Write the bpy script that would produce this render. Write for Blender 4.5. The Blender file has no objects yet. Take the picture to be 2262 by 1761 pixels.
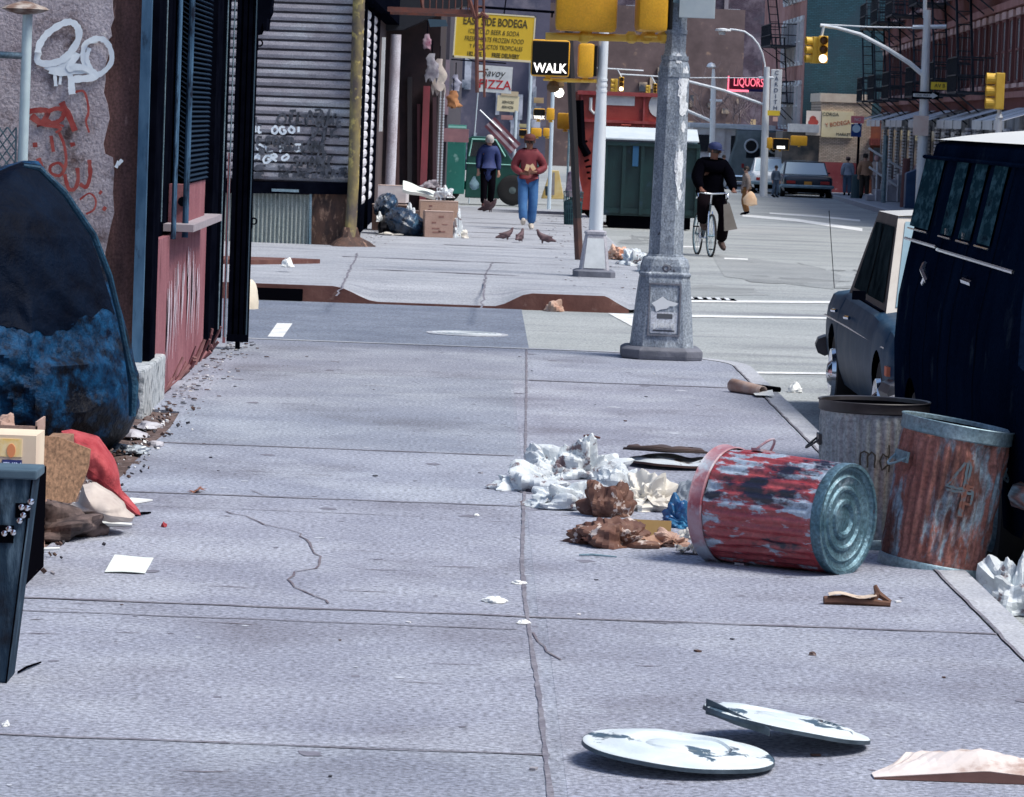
import bpy, bmesh, math, random
from mathutils import Vector, Matrix, noise
R = math.radians
PI = math.pi
SC = bpy.context.scene
COL = SC.collection
rnd = random.Random(7)

# ------------------------------------------------------------------ camera
FPX = 8483.0                      # focal length in pixels of the 2262 x 1761 slide (a 135 mm lens)
CX, CY = 1131.0, 880.5
CAMH = 2.0
VPX, VPY = 1070.0, 250.0          # where the pavement direction (+Y) vanishes
ROLL = R(2.1)
_y = Vector(((VPX-CX), (CY-VPY), -FPX)).normalized()
_u = Vector((math.sin(ROLL), math.cos(ROLL), 0))
_z = (_u - _y*_u.dot(_y)).normalized()
_x = _y.cross(_z).normalized()
CAMR = Matrix((( _x.x, _x.y, _x.z), (_y.x, _y.y, _y.z), (_z.x, _z.y, _z.z)))   # camera -> world
cd = bpy.data.cameras.new('camera'); cam = bpy.data.objects.new('camera', cd); COL.objects.link(cam)
cam.matrix_world = Matrix.Translation((0, 0, CAMH)) @ CAMR.to_4x4()
cd.sensor_width = 36; cd.lens = 36*FPX/2262.0
cd.clip_start = .5; cd.clip_end = 3000
cd.dof.use_dof = True; cd.dof.focus_distance = 20; cd.dof.aperture_fstop = 32
SC.camera = cam
SC.render.resolution_x = 1024; SC.render.resolution_y = 797

def ray(x, y):
    return CAMR @ Vector((x-CX, CY-y, -FPX))
def P(x, y, d):                   # the point seen at slide position (x, y) at street depth d
    v = ray(x, y); return Vector((0, 0, CAMH)) + v*(d/v.y)
def G(x, y, z=0.0):               # the point of the level plane z
    v = ray(x, y); return Vector((0, 0, CAMH)) + v*((z-CAMH)/v.z)
def prof(Y):                      # height of the road surface along the avenue
    pts = [(-60, -.15), (75, -.15), (115, -.68), (160, -1.0), (600, -1.6)]
    for (a, za), (b, zb) in zip(pts, pts[1:]):
        if Y <= b: return za + (zb-za)*max(0, (Y-a))/(b-a)
    return -1.6
def GP(x, y, off=0.0):
    v = ray(x, y); lo, hi = 5.0, 500.0
    for _ in range(50):
        m = (lo+hi)/2; p = Vector((0, 0, CAMH)) + v*(m/v.y)
        if p.z > prof(m)+off: lo = m
        else: hi = m
    return Vector((0, 0, CAMH)) + v*(lo/v.y)

# ------------------------------------------------------------------ sky and sun
SUN_AZ, SUN_EL = R(112), R(57)     # azimuth from +Y towards +X
w = bpy.data.worlds.new("World"); SC.world = w; w.use_nodes = True
wn = w.node_tree.nodes; wl = w.node_tree.links
sky = wn.new('ShaderNodeTexSky'); sky.sky_type = 'NISHITA'; sky.sun_disc = False
sky.sun_elevation = SUN_EL; sky.sun_rotation = SUN_AZ; sky.dust_density = 1.5; sky.air_density = 1.0
wl.new(sky.outputs[0], wn['Background'].inputs[0]); wn['Background'].inputs[1].default_value = .125
sl = bpy.data.lights.new('sun', 'SUN'); sl.energy = 2.5; sl.angle = R(22); sl.color = (1, .95, .86)
so = bpy.data.objects.new('sun', sl); COL.objects.link(so)
sd = Vector((math.sin(SUN_AZ)*math.cos(SUN_EL), math.cos(SUN_AZ)*math.cos(SUN_EL), math.sin(SUN_EL)))
so.rotation_euler = sd.to_track_quat('Z', 'Y').to_euler(); so.location = (0, 0, 60)
SC.view_settings.view_transform = 'Standard'; SC.view_settings.look = 'None'
SC.view_settings.gamma = 1; SC.view_settings.exposure = .68

# ------------------------------------------------------------------ materials
MATS = {}
def mat(name, c1, c2=None, scale=4, rough=.8, metal=0, bump=0, bscale=None, c3=None, s3=6, t3=.6, w3=.06,
        st=(1, 1, 1), emit=0, lo=.35, hi=.65, spec=.5, detail=6, speck=0, brick=None, c4=None, s4=3, t4=.6, w4=.04, st4=(1,1,1), alpha=1):
    if name in MATS: return MATS[name]
    m = bpy.data.materials.new(name); m.use_nodes = True; MATS[name] = m
    n = m.node_tree.nodes; l = m.node_tree.links; b = n['Principled BSDF']
    b.inputs['Roughness'].default_value = rough; b.inputs['Metallic'].default_value = metal
    b.inputs['Specular IOR Level'].default_value = spec
    tc = n.new('ShaderNodeTexCoord')
    def nz(sc, strc, det=detail):
        mp = n.new('ShaderNodeMapping'); mp.inputs['Scale'].default_value = strc
        l.new(tc.outputs['Object'], mp.inputs[0])
        t = n.new('ShaderNodeTexNoise'); t.inputs['Scale'].default_value = sc; t.inputs['Detail'].default_value = det
        t.inputs['Roughness'].default_value = .62
        l.new(mp.outputs[0], t.inputs['Vector']); return t.outputs['Fac']
    def rng(src, a, z):
        r = n.new('ShaderNodeMapRange'); r.inputs['From Min'].default_value = a; r.inputs['From Max'].default_value = z
        l.new(src, r.inputs['Value']); return r.outputs[0]
    def mix(fac, a, c):
        x = n.new('ShaderNodeMix'); x.data_type = 'RGBA'
        l.new(fac, x.inputs[0])
        for v, i in ((a, 6), (c, 7)):
            if isinstance(v, tuple): x.inputs[i].default_value = (*v, 1)
            else: l.new(v, x.inputs[i])
        return x.outputs[2]
    col = c1
    if c2: col = mix(rng(nz(scale, st), lo, hi), c1, c2)
    if brick:
        bt = n.new('ShaderNodeTexBrick'); bt.inputs['Scale'].default_value = brick[0]
        bt.inputs['Mortar Size'].default_value = .012; bt.inputs['Color1'].default_value = (1,1,1,1); bt.inputs['Color2'].default_value = (.62,.62,.62,1)
        bt.inputs['Mortar'].default_value = (.25,.25,.25,1); bt.inputs['Brick Width'].default_value = .22; bt.inputs['Row Height'].default_value = .075
        mp = n.new('ShaderNodeMapping'); mp.inputs['Rotation'].default_value = brick[1]
        l.new(tc.outputs['Object'], mp.inputs[0]); l.new(mp.outputs[0], bt.inputs['Vector'])
        mm = n.new('ShaderNodeMix'); mm.data_type = 'RGBA'; mm.blend_type = 'MULTIPLY'; mm.inputs[0].default_value = .8
        if isinstance(col, tuple): mm.inputs[6].default_value = (*col, 1)
        else: l.new(col, mm.inputs[6])
        l.new(bt.outputs[0], mm.inputs[7]); col = mm.outputs[2]
    if c3: col = mix(rng(nz(s3, st), t3-w3, t3+w3), col, c3)
    if c4: col = mix(rng(nz(s4, st4, 8), t4-w4, t4+w4), col, c4)
    if speck:
        col2 = n.new('ShaderNodeMix'); col2.data_type = 'RGBA'; col2.blend_type = 'MULTIPLY'; col2.inputs[0].default_value = 1
        if isinstance(col, tuple): col2.inputs[6].default_value = (*col, 1)
        else: l.new(col, col2.inputs[6])
        f = n.new('ShaderNodeMapRange'); f.inputs['From Min'].default_value = .3; f.inputs['From Max'].default_value = .7
        f.inputs['To Min'].default_value = 1-speck; f.inputs['To Max'].default_value = 1+speck
        l.new(nz(speckscale(name), (1, 1, 1), 2), f.inputs['Value']); l.new(f.outputs[0], col2.inputs[7]); col = col2.outputs[2]
    if isinstance(col, tuple): b.inputs['Base Color'].default_value = (*col, 1)
    else: l.new(col, b.inputs['Base Color'])
    if bump:
        bp = n.new('ShaderNodeBump'); bp.inputs['Strength'].default_value = min(1, bump); bp.inputs['Distance'].default_value = .02
        l.new(nz(bscale or scale*4, st), bp.inputs['Height']); l.new(bp.outputs[0], b.inputs['Normal'])
    if emit:
        b.inputs['Emission Color'].default_value = (*c1, 1); b.inputs['Emission Strength'].default_value = emit
    return m
def speckscale(name): return 45 if name.startswith('pavement') or name in ('asphalt', 'asphalt_patch', 'pavement_far') else 60

def pave(name, k, dr=0):
    f = lambda r, g, b_: ((r+dr)*k, g*k, b_*k)
    return mat(name, f(.228, .250, .318), f(.292, .317, .388), .9, .9, bump=.5, bscale=60, speck=.5, c3=f(.180, .190, .238), s3=.8, t3=.59, w3=.09, st=(1, .8, 1), c4=f(.345, .375, .44), s4=1.3, t4=.58, w4=.10, st4=(.7, .6, 1))
M_PAVE = pave('pavement', 1)
M_PAVE2 = mat('pavement_far', (.27, .29, .33), (.37, .39, .43), 1.2, .9, bump=.4, bscale=50, speck=.35, c3=(.22, .23, .27), s3=2, t3=.64, w3=.1, st=(.5, 1.5, 1))
M_ASPH = mat('asphalt', (.265, .29, .30), (.36, .385, .39), .7, .9, bump=.5, bscale=50, speck=.4, c3=(.21, .225, .24), s3=1.1, t3=.62, w3=.08, st=(.25, .8, 1), c4=(.19, .205, .23), s4=.5, t4=.64, w4=.05, st4=(.2, 1, 1))
M_ASPH2 = mat('asphalt_patch', (.13, .155, .21), (.18, .21, .27), 1.5, .9, bump=.5, bscale=50, speck=.5)
M_JOINT = mat('joint_dirt', (.13, .125, .16), (.22, .215, .25), 6, .95, speck=.3)
M_CRACK = mat('crack_dirt', (.10, .08, .11), (.2, .18, .2), 9, .95)
M_KERB = mat('kerb_stone', (.34, .36, .41), (.44, .46, .50), 3, .85, bump=.3, speck=.3)
M_STEEL = mat('kerb_rust', (.10, .035, .03), (.16, .07, .055), 4, .7, c3=(.22, .14, .12), s3=7, t3=.66, bump=.3)
M_PAINT = mat('road_paint', (.74, .76, .76), (.48, .50, .51), 5, .8, lo=.45, hi=.75, speck=.2)
M_DIRT = mat('dirt', (.075, .05, .045), (.15, .10, .09), 5, 1, bump=.9, bscale=18, c3=(.26, .22, .22), s3=24, t3=.62)
M_BLACK = mat('black_iron', (.0015, .002, .005), (.004, .005, .010), 5, .7, spec=.0)
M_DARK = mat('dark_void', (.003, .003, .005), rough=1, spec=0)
M_BLUEBAR = mat('blue_steel_paint', (.03, .075, .14), (.08, .16, .26), 6, .7, spec=.1, c3=(.01, .015, .03), s3=9, t3=.6, st=(1, 1, .3))
M_GLASS = mat('dark_glass', (.012, .018, .026), rough=.08, spec=.8)
M_GALV = mat('galvanised', (.13, .22, .27), (.26, .36, .42), 6, .5, .45, bump=.2, speck=.3)
M_WHITE = mat('white_paint', (.75, .78, .8), (.6, .63, .66), 6, .6)
M_SILVER = mat('silver_pole_paint', (.62, .68, .74), (.78, .82, .86), 5, .45, .2, st=(1, 1, .3))
M_YEL = mat('signal_yellow', (.80, .42, .02), (.72, .36, .02), 9, .5, bump=.12, bscale=40, speck=.1)
M_YEL2 = mat('signal_yellow_pale', (.85, .55, .08), (.75, .45, .05), 5, .55)
M_RUBBER = mat('rubber', (.012, .012, .014), rough=.85)
M_CHROME = mat('chrome', (.75, .78, .82), rough=.15, metal=1)
M_SKIN1 = mat('skin_brown', (.17, .07, .045), rough=.6)
M_SKIN2 = mat('skin_light', (.52, .30, .23), rough=.6)
M_HAIR = mat('hair_dark', (.02, .012, .01), rough=.7)
M_TEXTK = mat('black_lettering', (.03, .025, .02), rough=.7)
M_GRAFW = mat('white_spray', (.78, .86, .92), (.62, .7, .78), 8, .8)
M_GRAFR = mat('red_spray', (.24, .018, .018), (.34, .08, .07), 9, .8)
M_GRAFK = mat('black_spray', (.02, .025, .035), (.10, .11, .14), 8, .8)
M_CARD = mat('cardboard', (.30, .165, .085), (.36, .21, .12), 5, .85, speck=.2, bump=.1)
M_CARD2 = mat('cardboard_pale', (.36, .235, .19), (.44, .30, .25), 5, .85, speck=.15)
M_PAPER = mat('paper_white', (.80, .83, .82), (.68, .70, .70), 7, .8)

# ------------------------------------------------------------------ object helpers
RM = {}                               # world matrices of the roots
def setp(o, label=None, cat=None, group=None, kind=None):
    if label: o['label'] = label
    if cat: o['category'] = cat
    if group: o['group'] = group
    if kind: o['kind'] = kind
    return o
def thing(name, label, cat, loc=(0, 0, 0), rot=(0, 0, 0), group=None):
    o = bpy.data.objects.new(name, None); COL.objects.link(o)
    if not isinstance(rot, (tuple, list)): rot = (0, 0, rot)
    o.location = loc; o.rotation_euler = rot; o.empty_display_size = .2
    RM[o.name] = Matrix.LocRotScale(Vector(loc), o.rotation_euler, None)
    return setp(o, label, cat, group)
def copy_tree(o, loc=None, rz=None, label=None, parent=None, scale=None):
    c = o.copy(); COL.objects.link(c)
    if parent: c.parent = parent
    else:
        if loc is not None: c.location = loc
        if rz is not None: c.rotation_euler = (0, 0, rz)
        if label: c['label'] = label
        if scale: c.scale = (scale,)*3
    for ch in o.children: copy_tree(ch, parent=c)
    return c

class MB:
    def __init__(s): s.v = []; s.f = []; s.mi = []; s.m = 0
    def add(s, vs, fs):
        n = len(s.v); s.v += [Vector(p) for p in vs]
        for f in fs: s.f.append([i+n for i in f]); s.mi.append(s.m)
        return s
    def box(s, c, size, rot=None, taper=1):
        hx, hy, hz = size[0]/2, size[1]/2, size[2]/2
        vs = [Vector((x*hx*(taper if z > 0 else 1), y*hy*(taper if z > 0 else 1), z*hz)) for z in (-1, 1) for x, y in ((-1, -1), (1, -1), (1, 1), (-1, 1))]
        if rot is not None:
            m = rot if isinstance(rot, Matrix) else Matrix.LocRotScale(None, __import__('mathutils').Euler(rot), None).to_3x3()
            vs = [m @ p for p in vs]
        vs = [p+Vector(c) for p in vs]
        return s.add(vs, [(3, 2, 1, 0), (4, 5, 6, 7), (0, 1, 5, 4), (1, 2, 6, 5), (2, 3, 7, 6), (3, 0, 4, 7)])
    def b2(s, x0, x1, y0, y1, z0, z1):
        return s.box(((x0+x1)/2, (y0+y1)/2, (z0+z1)/2), (abs(x1-x0), abs(y1-y0), abs(z1-z0)))
    def tube(s, pts, r, n=8, cap=True, closed=False):
        pts = [Vector(p) for p in pts]; k = len(pts)
        rs = r if isinstance(r, (list, tuple)) else [r]*k
        up = None; rings = []
        for i, p in enumerate(pts):
            if closed: t = (pts[(i+1) % k]-pts[i-1])
            else: t = (pts[min(i+1, k-1)]-pts[max(i-1, 0)])
            if t.length < 1e-9: t = Vector((0, 0, 1))
            t.normalize()
            if up is None:
                up = t.orthogonal().normalized()
            else:
                up = up - t*up.dot(t)
                up = up.normalized() if up.length > 1e-6 else t.orthogonal().normalized()
            b = t.cross(up)
            rings.append([p + (up*math.cos(a)+b*math.sin(a))*rs[i] for a in [2*PI*j/n for j in range(n)]])
        vs = [p for q in rings for p in q]; fs = []
        for i in range(k if closed else k-1):
            i2 = (i+1) % k
            for j in range(n):
                fs.append((i*n+j, i*n+(j+1) % n, i2*n+(j+1) % n, i2*n+j))
        if cap and not closed: fs += [tuple(range(n))[::-1], tuple((k-1)*n+j for j in range(n))]
        return s.add(vs, fs)
    def lathe(s, prof_, n=24, m=None, cap=(True, True), fn=None, ph=0):
        vs = []
        for (r, z) in prof_:
            for j in range(n):
                a = 2*PI*j/n+ph; rr = fn(r, a, z) if fn else r
                vs.append(Vector((rr*math.cos(a), rr*math.sin(a), z)))
        if m is not None: vs = [m @ p for p in vs]
        k = len(prof_); fs = []
        for i in range(k-1):
            for j in range(n): fs.append((i*n+j, i*n+(j+1) % n, (i+1)*n+(j+1) % n, (i+1)*n+j))
        if cap[0]: fs.append(tuple(range(n))[::-1])
        if cap[1]: fs.append(tuple((k-1)*n+j for j in range(n)))
        return s.add(vs, fs)
    def prism(s, poly, a, b, axis='y'):
        def mk(p, t):
            if axis == 'y': return (p[0], t, p[1])
            if axis == 'x': return (t, p[0], p[1])
            return (p[0], p[1], t)
        n = len(poly); vs = [mk(p, a) for p in poly]+[mk(p, b) for p in poly]
        fs = [tuple(range(n)), tuple(range(n, 2*n))[::-1]]+[(i, i+n, (i+1) % n+n, (i+1) % n) for i in range(n)]
        return s.add(vs, fs)
    def grid(s, nu, nv, fn):
        vs = [fn(i/nu, j/nv) for j in range(nv+1) for i in range(nu+1)]
        return s.add(vs, [(j*(nu+1)+i, j*(nu+1)+i+1, (j+1)*(nu+1)+i+1, (j+1)*(nu+1)+i) for j in range(nv) for i in range(nu)])
    def ribbon(s, pts, wd, m=None):       # flat strip in the local x,y plane, maps through m
        pts = [Vector((p[0], p[1], 0)) for p in pts]; k = len(pts); vs = []
        ws = wd if isinstance(wd, list) else [wd]*k
        for i, p in enumerate(pts):
            t = (pts[min(i+1, k-1)]-pts[max(i-1, 0)]).normalized(); nn = Vector((-t.y, t.x, 0))
            vs += [p+nn*ws[i]/2, p-nn*ws[i]/2]
        if m is not None: vs = [m @ v for v in vs]
        return s.add(vs, [(2*i, 2*i+1, 2*i+3, 2*i+2) for i in range(k-1)])
    def build(s, name, material, parent=None, smooth=False, world=False, bevel=0, recalc=True, loc=None, solid=0, subd=0):
        me = bpy.data.meshes.new(name)
        vs = s.v
        if parent is not None and world:
            mi = RM[parent.name].inverted(); vs = [mi @ v for v in vs]
        if parent is None and loc is not None:
            vs = [v-Vector(loc) for v in vs]
        me.from_pydata([tuple(v) for v in vs], [], s.f)
        for mm in (material if isinstance(material, list) else [material]): me.materials.append(mm)
        if isinstance(material, list):
            for p, i in zip(me.polygons, s.mi): p.material_index = i
        if recalc or bevel:
            bm = bmesh.new(); bm.from_mesh(me)
            if bevel: bmesh.ops.remove_doubles(bm, verts=bm.verts, dist=1e-5)
            bmesh.ops.recalc_face_normals(bm, faces=bm.faces)
            if bevel:
                es = [e for e in bm.edges if len(e.link_faces) == 2 and e.calc_face_angle(0) > .5]
                bmesh.ops.bevel(bm, geom=es, offset=bevel, segments=2, profile=.6, affect='EDGES', clamp_overlap=True)
            bm.to_mesh(me); bm.free()
        if smooth:
            for p in me.polygons: p.use_smooth = True
            me.set_sharp_from_angle(angle=R(smooth if smooth is not True else 42))
        o = bpy.data.objects.new(name, me); COL.objects.link(o)
        if parent is not None: o.parent = parent
        if loc is not None and parent is None: o.location = loc
        RM[o.name] = RM[parent.name] if parent is not None else Matrix.Translation(loc or (0, 0, 0))
        if solid: md = o.modifiers.new('solid', 'SOLIDIFY'); md.thickness = solid; md.offset = 0
        if subd: md = o.modifiers.new('sub', 'SUBSURF'); md.levels = md.render_levels = subd
        return o

def structure(name, mb, material, **k):
    o = mb.build(name, material, **k); o['kind'] = 'structure'; return o

def text(string, size, material, parent, loc, rz=0, name='lettering', align='CENTER', sx=1, shear=0, extr=.004, rot=None, bold=0, world=False):
    cu = bpy.data.curves.new('tmp', 'FONT'); cu.body = string; cu.size = size; cu.align_x = align; cu.align_y = 'CENTER'
    cu.extrude = extr; cu.shear = shear; cu.offset = bold; cu.resolution_u = 3; cu.space_line = .9
    t = bpy.data.objects.new('tmp', cu); COL.objects.link(t)
    dg = bpy.context.evaluated_depsgraph_get()
    me = bpy.data.meshes.new_from_object(t.evaluated_get(dg)); bpy.data.objects.remove(t); bpy.data.curves.remove(cu)
    M = Matrix.Translation(loc) @ Matrix.Rotation(rz, 4, 'Z') @ (rot if rot is not None else Matrix.Rotation(PI/2, 4, 'X')) @ Matrix.Diagonal((sx, 1, 1, 1))
    if world and parent is not None: M = RM[parent.name].inverted() @ M
    me.transform(M); me.materials.clear(); me.materials.append(material)
    me.name = name
    o = bpy.data.objects.new(name, me); COL.objects.link(o); o.parent = parent
    return o

def skin(verts, edges, radii, root=0, sub=1):
    me = bpy.data.meshes.new('tmp'); me.from_pydata([tuple(v) for v in verts], edges, [])
    o = bpy.data.objects.new('tmp', me); COL.objects.link(o)
    md = o.modifiers.new('s', 'SKIN'); md.use_smooth_shade = True
    o.modifiers.new('d', 'SUBSURF').levels = sub
    for i, d in enumerate(me.skin_vertices[0].data):
        r = radii[i]; d.radius = r if isinstance(r, tuple) else (r, r); d.use_root = (i == root)
    dg = bpy.context.evaluated_depsgraph_get()
    m2 = bpy.data.meshes.new_from_object(o.evaluated_get(dg)); bpy.data.objects.remove(o); bpy.data.meshes.remove(me)
    for p in m2.polygons: p.use_smooth = True
    return m2
def addmesh(name, me, material, parent):
    me.name = name; me.materials.clear(); me.materials.append(material)
    o = bpy.data.objects.new(name, me); COL.objects.link(o); o.parent = parent
    if parent is not None: RM[o.name] = RM[parent.name]
    return o

def paper_sheet(q, cx, cy, z0, sx, sy, h, seed, n=13, curl=.4):
    """a torn sheet of paper, crushed into sharp flat facets, its edges lifted off the ground"""
    r = random.Random(seed*13+5); ds = [(math.cos(a), math.sin(a), r.random(), f) for a, f in [(r.uniform(0, PI), f) for f in (.9, 1.4, 2.1, 3.2, 4.6)]]
    def f(u, v):
        x, y = u*2-1, v*2-1
        e = 1+.28*noise.noise(Vector((x*2.3, y*2.3, seed))); x *= e; y *= e*(1+.2*noise.noise(Vector((y*3, x*3, seed+4))))
        s_ = 0; w_ = 0
        for c, s2, ph, fr in ds: s_ += abs(((x*c+y*s2)*fr+ph) % 1*2-1)/fr**.6; w_ += 1/fr**.6
        s_ /= w_; edge = max(abs(x), abs(y))
        z = h*max(0, (s_-.22)*1.35)*(1-.25*edge)+h*curl*max(0, edge-.7)*noise.noise(Vector((x*1.5, y*1.5, seed+8)))*2
        return Vector((cx+x*sx*(1-.12*s_)+.05*sx*(s_-.5), cy+y*sy*(1-.12*s_), z0+.005+max(0, z)))
    return q.grid(n, n, f)
def wob(pts, a, seed=0, n=6):             # resample a polyline with small sideways jitter
    r = random.Random(seed); out = []
    for (x0, y0), (x1, y1) in zip(pts, pts[1:]):
        L = math.hypot(x1-x0, y1-y0); k = max(1, int(L*n))
        for i in range(k):
            t = i/k; out.append((x0+(x1-x0)*t+r.uniform(-a, a), y0+(y1-y0)*t+r.uniform(-a, a)))
    out.append(pts[-1]); return out

def crumple(cx, cy, z0, rx, ry, h, seed, n=22, amp=.35, freq=5, flat=.0, fold=1.0):
    """a heap of crushed paper or cloth: a dome broken into facets by sharp folds in all directions"""
    b = MB(); r = random.Random(seed*7+1)
    rings = max(8, n//2); vs = []
    dirs = []
    for s in (1.0, 1.3, 1.9, 2.6, 3.6, 5.2):
        v = Vector((r.gauss(0, 1), r.gauss(0, 1), r.gauss(0, 1))).normalized(); dirs.append((v, r.random(), s))
    def tri(x): return abs((x % 1)*2-1)
    def fold_(p):
        p = p+Vector((noise.noise(p*1.2+Vector((seed, 0, 0))), noise.noise(p*1.2+Vector((0, seed, 0))), noise.noise(p*1.2+Vector((0, 0, seed)))))*.30
        v = ws = 0
        for (d, ph, f) in dirs:
            v += tri(p.dot(d)*f+ph)/f**.55; ws += 1/f**.55
        return v/ws-.5
    hz = .45*min(1, amp*1.6)
    for i in range(rings+1):
        f = PI*.5*(i/rings)**.9
        for j in range(n):
            a = 2*PI*j/n; p = Vector((math.sin(f)*math.cos(a), math.sin(f)*math.sin(a), math.cos(f)))
            big = noise.noise(p*1.25+Vector((seed*1.7, 3, 0)))
            e = 1+hz*2.4*fold_(p)*fold+.55*big*amp/.5
            lo = .5+.5*math.cos(f)
            vs.append(Vector((cx+p.x*rx*e, cy+p.y*ry*e, z0+max(.003, p.z*h*e+(.10*h*(fold_(p*1.7)) if i > rings*.7 else 0)))))
    fs = []
    for i in range(rings):
        for j in range(n): fs.append((i*n+j, (i+1)*n+j, (i+1)*n+(j+1) % n, i*n+(j+1) % n))
    b.add(vs, fs); b.add([Vector((v.x, v.y, z0)) for v in vs[rings*n:rings*n+n]], [tuple(range(n))])
    return b
# ================================================================== THE SETTING
b = MB()
rows = [-30, 0, 20, 33, 42.4, 60, 75, 82, 88, 95, 102, 108, 115, 130, 145, 160, 200, 300, 600]
for a, c in zip(rows, rows[1:]):
    b.add([(-160, a, prof(a)), (160, a, prof(a)), (160, c, prof(c)), (-160, c, prof(c))], [(0, 1, 2, 3)])
structure('road', b, M_ASPH)
b = MB(); b.add([(-2000, -500, -3), (2000, -500, -3), (2000, 2500, -3), (-2000, 2500, -3)], [(0, 1, 2, 3)]); structure('ground', b, M_DIRT)
b = MB(); b.add([(-60, 32.9, -.146), (.49, 32.9, -.146), (.49, 42.5, -.146), (-60, 42.5, -.146)], [(0, 1, 2, 3)]); structure('asphalt_strip', b, M_ASPH2)

# near pavement with its kerb
arc_in = [(.92+1.2*math.cos(a), 31.6+1.2*math.sin(a)) for a in [PI/2*i/8 for i in range(9)]]
arc_out = [(.92+1.35*math.cos(a), 31.6+1.35*math.sin(a)) for a in [PI/2*i/8 for i in range(9)]]
r1 = random.Random(3)
left = [(-1.87+r1.uniform(-.012, .012), 2.0+i*.6) for i in range(38)]
poly = [(2.12, 2)]+arc_in+[(-60, 32.8), (-60, 25.4), (-2.6, 25.4), (-1.9, 24.8)]+left[::-1]
b = MB(); b.prism(poly, -.3, 0, 'z'); structure('pavement', b, M_PAVE)
VAR = [pave('pavement_a', .93), pave('pavement_b', 1.06), pave('pavement_c', 1.0, .005), pave('pavement_d', .97, -.006), pave('pavement_e', 1.03, .006)]
for k, (xa_, xb_, ya_, yb_) in enumerate([(-1.86, .30, 2.1, 11.93), (-1.86, .28, 11.95, 15.23), (-1.86, .25, 15.25, 19.56), (-1.86, .25, 19.58, 22.46), (-1.86, .27, 22.48, 28.9), (-1.86, .42, 28.92, 32.7), (.32, 2.11, 2.1, 15.22), (.29, 2.11, 15.25, 28.88), (.45, 1.9, 28.92, 31.5)]):
    b = MB(); b.add([(xa_, ya_, .0012), (xb_, ya_, .0012), (xb_, yb_, .0012), (xa_, yb_, .0012)], [(0, 1, 2, 3)]); structure('pavement_slab', b, VAR[(k*2) % 5])
li = [(2.125, 2), (2.125, 31.6)]+arc_in+[(-60, 32.8)]; lo_ = [(2.27, 2), (2.27, 31.6)]+arc_out+[(-60, 32.95)]
b = MB(); n = len(li)
vs = [(x, y, .004) for x, y in li]+[(x, y, .002) for x, y in lo_]+[(x, y, -.3) for x, y in lo_]
b.add(vs, [(i, i+1, n+i+1, n+i) for i in range(n-1)]+[(n+i, n+i+1, 2*n+i+1, 2*n+i) for i in range(n-1)])
structure('kerb', b, M_KERB)
b = MB()
def gline(pts, wd, z=.005, jit=.008, seed=1):
    w_ = [(G(x, y).x, G(x, y).y) for x, y in pts]
    w_ = wob(w_, jit, seed, 9)
    ws = [wd*random.Random(seed*99+i).uniform(.55, 1.35) for i in range(len(w_))]
    b.ribbon(w_, ws, Matrix.Translation((0, 0, z)))
gline([(1163, 772), (1163, 850), (1160, 1040), (1156, 1150), (1153, 1250), (1160, 1330), (1170, 1400), (1192, 1550), (1208, 1700), (1222, 1800)], .017, jit=.001)
for k, (ya, xa, xb, wd) in enumerate([(15.23, -1.87, 2.12, .04), (22.46, -1.87, .25, .045), (19.56, -1.87, .25, .04), (28.9, .42, 2.12, .06), (11.93, -1.87, .28, .022), (14.85, -1.8, .2, .016), (18.9, -1.8, -.2, .012)]):
    w_ = wob([(xa, ya+.02), (xb, ya-.02)], .012, k+5, 5)
    b.ribbon(w_, [wd*random.Random(k*77+i).uniform(.5, 1.3) for i in range(len(w_))], Matrix.Translation((0, 0, .0045)))
w_ = wob([(2.13, 2), (2.13, 31.5)], .006, 44, 5); b.ribbon(w_, [.014]*len(w_), Matrix.Translation((0, 0, .0065)))
structure('pavement_joints', b, M_JOINT)
b = MB()
gline([(420, 1124), (500, 1130), (590, 1160), (660, 1180), (690, 1215), (705, 1240), (690, 1258), (650, 1265), (640, 1290), (680, 1310), (725, 1335)], .010, jit=.02, seed=4)
gline([(550, 1084), (600, 1100), (700, 1098)], .006, seed=6)
gline([(1180, 1400), (1205, 1440), (1240, 1460)], .008, seed=8)
r2 = random.Random(12)
for k in range(70):                       # short scores dragged across the slabs
    x0 = r2.uniform(-1.7, 1.6); y0 = 11+22*r2.random()**1.3; L = r2.uniform(.03, .25)
    b.ribbon([(x0, y0), (x0+L*.5, y0+r2.uniform(-.02, .02)), (x0+L, y0+r2.uniform(-.03, .03))], [.003, r2.uniform(.006, .018), .003], Matrix.Translation((0, 0, .0035)))
structure('pavement_cracks', b, M_CRACK)
b = MB(); b2 = MB(); r6 = random.Random(31)
for k in range(150):                     # trodden gum and old drips
    y = 10.5+22*r6.random()**1.2; x = r6.uniform(-1.8, 2.0); rr_ = r6.choice([.008, .010, .014, .014, .02, .045]); n = 11; q_ = b if r6.random() < .62 else b2
    e = [r6.uniform(.6, 1.25) for _ in range(n)]; q_.add([(x+rr_*e[i]*math.cos(2*PI*i/n), y+rr_*1.2*e[i]*math.sin(2*PI*i/n), .0022+.00001*k) for i in range(n)], [tuple(range(n))])
structure('pavement_gum_spots', b, mat('gum_dark', (.14, .14, .18), (.2, .2, .25), 20, .9))
structure('pavement_pale_spots', b2, mat('gum_pale', (.50, .53, .60), (.42, .45, .52), 20, .9))

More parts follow.
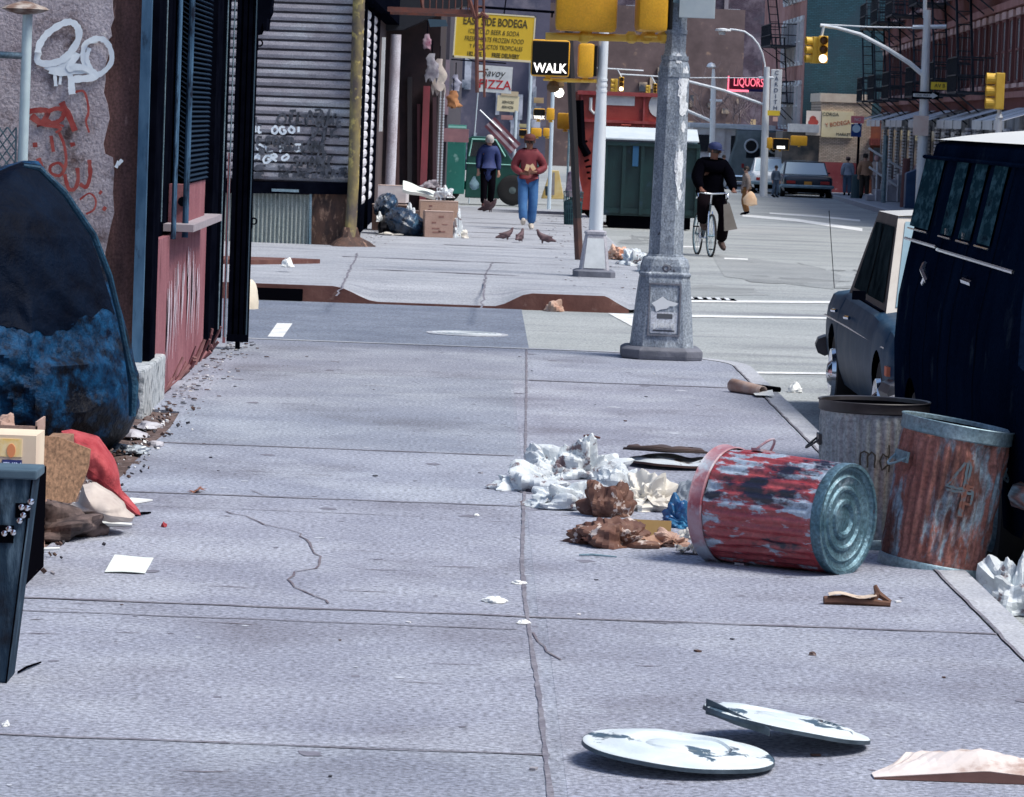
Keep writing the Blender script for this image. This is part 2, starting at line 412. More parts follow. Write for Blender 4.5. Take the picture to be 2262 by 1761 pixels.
# bare dirt between the pavement and the fence
b = MB()
def dz(u, v):
    x = -1.83-u*7; y = 2+v*23
    return Vector((x, y, -.02+.035*noise.noise(Vector((x*3, y*3, 0)))+.02*noise.noise(Vector((x*11, y*11, 3)))+.02*min(1, u*8)))
b.grid(60, 150, dz); structure('dirt', b, M_DIRT, smooth=True)
b = MB(); mm = []
for k in range(620):
    y = 12+13*r2.random(); x = -1.90-abs(r2.gauss(0, .16)) if k % 5 else -1.86+abs(r2.gauss(0, .06))
    s = r2.uniform(.004, .02)
    b.m = r2.choice([0, 0, 0, 1, 4, 4, 2]); b.box((x, y, .012+s*.2), (s, s*r2.uniform(.4, 1.4), s*r2.uniform(.3, .8)), (r2.random(), r2.random(), r2.random()*3))
for k in range(500):                    # debris in the far gutters and along the walls
    b.m = r2.choice([0, 0, 1, 4, 4, 2]); s = r2.uniform(.005, .022)
    q = r2.random()
    if q < .35: x, y, z = -2.06+abs(r2.gauss(0, .12)), r2.uniform(25, 32.5), .006
    elif q < .6: x, y, z = -1.75+abs(r2.gauss(0, .25)), r2.uniform(55, 75), .04
    elif q < .66: x, y, z = r2.uniform(-1.8, 1.9), r2.uniform(11, 32), .003
    else: x, y, z = r2.uniform(1.0, 2.0), r2.uniform(44, 75), .04
    b.box((x, y, z+s*.15), (s*1.6, s, s*.3), (0, 0, r2.random()*3))
o = b.build('litter_debris', [mat('debris_brown', (.09, .05, .04)), mat('debris_grey', (.3, .29, .32)), mat('debris_white', (.75, .75, .75)), mat('debris_red', (.16, .06, .05)), mat('debris_dark', (.03, .03, .04))])
setp(o, 'fine crumbs of dirt, glass and paper strewn along the pavement edges', 'debris', kind='stuff')

# far corner: pavement with dropped kerb and rust-brown steel edge
def Xr(y): return 2.1 if y > 43.2 else 1.3+math.sqrt(max(0, .64-(43.2-y)**2))
def zf(x, y):
    z = prof(y)+.18
    k = 0
    if -1.6 < x < .6:
        k = min(1, (x+1.6)/.5, (.6-x)/.42)
        k = k*k*(3-2*k)
    if x > 1.42 and y < 47: k = max(k, min(1, (x-1.42)/.25)*.95)
    z -= .158*k*max(0, 1-(y-42.4)/2.2)
    return z
xs = [-60, -30, -12, -6, -4, -3, -2.5, -2.2, -1.9]+[-1.7+.1*i for i in range(38)]+[2.1]
ys = [42.4, 42.42, 42.5, 42.65, 42.8, 43, 43.3, 43.8, 44.4, 45, 46, 47, 50, 55, 60, 68, 75, 80, 84, 88]
b = MB(); vs = []
for y in ys:
    for x in xs: xx = min(x, Xr(y)); vs.append((xx, y, zf(xx, y)))
nx = len(xs)
b.add(vs, [(j*nx+i, j*nx+i+1, (j+1)*nx+i+1, (j+1)*nx+i) for j in range(len(ys)-1) for i in range(nx-1)])
structure('pavement_far', b, M_PAVE2, smooth=True)
b = MB(); xs2 = [x for x in xs if x <= 1.3]+[1.35, 1.4, 1.45, 1.5, 1.55, 1.6, 1.68]
def fy(x): return 42.38 if x <= 1.3 else 43.2-math.sqrt(max(0, .64-(x-1.3)**2))-.02
pts = [(x, fy(x)) for x in xs2]
def zt(x, y):
    z = zf(x, 42.42)+.004
    return z
n = len(pts)
b.add([(x, y, -.2) for x, y in pts]+[(x, y, zt(x, y)) for x, y in pts]+[(x, y+.04, zt(x, y)) for x, y in pts],
      [(i, i+1, n+i+1, n+i) for i in range(n-1)]+[(n+i, n+i+1, 2*n+i+1, 2*n+i) for i in range(n-1)])
structure('kerb_steel', b, M_STEEL)
b = MB(); b.b2(2.0, 2.13, 43.6, 88, -.2, .025); structure('kerb_far', b, M_KERB)
b = MB(); b.b2(-2.57, -1.93, 42.33, 42.377, -.14, -.01); structure('storm_drain', b, M_DARK)
b = MB()                                    # joints of the far corner
for pts in [[(1065, 682), (1068, 640), (1074, 600), (1088, 580)], [(745, 655), (775, 590), (790, 560)]]:
    w_ = [(G(x, y, .03).x, G(x, y, .03).y) for x, y in pts]; ww = wob(w_, .02, 3, 3)
    b.ribbon(ww, .022, Matrix.Translation((0, 0, .036)))
for y, xa, xb in [(47.2, -1.4, .5), (51, -1.8, 2), (57, -.5, 2), (61, -1.6, 2), (63.5, -.8, 2), (66, -1.2, 2), (69, -1.2, 2), (72, -1, 2), (75.5, -1, 2), (79, -1, 2), (83, -1, 2)]:
    ww = wob([(xa, y), (xb, y-.2)], .03, int(y), 3); b.ribbon(ww, [random.Random(int(y*3)+i).choice([.0, .05, .12, .16]) for i in range(len(ww))], Matrix.Translation((0, 0, prof(y)+.186)))
structure('pavement_far_joints', b, M_JOINT)
b = MB()
b.tube([P(548, 586, 50)*1, P(600, 590, 50), P(660, 592, 50), P(700, 585, 50)], .0, 6)
b = MB()
for (xa, xb, yy) in [(540, 705, 584)]:
    A = G(xa, yy, .03); C_ = G(xb, yy, .03)
    b.prism([(A.x-6, A.y), (A.x, A.y-.15), (C_.x-.25, C_.y-.15), (C_.x, C_.y+.25), (C_.x-.3, C_.y+.3), (A.x-6, A.y+.3)], .0, .085, 'z')
structure('kerb_inner', b, M_STEEL)

# painted lines and patches on the road
def mark(b, px, off=.006):
    vs = [GP(x, y, 0) for x, y in px]; b.add([(v.x, v.y, prof(v.y)+off) for v in vs], [tuple(range(len(vs)))])
b = MB()
for q in [[(1180, 662), (1835, 666), (1835, 671), (1180, 666)], [(1420, 695), (1650, 699), (1850, 702), (1850, 706), (1620, 703), (1420, 700)],
          [(1343, 693), (1425, 697), (1425, 724), (1396, 722)], [(1600, 821), (1860, 825), (1860, 829), (1625, 826)],
          [(591, 745), (625, 746), (646, 716), (612, 715)], [(1495, 544), (1550, 545), (1550, 548), (1495, 547)],
          [(1600, 570), (1652, 572), (1652, 575), (1600, 573)], [(1640, 474), (1760, 484), (1905, 505), (1905, 512), (1760, 490), (1640, 479)],
          [(1700, 470), (1800, 476), (1900, 486), (1900, 490), (1800, 480), (1700, 473)]]:
    mark(b, q)
structure('road_markings', b, M_PAINT)
b = MB()
for q in [[(1570, 560), (1800, 590), (1860, 610), (1840, 640), (1600, 612)], ]: mark(b, q, .004)
for q in [[(1500, 630), (1640, 636), (1700, 652), (1520, 655)]]: mark(b, q, .003)
structure('road_repair', b, mat('asphalt_worn', (.22, .24, .25), (.31, .33, .34), 1, .95, bump=.4, bscale=40, speck=.4, lo=.3, hi=.7))

b = MB(); r7 = random.Random(17)
for k in range(46):
    x = r7.uniform(2.8, 11.5); y = r7.uniform(34, 105); L = r7.uniform(.6, 5); ww = r7.uniform(.04, .22)
    b.ribbon([(x, y), (x+r7.uniform(-.1, .1), y+L*.5), (x+r7.uniform(-.15, .15), y+L)], [.02, ww, .02], Matrix.Translation((0, 0, prof(y+L)+.0032+.00004*k))) if y < 70 else None
    a_ = r7.uniform(.1, .5); n = 12; e = [r7.uniform(.5, 1.3) for _ in range(n)]; yy = r7.uniform(34, 70); xx = r7.uniform(2.6, 11)
    b.add([(xx+a_*e[i]*math.cos(2*PI*i/n), yy+a_*2*e[i]*math.sin(2*PI*i/n), -.1462+.00004*k) for i in range(n)], [tuple(range(n))])
structure('road_stains', b, mat('road_stain', (.19, .205, .215), (.26, .28, .285), 1.2, .95, speck=.3))
def flat_cover(name, label, cat, c, r, m, grate=False):
    t = thing(name, label, cat, c)
    q = MB(); q.lathe([(r, 0), (r, .006), (r*.86, .006)], 40, cap=(True, False)); q.build('frame', M_KERB if not grate else M_GALV, t)
    q = MB(); q.lathe([(r*.85, .0), (r*.85, .008), (.001, .009)], 40, cap=(True, False))
    for i in range(5): q.lathe([(r*(.15+.14*i), .009), (r*(.15+.14*i), .013), (r*(.19+.14*i), .013), (r*(.19+.14*i), .009)], 32, cap=(False, False))
    q.build('cover', m, t); return t
c = G(1032, 739, -.15); flat_cover('manhole_cover', 'pale round manhole cover in the side street asphalt', 'manhole cover', (c.x, c.y, -.145), .40, mat('cover_pale', (.50, .55, .60), (.62, .66, .68), 9, .6, bump=.3))
t = thing('drain_grate', 'striped road drain grate in front of the crosswalk line beside the lamp post', 'drain grate', (*G(1548, 661, -.15).xy, -.144))
q = MB()
for i in range(7): q.box((-.34+.11*i, 0, .005), (.05, .5, .01))
q.build('bar', M_WHITE, t); q = MB(); q.b2(-.4, .42, -.27, .27, 0, .003); q.build('frame', M_DARK, t)

# right-hand pavement of the far blocks
def kR(y): return 12.6+.0476*(y-119)
b = MB(); ys = [104, 110, 115, 125, 140, 160, 171, 240]
vs = []
for y in ys: vs += [(kR(y), y, prof(y)), (kR(y), y, prof(y)+.15), (kR(y)+14, y, prof(y)+.15)]
b.add(vs, [(3*j+i, 3*j+i+1, 3*j+4+i, 3*j+3+i) for j in range(len(ys)-1) for i in range(2)])
b.add([(kR(104), 104, prof(104)-.2), (40, 104, prof(104)-.2), (40, 104, prof(104)+.15), (kR(104), 104, prof(104)+.15)], [(0, 1, 2, 3)])
b.b2(13.6, 40, 43, 88, -.2, 0)
structure('pavement_right', b, M_PAVE2)
b = MB()
for j in range(len(ys)-1):
    y, y2 = ys[j], ys[j+1]
    b.add([(kR(y)-.01, y, prof(y)-.1), (kR(y)-.01, y, prof(y)+.16), (kR(y)+.2, y, prof(y)+.16), (kR(y2)-.01, y2, prof(y2)-.1), (kR(y2)-.01, y2, prof(y2)+.16), (kR(y2)+.2, y2, prof(y2)+.16)], [(0, 1, 4, 3), (1, 2, 5, 4)])
structure('kerb_right', b, M_KERB)

# ================================================================== BUILDINGS
M_PLASTER = mat('plaster_grey', (.25, .215, .245), (.47, .43, .47), 2.6, .9, c3=(.10, .065, .065), s3=3.5, t3=.60, w3=.06, bump=.6, bscale=30, speck=.35, c4=(.62, .58, .58), s4=4, t4=.66, w4=.03)
M_BROWNW = mat('brown_wall', (.06, .03, .03), (.14, .07, .065), 3, .9, c3=(.36, .24, .22), s3=4, t3=.68, w3=.06, st=(2, 2, .5), bump=.5, bscale=30, speck=.35)
M_PINK = mat('pink_panel', (.24, .095, .115), (.32, .145, .165), 5, .8, spec=.1, c3=(.17, .065, .08), s3=4, t3=.62, st=(1, 1, .4), bump=.15, speck=.2)
def zAt(y, d, x=1070): return P(x, y, d).z

t = thing('corner_storefront', 'graffiti covered grey plaster building with black iron storefront and pink panel', 'building', (-8, 29, 0))
q = MB(); q.b2(-20, -2.22, 25.02, 32.7, -.1, 15); q.build('wall', M_BROWNW, t, world=True)
def wpoly(px, Y, thick, q):
    pts = [P(x, y, Y) for x, y in px]
    n = len(pts); q.add([(p.x, Y, p.z) for p in pts]+[(p.x, Y+thick, p.z) for p in pts], [tuple(range(n))]+[(i, (i+1) % n, n+(i+1) % n, n+i) for i in range(n)])
q = MB()
edge = [(250, -300), (249, 20), (252, 40), (244, 62), (247, 80), (236, 92), (240, 120), (231, 150), (233, 175), (229, 205), (238, 232), (242, 262), (236, 285), (228, 318), (232, 340), (249, 348), (252, 380), (249, 425), (252, 470), (243, 505), (232, 560), (238, 700), (270, 900), (270, 1000), (-900, 1000), (-900, -300)]
wpoly(edge, 25.0, .03, q); q.build('plaster', M_PLASTER, t, world=True)
def strokes(lst, wd, Y, sc=.353, ox=0, oy=0, jit=.4):
    q = MB()
    for k, s_ in enumerate(lst):
        pts = [P(x*sc+ox, y*sc+oy, Y) for x, y in s_]
        pp = [(p.x, p.z) for p in pts]
        # smooth the stroke
        out = []
        for i in range(len(pp)-1):
            p0 = pp[max(i-1, 0)]; p1 = pp[i]; p2 = pp[i+1]; p3 = pp[min(i+2, len(pp)-1)]
            for j in range(5):
                u = j/5; f = lambda a, b_, c_, d_: .5*((2*b_)+(-a+c_)*u+(2*a-5*b_+4*c_-d_)*u*u+(-a+3*b_-3*c_+d_)*u*u*u)
                out.append((f(p0[0], p1[0], p2[0], p3[0]), f(p0[1], p1[1], p2[1], p3[1])))
        out.append(pp[-1])
        w2 = (wd if isinstance(wd, float) else wd[k])*(1.28 if Y < 40 else 1)
        r = random.Random(k); n0 = len(q.v); q.ribbon(out, [w2*r.uniform(.8, 1.15) for _ in out], Matrix(((1, 0, 0, 0), (0, 0, 1, Y-.0007*k), (0, 1, 0, 0), (0, 0, 0, 1))))
        for i in range(n0, len(q.v)): q.v[i].y -= .00023*(i-n0)
    return q
gw = [[(240, 330), (235, 380), (290, 400), (380, 380), (440, 330), (490, 250), (490, 180), (450, 140), (390, 150), (300, 210), (250, 280), (240, 330)],
      [(610, 250), (540, 270), (520, 340), (540, 430), (600, 470), (660, 440), (700, 380), (690, 300), (650, 250), (600, 243), (560, 260)],
      [(290, 410), (350, 440), (420, 390), (480, 340), (430, 430), (480, 420), (540, 430), (600, 470), (560, 490), (460, 500), (450, 540), (455, 590)],
      [(320, 420), (340, 450), (350, 540)], [(385, 430), (375, 530)], [(300, 420), (420, 450), (540, 440)], [(310, 440), (380, 460), (500, 440)], [(430, 360), (440, 480), (450, 520)], [(560, 300), (545, 370), (575, 440)],
      [(745, 1010), (725, 1050)], [(765, 1000), (740, 1030)]]
strokes(gw[:9], [.034, .028, .034, .018, .016, .03, .03, .03, .022, .014, .018], 24.985).build('white_graffiti', M_GRAFW, t, world=True)
strokes(gw[9:], .018, 24.985).build('paint_dab', M_GRAFW, t, world=True)
gr = [[(170, 700), (240, 690), (300, 700), (260, 770), (200, 720)], [(300, 690), (290, 750), (340, 770), (390, 740), (400, 690), (350, 680), (300, 700)], [(385, 640), (430, 720), (470, 820)],
      [(230, 790), (320, 770), (400, 790)], [(320, 850), (335, 950)], [(205, 908), (235, 906)], [(440, 908), (470, 900)],
      [(370, 830), (400, 900), (415, 990), (405, 1060), (370, 1100), (320, 1080), (320, 1040), (370, 1020), (410, 1060)], [(240, 990), (262, 1045)],
      [(405, 1090), (430, 1180), (470, 1180), (490, 1120), (485, 1050)], [(500, 1150), (540, 1170), (565, 1100), (560, 1000)],
      [(460, 580), (520, 570), (545, 620), (555, 700), (540, 760), (560, 830)], [(500, 1250), (560, 1210), (600, 1250), (590, 1310), (540, 1340)], [(622, 1200), (638, 1210)], [(645, 1300), (665, 1312)], [(190, 740), (260, 780), (380, 800), (350, 830)]]
strokes(gr, [.028, .024, .03, .012, .02, .022, .022, .016, .024, .02, .02, .012, .010, .02, .022, .014], 24.985).build('red_graffiti', M_GRAFR, t, world=True)
# storefront along the pavement
q = MB(); q.b2(-2.235, -2.17, 24.93, 25.0, .3, 14); q.build('corner_bar', M_BLUEBAR, t, world=True)
q = MB(); q.b2(-2.4, -2.205, 25.04, 32.6, 0, 14.5)
q.b2(-2.2, -2.13, 25.06, 25.5, .3, 9)
q.b2(-2.2, -2.12, 30.35, 31.0, 0, 9); q.b2(-2.2, -2.08, 31.15, 31.3, .1, 9)
q.build('iron_front', M_BLACK, t, world=True)
q = MB(); q.b2(-2.2, -2.155, 25.55, 30.3, .0, 1.07)
q.build('panel', M_PINK, t, world=True)
q = MB(); r3 = random.Random(9)
for k in range(46):
    y0 = 26.6+3.2*r3.random(); z0 = r3.uniform(.80, .95)-.1*abs(y0-28.3); L = r3.uniform(.15, .65)
    q.ribbon([(y0, z0), (y0+.03, z0-L*.5), (y0-.02, z0-L)], [.02, r3.uniform(.03, .09), .01], Matrix(((0, 0, 1, -2.149+.0002*k), (1, 0, 0, 0), (0, 1, 0, 0), (0, 0, 0, 1))))
q.build('scratched_white_paint', mat('scratch_white', (.66, .62, .70), (.45, .34, .40), 9, .8, st=(1, 3, .6)), t, world=True)
q = MB(); q.b2(-2.2, -1.99, 26.7, 29.6, 1.10, 1.15); q.build('ledge', mat('ledge_grey', (.28, .25, .28), (.36, .32, .35), 6), t, world=True)
q = MB(); q.b2(-2.2, -2.09, 27.1, 29.1, 1.15, 1.42); q.build('pink_box', M_PINK, t, world=True)
q = MB(); q.lathe([(.035, 0), (.035, .01)], 14, Matrix.Translation((-2.10, 27.09, 1.30)) @ Matrix.Rotation(PI/2, 4, 'X')); q.build('lock', M_BLACK, t, world=True)
q = MB(); q.tube([(-2.07, 27.0, 1.05), (-2.07, 27.0, 9)], .022, 10); q.tube([(-2.12, 26.6, 1.05), (-2.12, 26.6, 9)], .018, 10); q.tube([(-2.10, 26.3, 1.3), (-2.10, 26.3, 9)], .008, 8); q.build('downpipe', M_BLUEBAR, t, world=True)
q = MB()
for i in range(90): q.box((-2.11, 28.2, 1.46+.035*i), (.09, 1.9, .008), (0, R(32), 0))
q.build('louvre', mat('louvre_dark', (.02, .035, .06), rough=.8, spec=0), t, world=True)
for a_, b_, r_ in (((-2.06, 30.6, .2), (-2.06, 30.6, 9), .006), ((-2.05, 31.25, .1), (-2.05, 31.25, 9), .006), ((-2.12, 25.55, 1.2), (-2.12, 25.55, 9), .005)):
    q = MB(); q.tube([a_, b_], r_, 6); q.build('rod', M_GALV, t, world=True)
q = MB(); q.b2(-2.07, -2.05, 31.32, 31.37, .05, 1.6); q.build('pink_strip', M_PINK, t, world=True)
q = MB(); q.b2(-2.5, -2.09, 24.25, 25.9, -.05, .30); q.build('granite_block', mat('granite', (.36, .40, .43), (.52, .55, .57), 9, .8, c3=(.10, .12, .14), s3=14, t3=.58, bump=.6), t, world=True, bevel=.02)
r3 = random.Random(5)
for k in range(22):
    q = MB(); y0 = 25.9+5*r3.random(); q.tube([(-2.14, y0, .0), (-2.10+r3.uniform(0, .06), y0+r3.uniform(-.1, .1), r3.uniform(.05, .22))], r3.uniform(.006, .018), 5); q.build('peeled_paint_flake', mat('peeled', (.27, .12, .13), (.13, .06, .06), 9), t, world=True)
q = MB(); wpoly([(558, -20), (600, -20), (596, 28), (590, 40), (588, 66), (582, 66), (580, 50), (572, 74), (556, 76)], 31.6, .5, q); q.build('awning_bracket', M_BLACK, t, world=True)
q = MB()
for z in range(4):
    for k in range(3): q.b2(-3.9-k*3, -2.9-k*3, 24.97, 25.0, 4.6+z*3, 6.4+z*3)
q.build('window', M_GLASS, t, world=True)

t = thing('folding_gate', 'tall black iron gate leaf folded open beside the pink panel', 'gate', (-1.95, 31.4, 0))
q = MB()
for x in (-2.035, -1.985, -1.94, -1.9): q.b2(x, x+.032, 31.38, 31.42, .06, 3.6)
q.b2(-2.04, -1.865, 31.42, 31.44, .06, 3.6); q.b2(-2.04, -1.862, 31.36, 31.39, .06, .12); q.build('leaf', M_BLACK, t, world=True)
q = MB(); q.b2(-1.885, -1.875, 31.375, 31.38, .1, 3.5); q.build('edge_strip', mat('iron_edge', (.05, .09, .13), rough=.4), t, world=True)
for z in (2.5, 1.05):
    q = MB(); q.tube([Vector((-1.85+.025*math.cos(a), 31.4, z+.025*math.sin(a))) for a in [2*PI*i/10 for i in range(10)]], .007, 6, closed=True); q.box((-1.868, 31.4, z-.02), (.02, .03, .08)); q.build('hasp', M_BLACK, t, world=True)
q = MB(); q.tube([(-1.95, 31.4, 0), (-1.95, 31.4, .07)], .02, 8); q.build('wheel_foot', M_BLACK, t, world=True)

# ---- shuttered corner building across the side street
M_SLAT = mat('shutter_slats', (.22, .205, .24), (.35, .34, .38), 2.5, .6, .15, c3=(.45, .48, .52), s3=1.6, t3=.6, w3=.12, st=(.6, 1, 1.6), speck=.3, bump=.2, bscale=40)
M_RUST = mat('rusty_sheet', (.035, .02, .018), (.10, .05, .035), 5, .8, c3=(.28, .17, .12), s3=7, t3=.62, w3=.06, st=(2, 2, .8), bump=.4)
Y2 = 55.2
t = thing('shuttered_shop', 'corner shop with rolled down grey slat shutters and black scribbled graffiti', 'building', (-8, 70, 0))
q = MB(); q.b2(-24, -1.98, Y2+.25, 75.9, -.1, 20); q.build('wall', mat('dark_brick', (.05, .035, .04), (.09, .06, .06), 3, .9, bump=.3), t, world=True)
xa, xb = P(470, 200, Y2).x, P(776, 200, Y2).x
zb_, zt_ = zAt(401, Y2, 660), 3.9
def slats(q, f, z0, z1, h):
    n = int((z1-z0)/h)
    pr = []
    for i in range(n):
        for dz_, dy in ((0, 0), (.10, -.028), (.45, -.04), (.8, -.032), (.97, -.008)): pr.append((dy, z0+(i+dz_)*h))
    pr.append((0, z0+n*h))
    return pr
pr = slats(q, None, zb_, zt_, .134)
q = MB(); q.add([(x, Y2+y, z) for y, z in pr for x in (xa, xb)], [(2*i, 2*i+1, 2*i+3, 2*i+2) for i in range(len(pr)-1)])
sh = q.build('shutter', M_SLAT, t, world=True)
q = MB()
for i in range(int((zt_-zb_)/.134)+1): q.b2(xa, xb, Y2-.034, Y2-.02, zb_+i*.134-.006, zb_+i*.134+.006)
q.build('slat_joints', mat('slat_joint_dark', (.03, .028, .035), rough=1, spec=0), sh, world=True)
gk = []   # scribbles, zoom-2 picture coordinates
def word(q, s_, x, y, w_, h, jx=2): pass
lines = [(-0.0, 'LOUTZY', 320, 745, 80, 62), ]
GL = {'L': [[(0, 0), (0, 1), (.7, 1)]], 'O': [[(.4, 0), (0, .4), (.1, .9), (.5, 1), (.8, .5), (.5, 0), (.3, .05)]], 'U': [[(0, 0), (0, .8), (.4, 1), (.7, .7), (.75, 0)]], 'T': [[(0, .05), (.8, 0)], [(.4, 0), (.42, 1)]],
      'Z': [[(0, 0), (.8, 0), (.1, 1), (.9, .9)]], 'Y': [[(0, 0), (.35, .5), (.8, -.1)], [(.35, .5), (.25, 1.1)]], 'I': [[(.2, 0), (.25, 1)]], 'K': [[(0, 0), (0, 1)], [(.7, 0), (.05, .5), (.8, 1)]], 'A': [[(0, 1), (.4, 0), (.8, 1)], [(.15, .6), (.65, .6)]],
      'G': [[(.8, .1), (.3, 0), (0, .5), (.3, 1), (.8, .8), (.8, .5), (.5, .5)]], 'R': [[(0, 1), (0, 0), (.6, .1), (.6, .4), (0, .5), (.7, 1)]], 'E': [[(.7, 0), (0, 0), (0, 1), (.7, 1)], [(0, .5), (.5, .5)]], 'N': [[(0, 1), (0, 0), (.6, 1), (.65, 0)]], 'H': [[(0, 0), (0, 1)], [(0, .5), (.6, .5)], [(.6, 0), (.6, 1)]],
      'W': [[(0, 0), (.2, 1), (.4, .3), (.6, 1), (.85, 0)]], 'S': [[(.7, .1), (.2, 0), (.1, .4), (.6, .6), (.5, 1), (0, .9)]], 'V': [[(0, 0), (.35, 1), (.8, -.3)]], ' ': []}
def scrawl(words):
    out = []
    rj = random.Random(77)
    for s_, x, y, w_, h in words:
        for i, ch in enumerate(s_):
            dx, dy, sl_, sc2 = rj.uniform(-.12, .12)*w_, rj.uniform(-.14, .14)*h, rj.uniform(-.25, .35), rj.uniform(.85, 1.2)
            for st_ in GL.get(ch, []): out.append([(x+dx+i*w_+(p[0]+sl_*(1-p[1]))*w_*.85, y+dy+p[1]*h*sc2) for p in st_])
    return out
bl = scrawl([('L', 185, 735, 50, 45), ('OUTZY', 325, 715, 78, 60), ('Y', 610, 705, 80, 130), ('LINE', 480, 880, 40, 70), ('O', 500, 840, 130, 130), ('A', 545, 880, 90, 130), ('ESTER', 195, 865, 45, 50), ('E', 185, 1040, 80, 18), ('E', 175, 1085, 80, 25), ('NEWARKSE', 330, 1080, 42, 30), ('HIESH', 340, 1035, 55, 35), ('TK', 590, 960, 45, 90), ('SL', 200, 925, 55, 30), ('NANTASE', 360, 915, 32, 30), ('TLAZ', 380, 700, 60, 70), ('VIK', 520, 800, 70, 60), ('ROSA', 240, 860, 50, 45), ('KAZE', 620, 1060, 40, 45), ('LUNE', 560, 740, 45, 45), ('SHAW', 410, 980, 55, 45)])
h_ = len(bl)//3
for i in range(3): strokes(bl[i*h_:(i+1)*h_ if i < 2 else None], .034, Y2-.05-.012*i, .353, 500, 0).build('black_graffiti', M_GRAFK, sh, world=True)
wl_ = scrawl([('IL', 175, 790, 30, 35), ('OGOI', 290, 790, 52, 38), ('OLYXE', 200, 910, 58, 32), ('AGRO', 165, 970, 58, 38)])
strokes(wl_, .033, Y2-.058, .353, 500, 0).build('white_graffiti', M_GRAFW, sh, world=True)
q = MB(); wpoly([(470, 400), (775, 404), (775, 430), (470, 426)], Y2-.12, .3, q); q.build('lintel', M_BLACK, t, world=True)
q = MB(); wpoly([(600, 417), (660, 419), (660, 425), (600, 423)], Y2-.13, .02, q); q.build('lintel_plate', M_GALV, t, world=True)
# corrugated panel below
A = P(480, 480, Y2); B_ = P(684, 480, Y2); zz0 = zAt(546, Y2, 620); zz1 = zAt(428, Y2, 620)
q = MB(); n = 60
def cor(u, v): x = A.x+(B_.x-A.x)*u; return Vector((x, Y2-.03+.02*math.sin(u*2*PI*22), zz0+(zz1-zz0)*v))
q.grid(200, 1, cor); q.build('corrugated_panel', mat('corrugated_green_grey', (.26, .30, .29), (.38, .42, .40), 5, .7, speck=.35, c3=(.16, .19, .19), s3=5, t3=.6, st=(4, 1, .5)), t, world=True)
q = MB(); wpoly([(684, 428), (689, 428), (687, 548), (682, 548)], Y2-.08, .1, q); q.build('panel_post', M_GALV, t, world=True)
q = MB(); wpoly([(689, 428), (775, 428), (775, 556), (687, 552)], Y2-.03, .1, q); q.build('rusty_panel', M_RUST, t, world=True)
q = MB(); p0 = P(772, 560, Y2-.15); p1 = P(798, -60, Y2-.15)
q.tube([(p0.x-.03, p0.y, .03), (p0.x, p0.y, .1), (p0.x+.02, p0.y, .9), (p1.x-.02, p1.y, 2.6), (p1.x-.02, p1.y, 4.2)], [.14, .085, .08, .085, .09], 14)
q.build('corner_pipe', mat('olive_pipe', (.30, .23, .07), (.20, .17, .09), 3, .6, c3=(.09, .07, .06), s3=3.5, t3=.5, w3=.1, st=(1, 1, .6), c4=(.45, .36, .12), s4=5, t4=.6), t, world=True, smooth=True)
q = MB(); q.lathe([(.33, .03), (.25, .1), (.14, .16), (.1, .3)], 12, Matrix.Translation((p0.x-.02, p0.y+.02, 0)), fn=lambda r, a, z: r*(1+.25*math.sin(3*a+1))); q.build('pipe_footing', M_RUST, t, world=True, smooth=True)
# shutters on the long side
for k, (ya, yb, zc) in enumerate([(56.2, 59.6, .9), (59.9, 63.2, .45), (63.5, 66.8, .45)]):
    pr = slats(None, None, zc, 3.6, .15); q = MB()
    q.add([(-1.95-y*1.2+.0, yy, z) for y, z in pr for yy in (ya, yb)], [(2*i, 2*i+1, 2*i+3, 2*i+2) for i in range(len(pr)-1)])
    q.build('side_shutter', mat('shutter_pale', (.62, .62, .68), (.74, .74, .78), 3, .6, speck=.2), t, world=True)
    q = MB(); q.b2(-1.97, -1.86, yb, yb+.28, 0, 4); q.b2(-1.97, -1.9, ya, yb, 0, zc); q.build('shutter_guide', M_BLACK, t, world=True)
q = MB(); q.b2(-1.98, -1.72, 55.4, 75.5, 3.65, 4.3); q.build('fascia', M_BLACK, t, world=True)
q = MB(); q.tube([(-1.72, 72, .03), (-1.70, 72, 3.4)], .10, 12); q.build('white_column', mat('column_white', (.62, .62, .68), (.40, .36, .40), 3, .8, st=(1, 1, .4), speck=.3), t, world=True, smooth=True)
q = MB(); q.b2(-1.9, -1.84, 69.8, 70.0, 1.6, 3.3); q.build('white_strip', M_WHITE, t, world=True)
q = MB()
for zz in range(5):
    for k in range(5): q.b2(-1.99, -1.95, 57+k*3.6, 58.2+k*3.6, 5.2+zz*3.2, 7+zz*3.2)
q.build('window', M_GLASS, t, world=True)
# fire escape above the pavement
M_FER = mat('fire_escape_rust', (.16, .05, .035), (.08, .04, .04), 6, .7)
fe = MB(); x0, x1 = P(935, 20, 66).x, P(1048, 20, 66).x; z0 = zAt(24, 66, 990)
fe.b2(x0-.8, x1, 65.9, 66, z0-.05, z0+.03); fe.b2(x0-.8, x1, 67.9, 68, z0-.05, z0+.03)
for i in range(12): fe.b2(x0-.8, x1, 66+.16*i, 66.06+.16*i, z0, z0+.02)
for i in range(9): fe.tube([(x0+(x1-x0)*i/8, 66, z0), (x0+(x1-x0)*i/8, 66, z0+1)], .012, 5)
fe.tube([(x0-.8, 66, z0+1), (x1, 66, z0+1)], .02, 5); fe.tube([(x0, 66, z0), (x0-.15, 66, z0+.8)], .03, 5)
feo = fe.build('fire_escape', M_FER, t, world=True)
q = MB()
pa = P(1052, -20, 65.8); pb = P(1054, 205, 65.8); q.tube([pa, pb], .035, 6)
pa = P(1068, -20, 65.8); pb = P(1070, 215, 65.8); q.tube([pa, pb], .022, 6)
for i in range(9): y = -10+24*i; q.tube([P(1052, y, 65.8), P(1068, y, 65.8)], .015, 5)
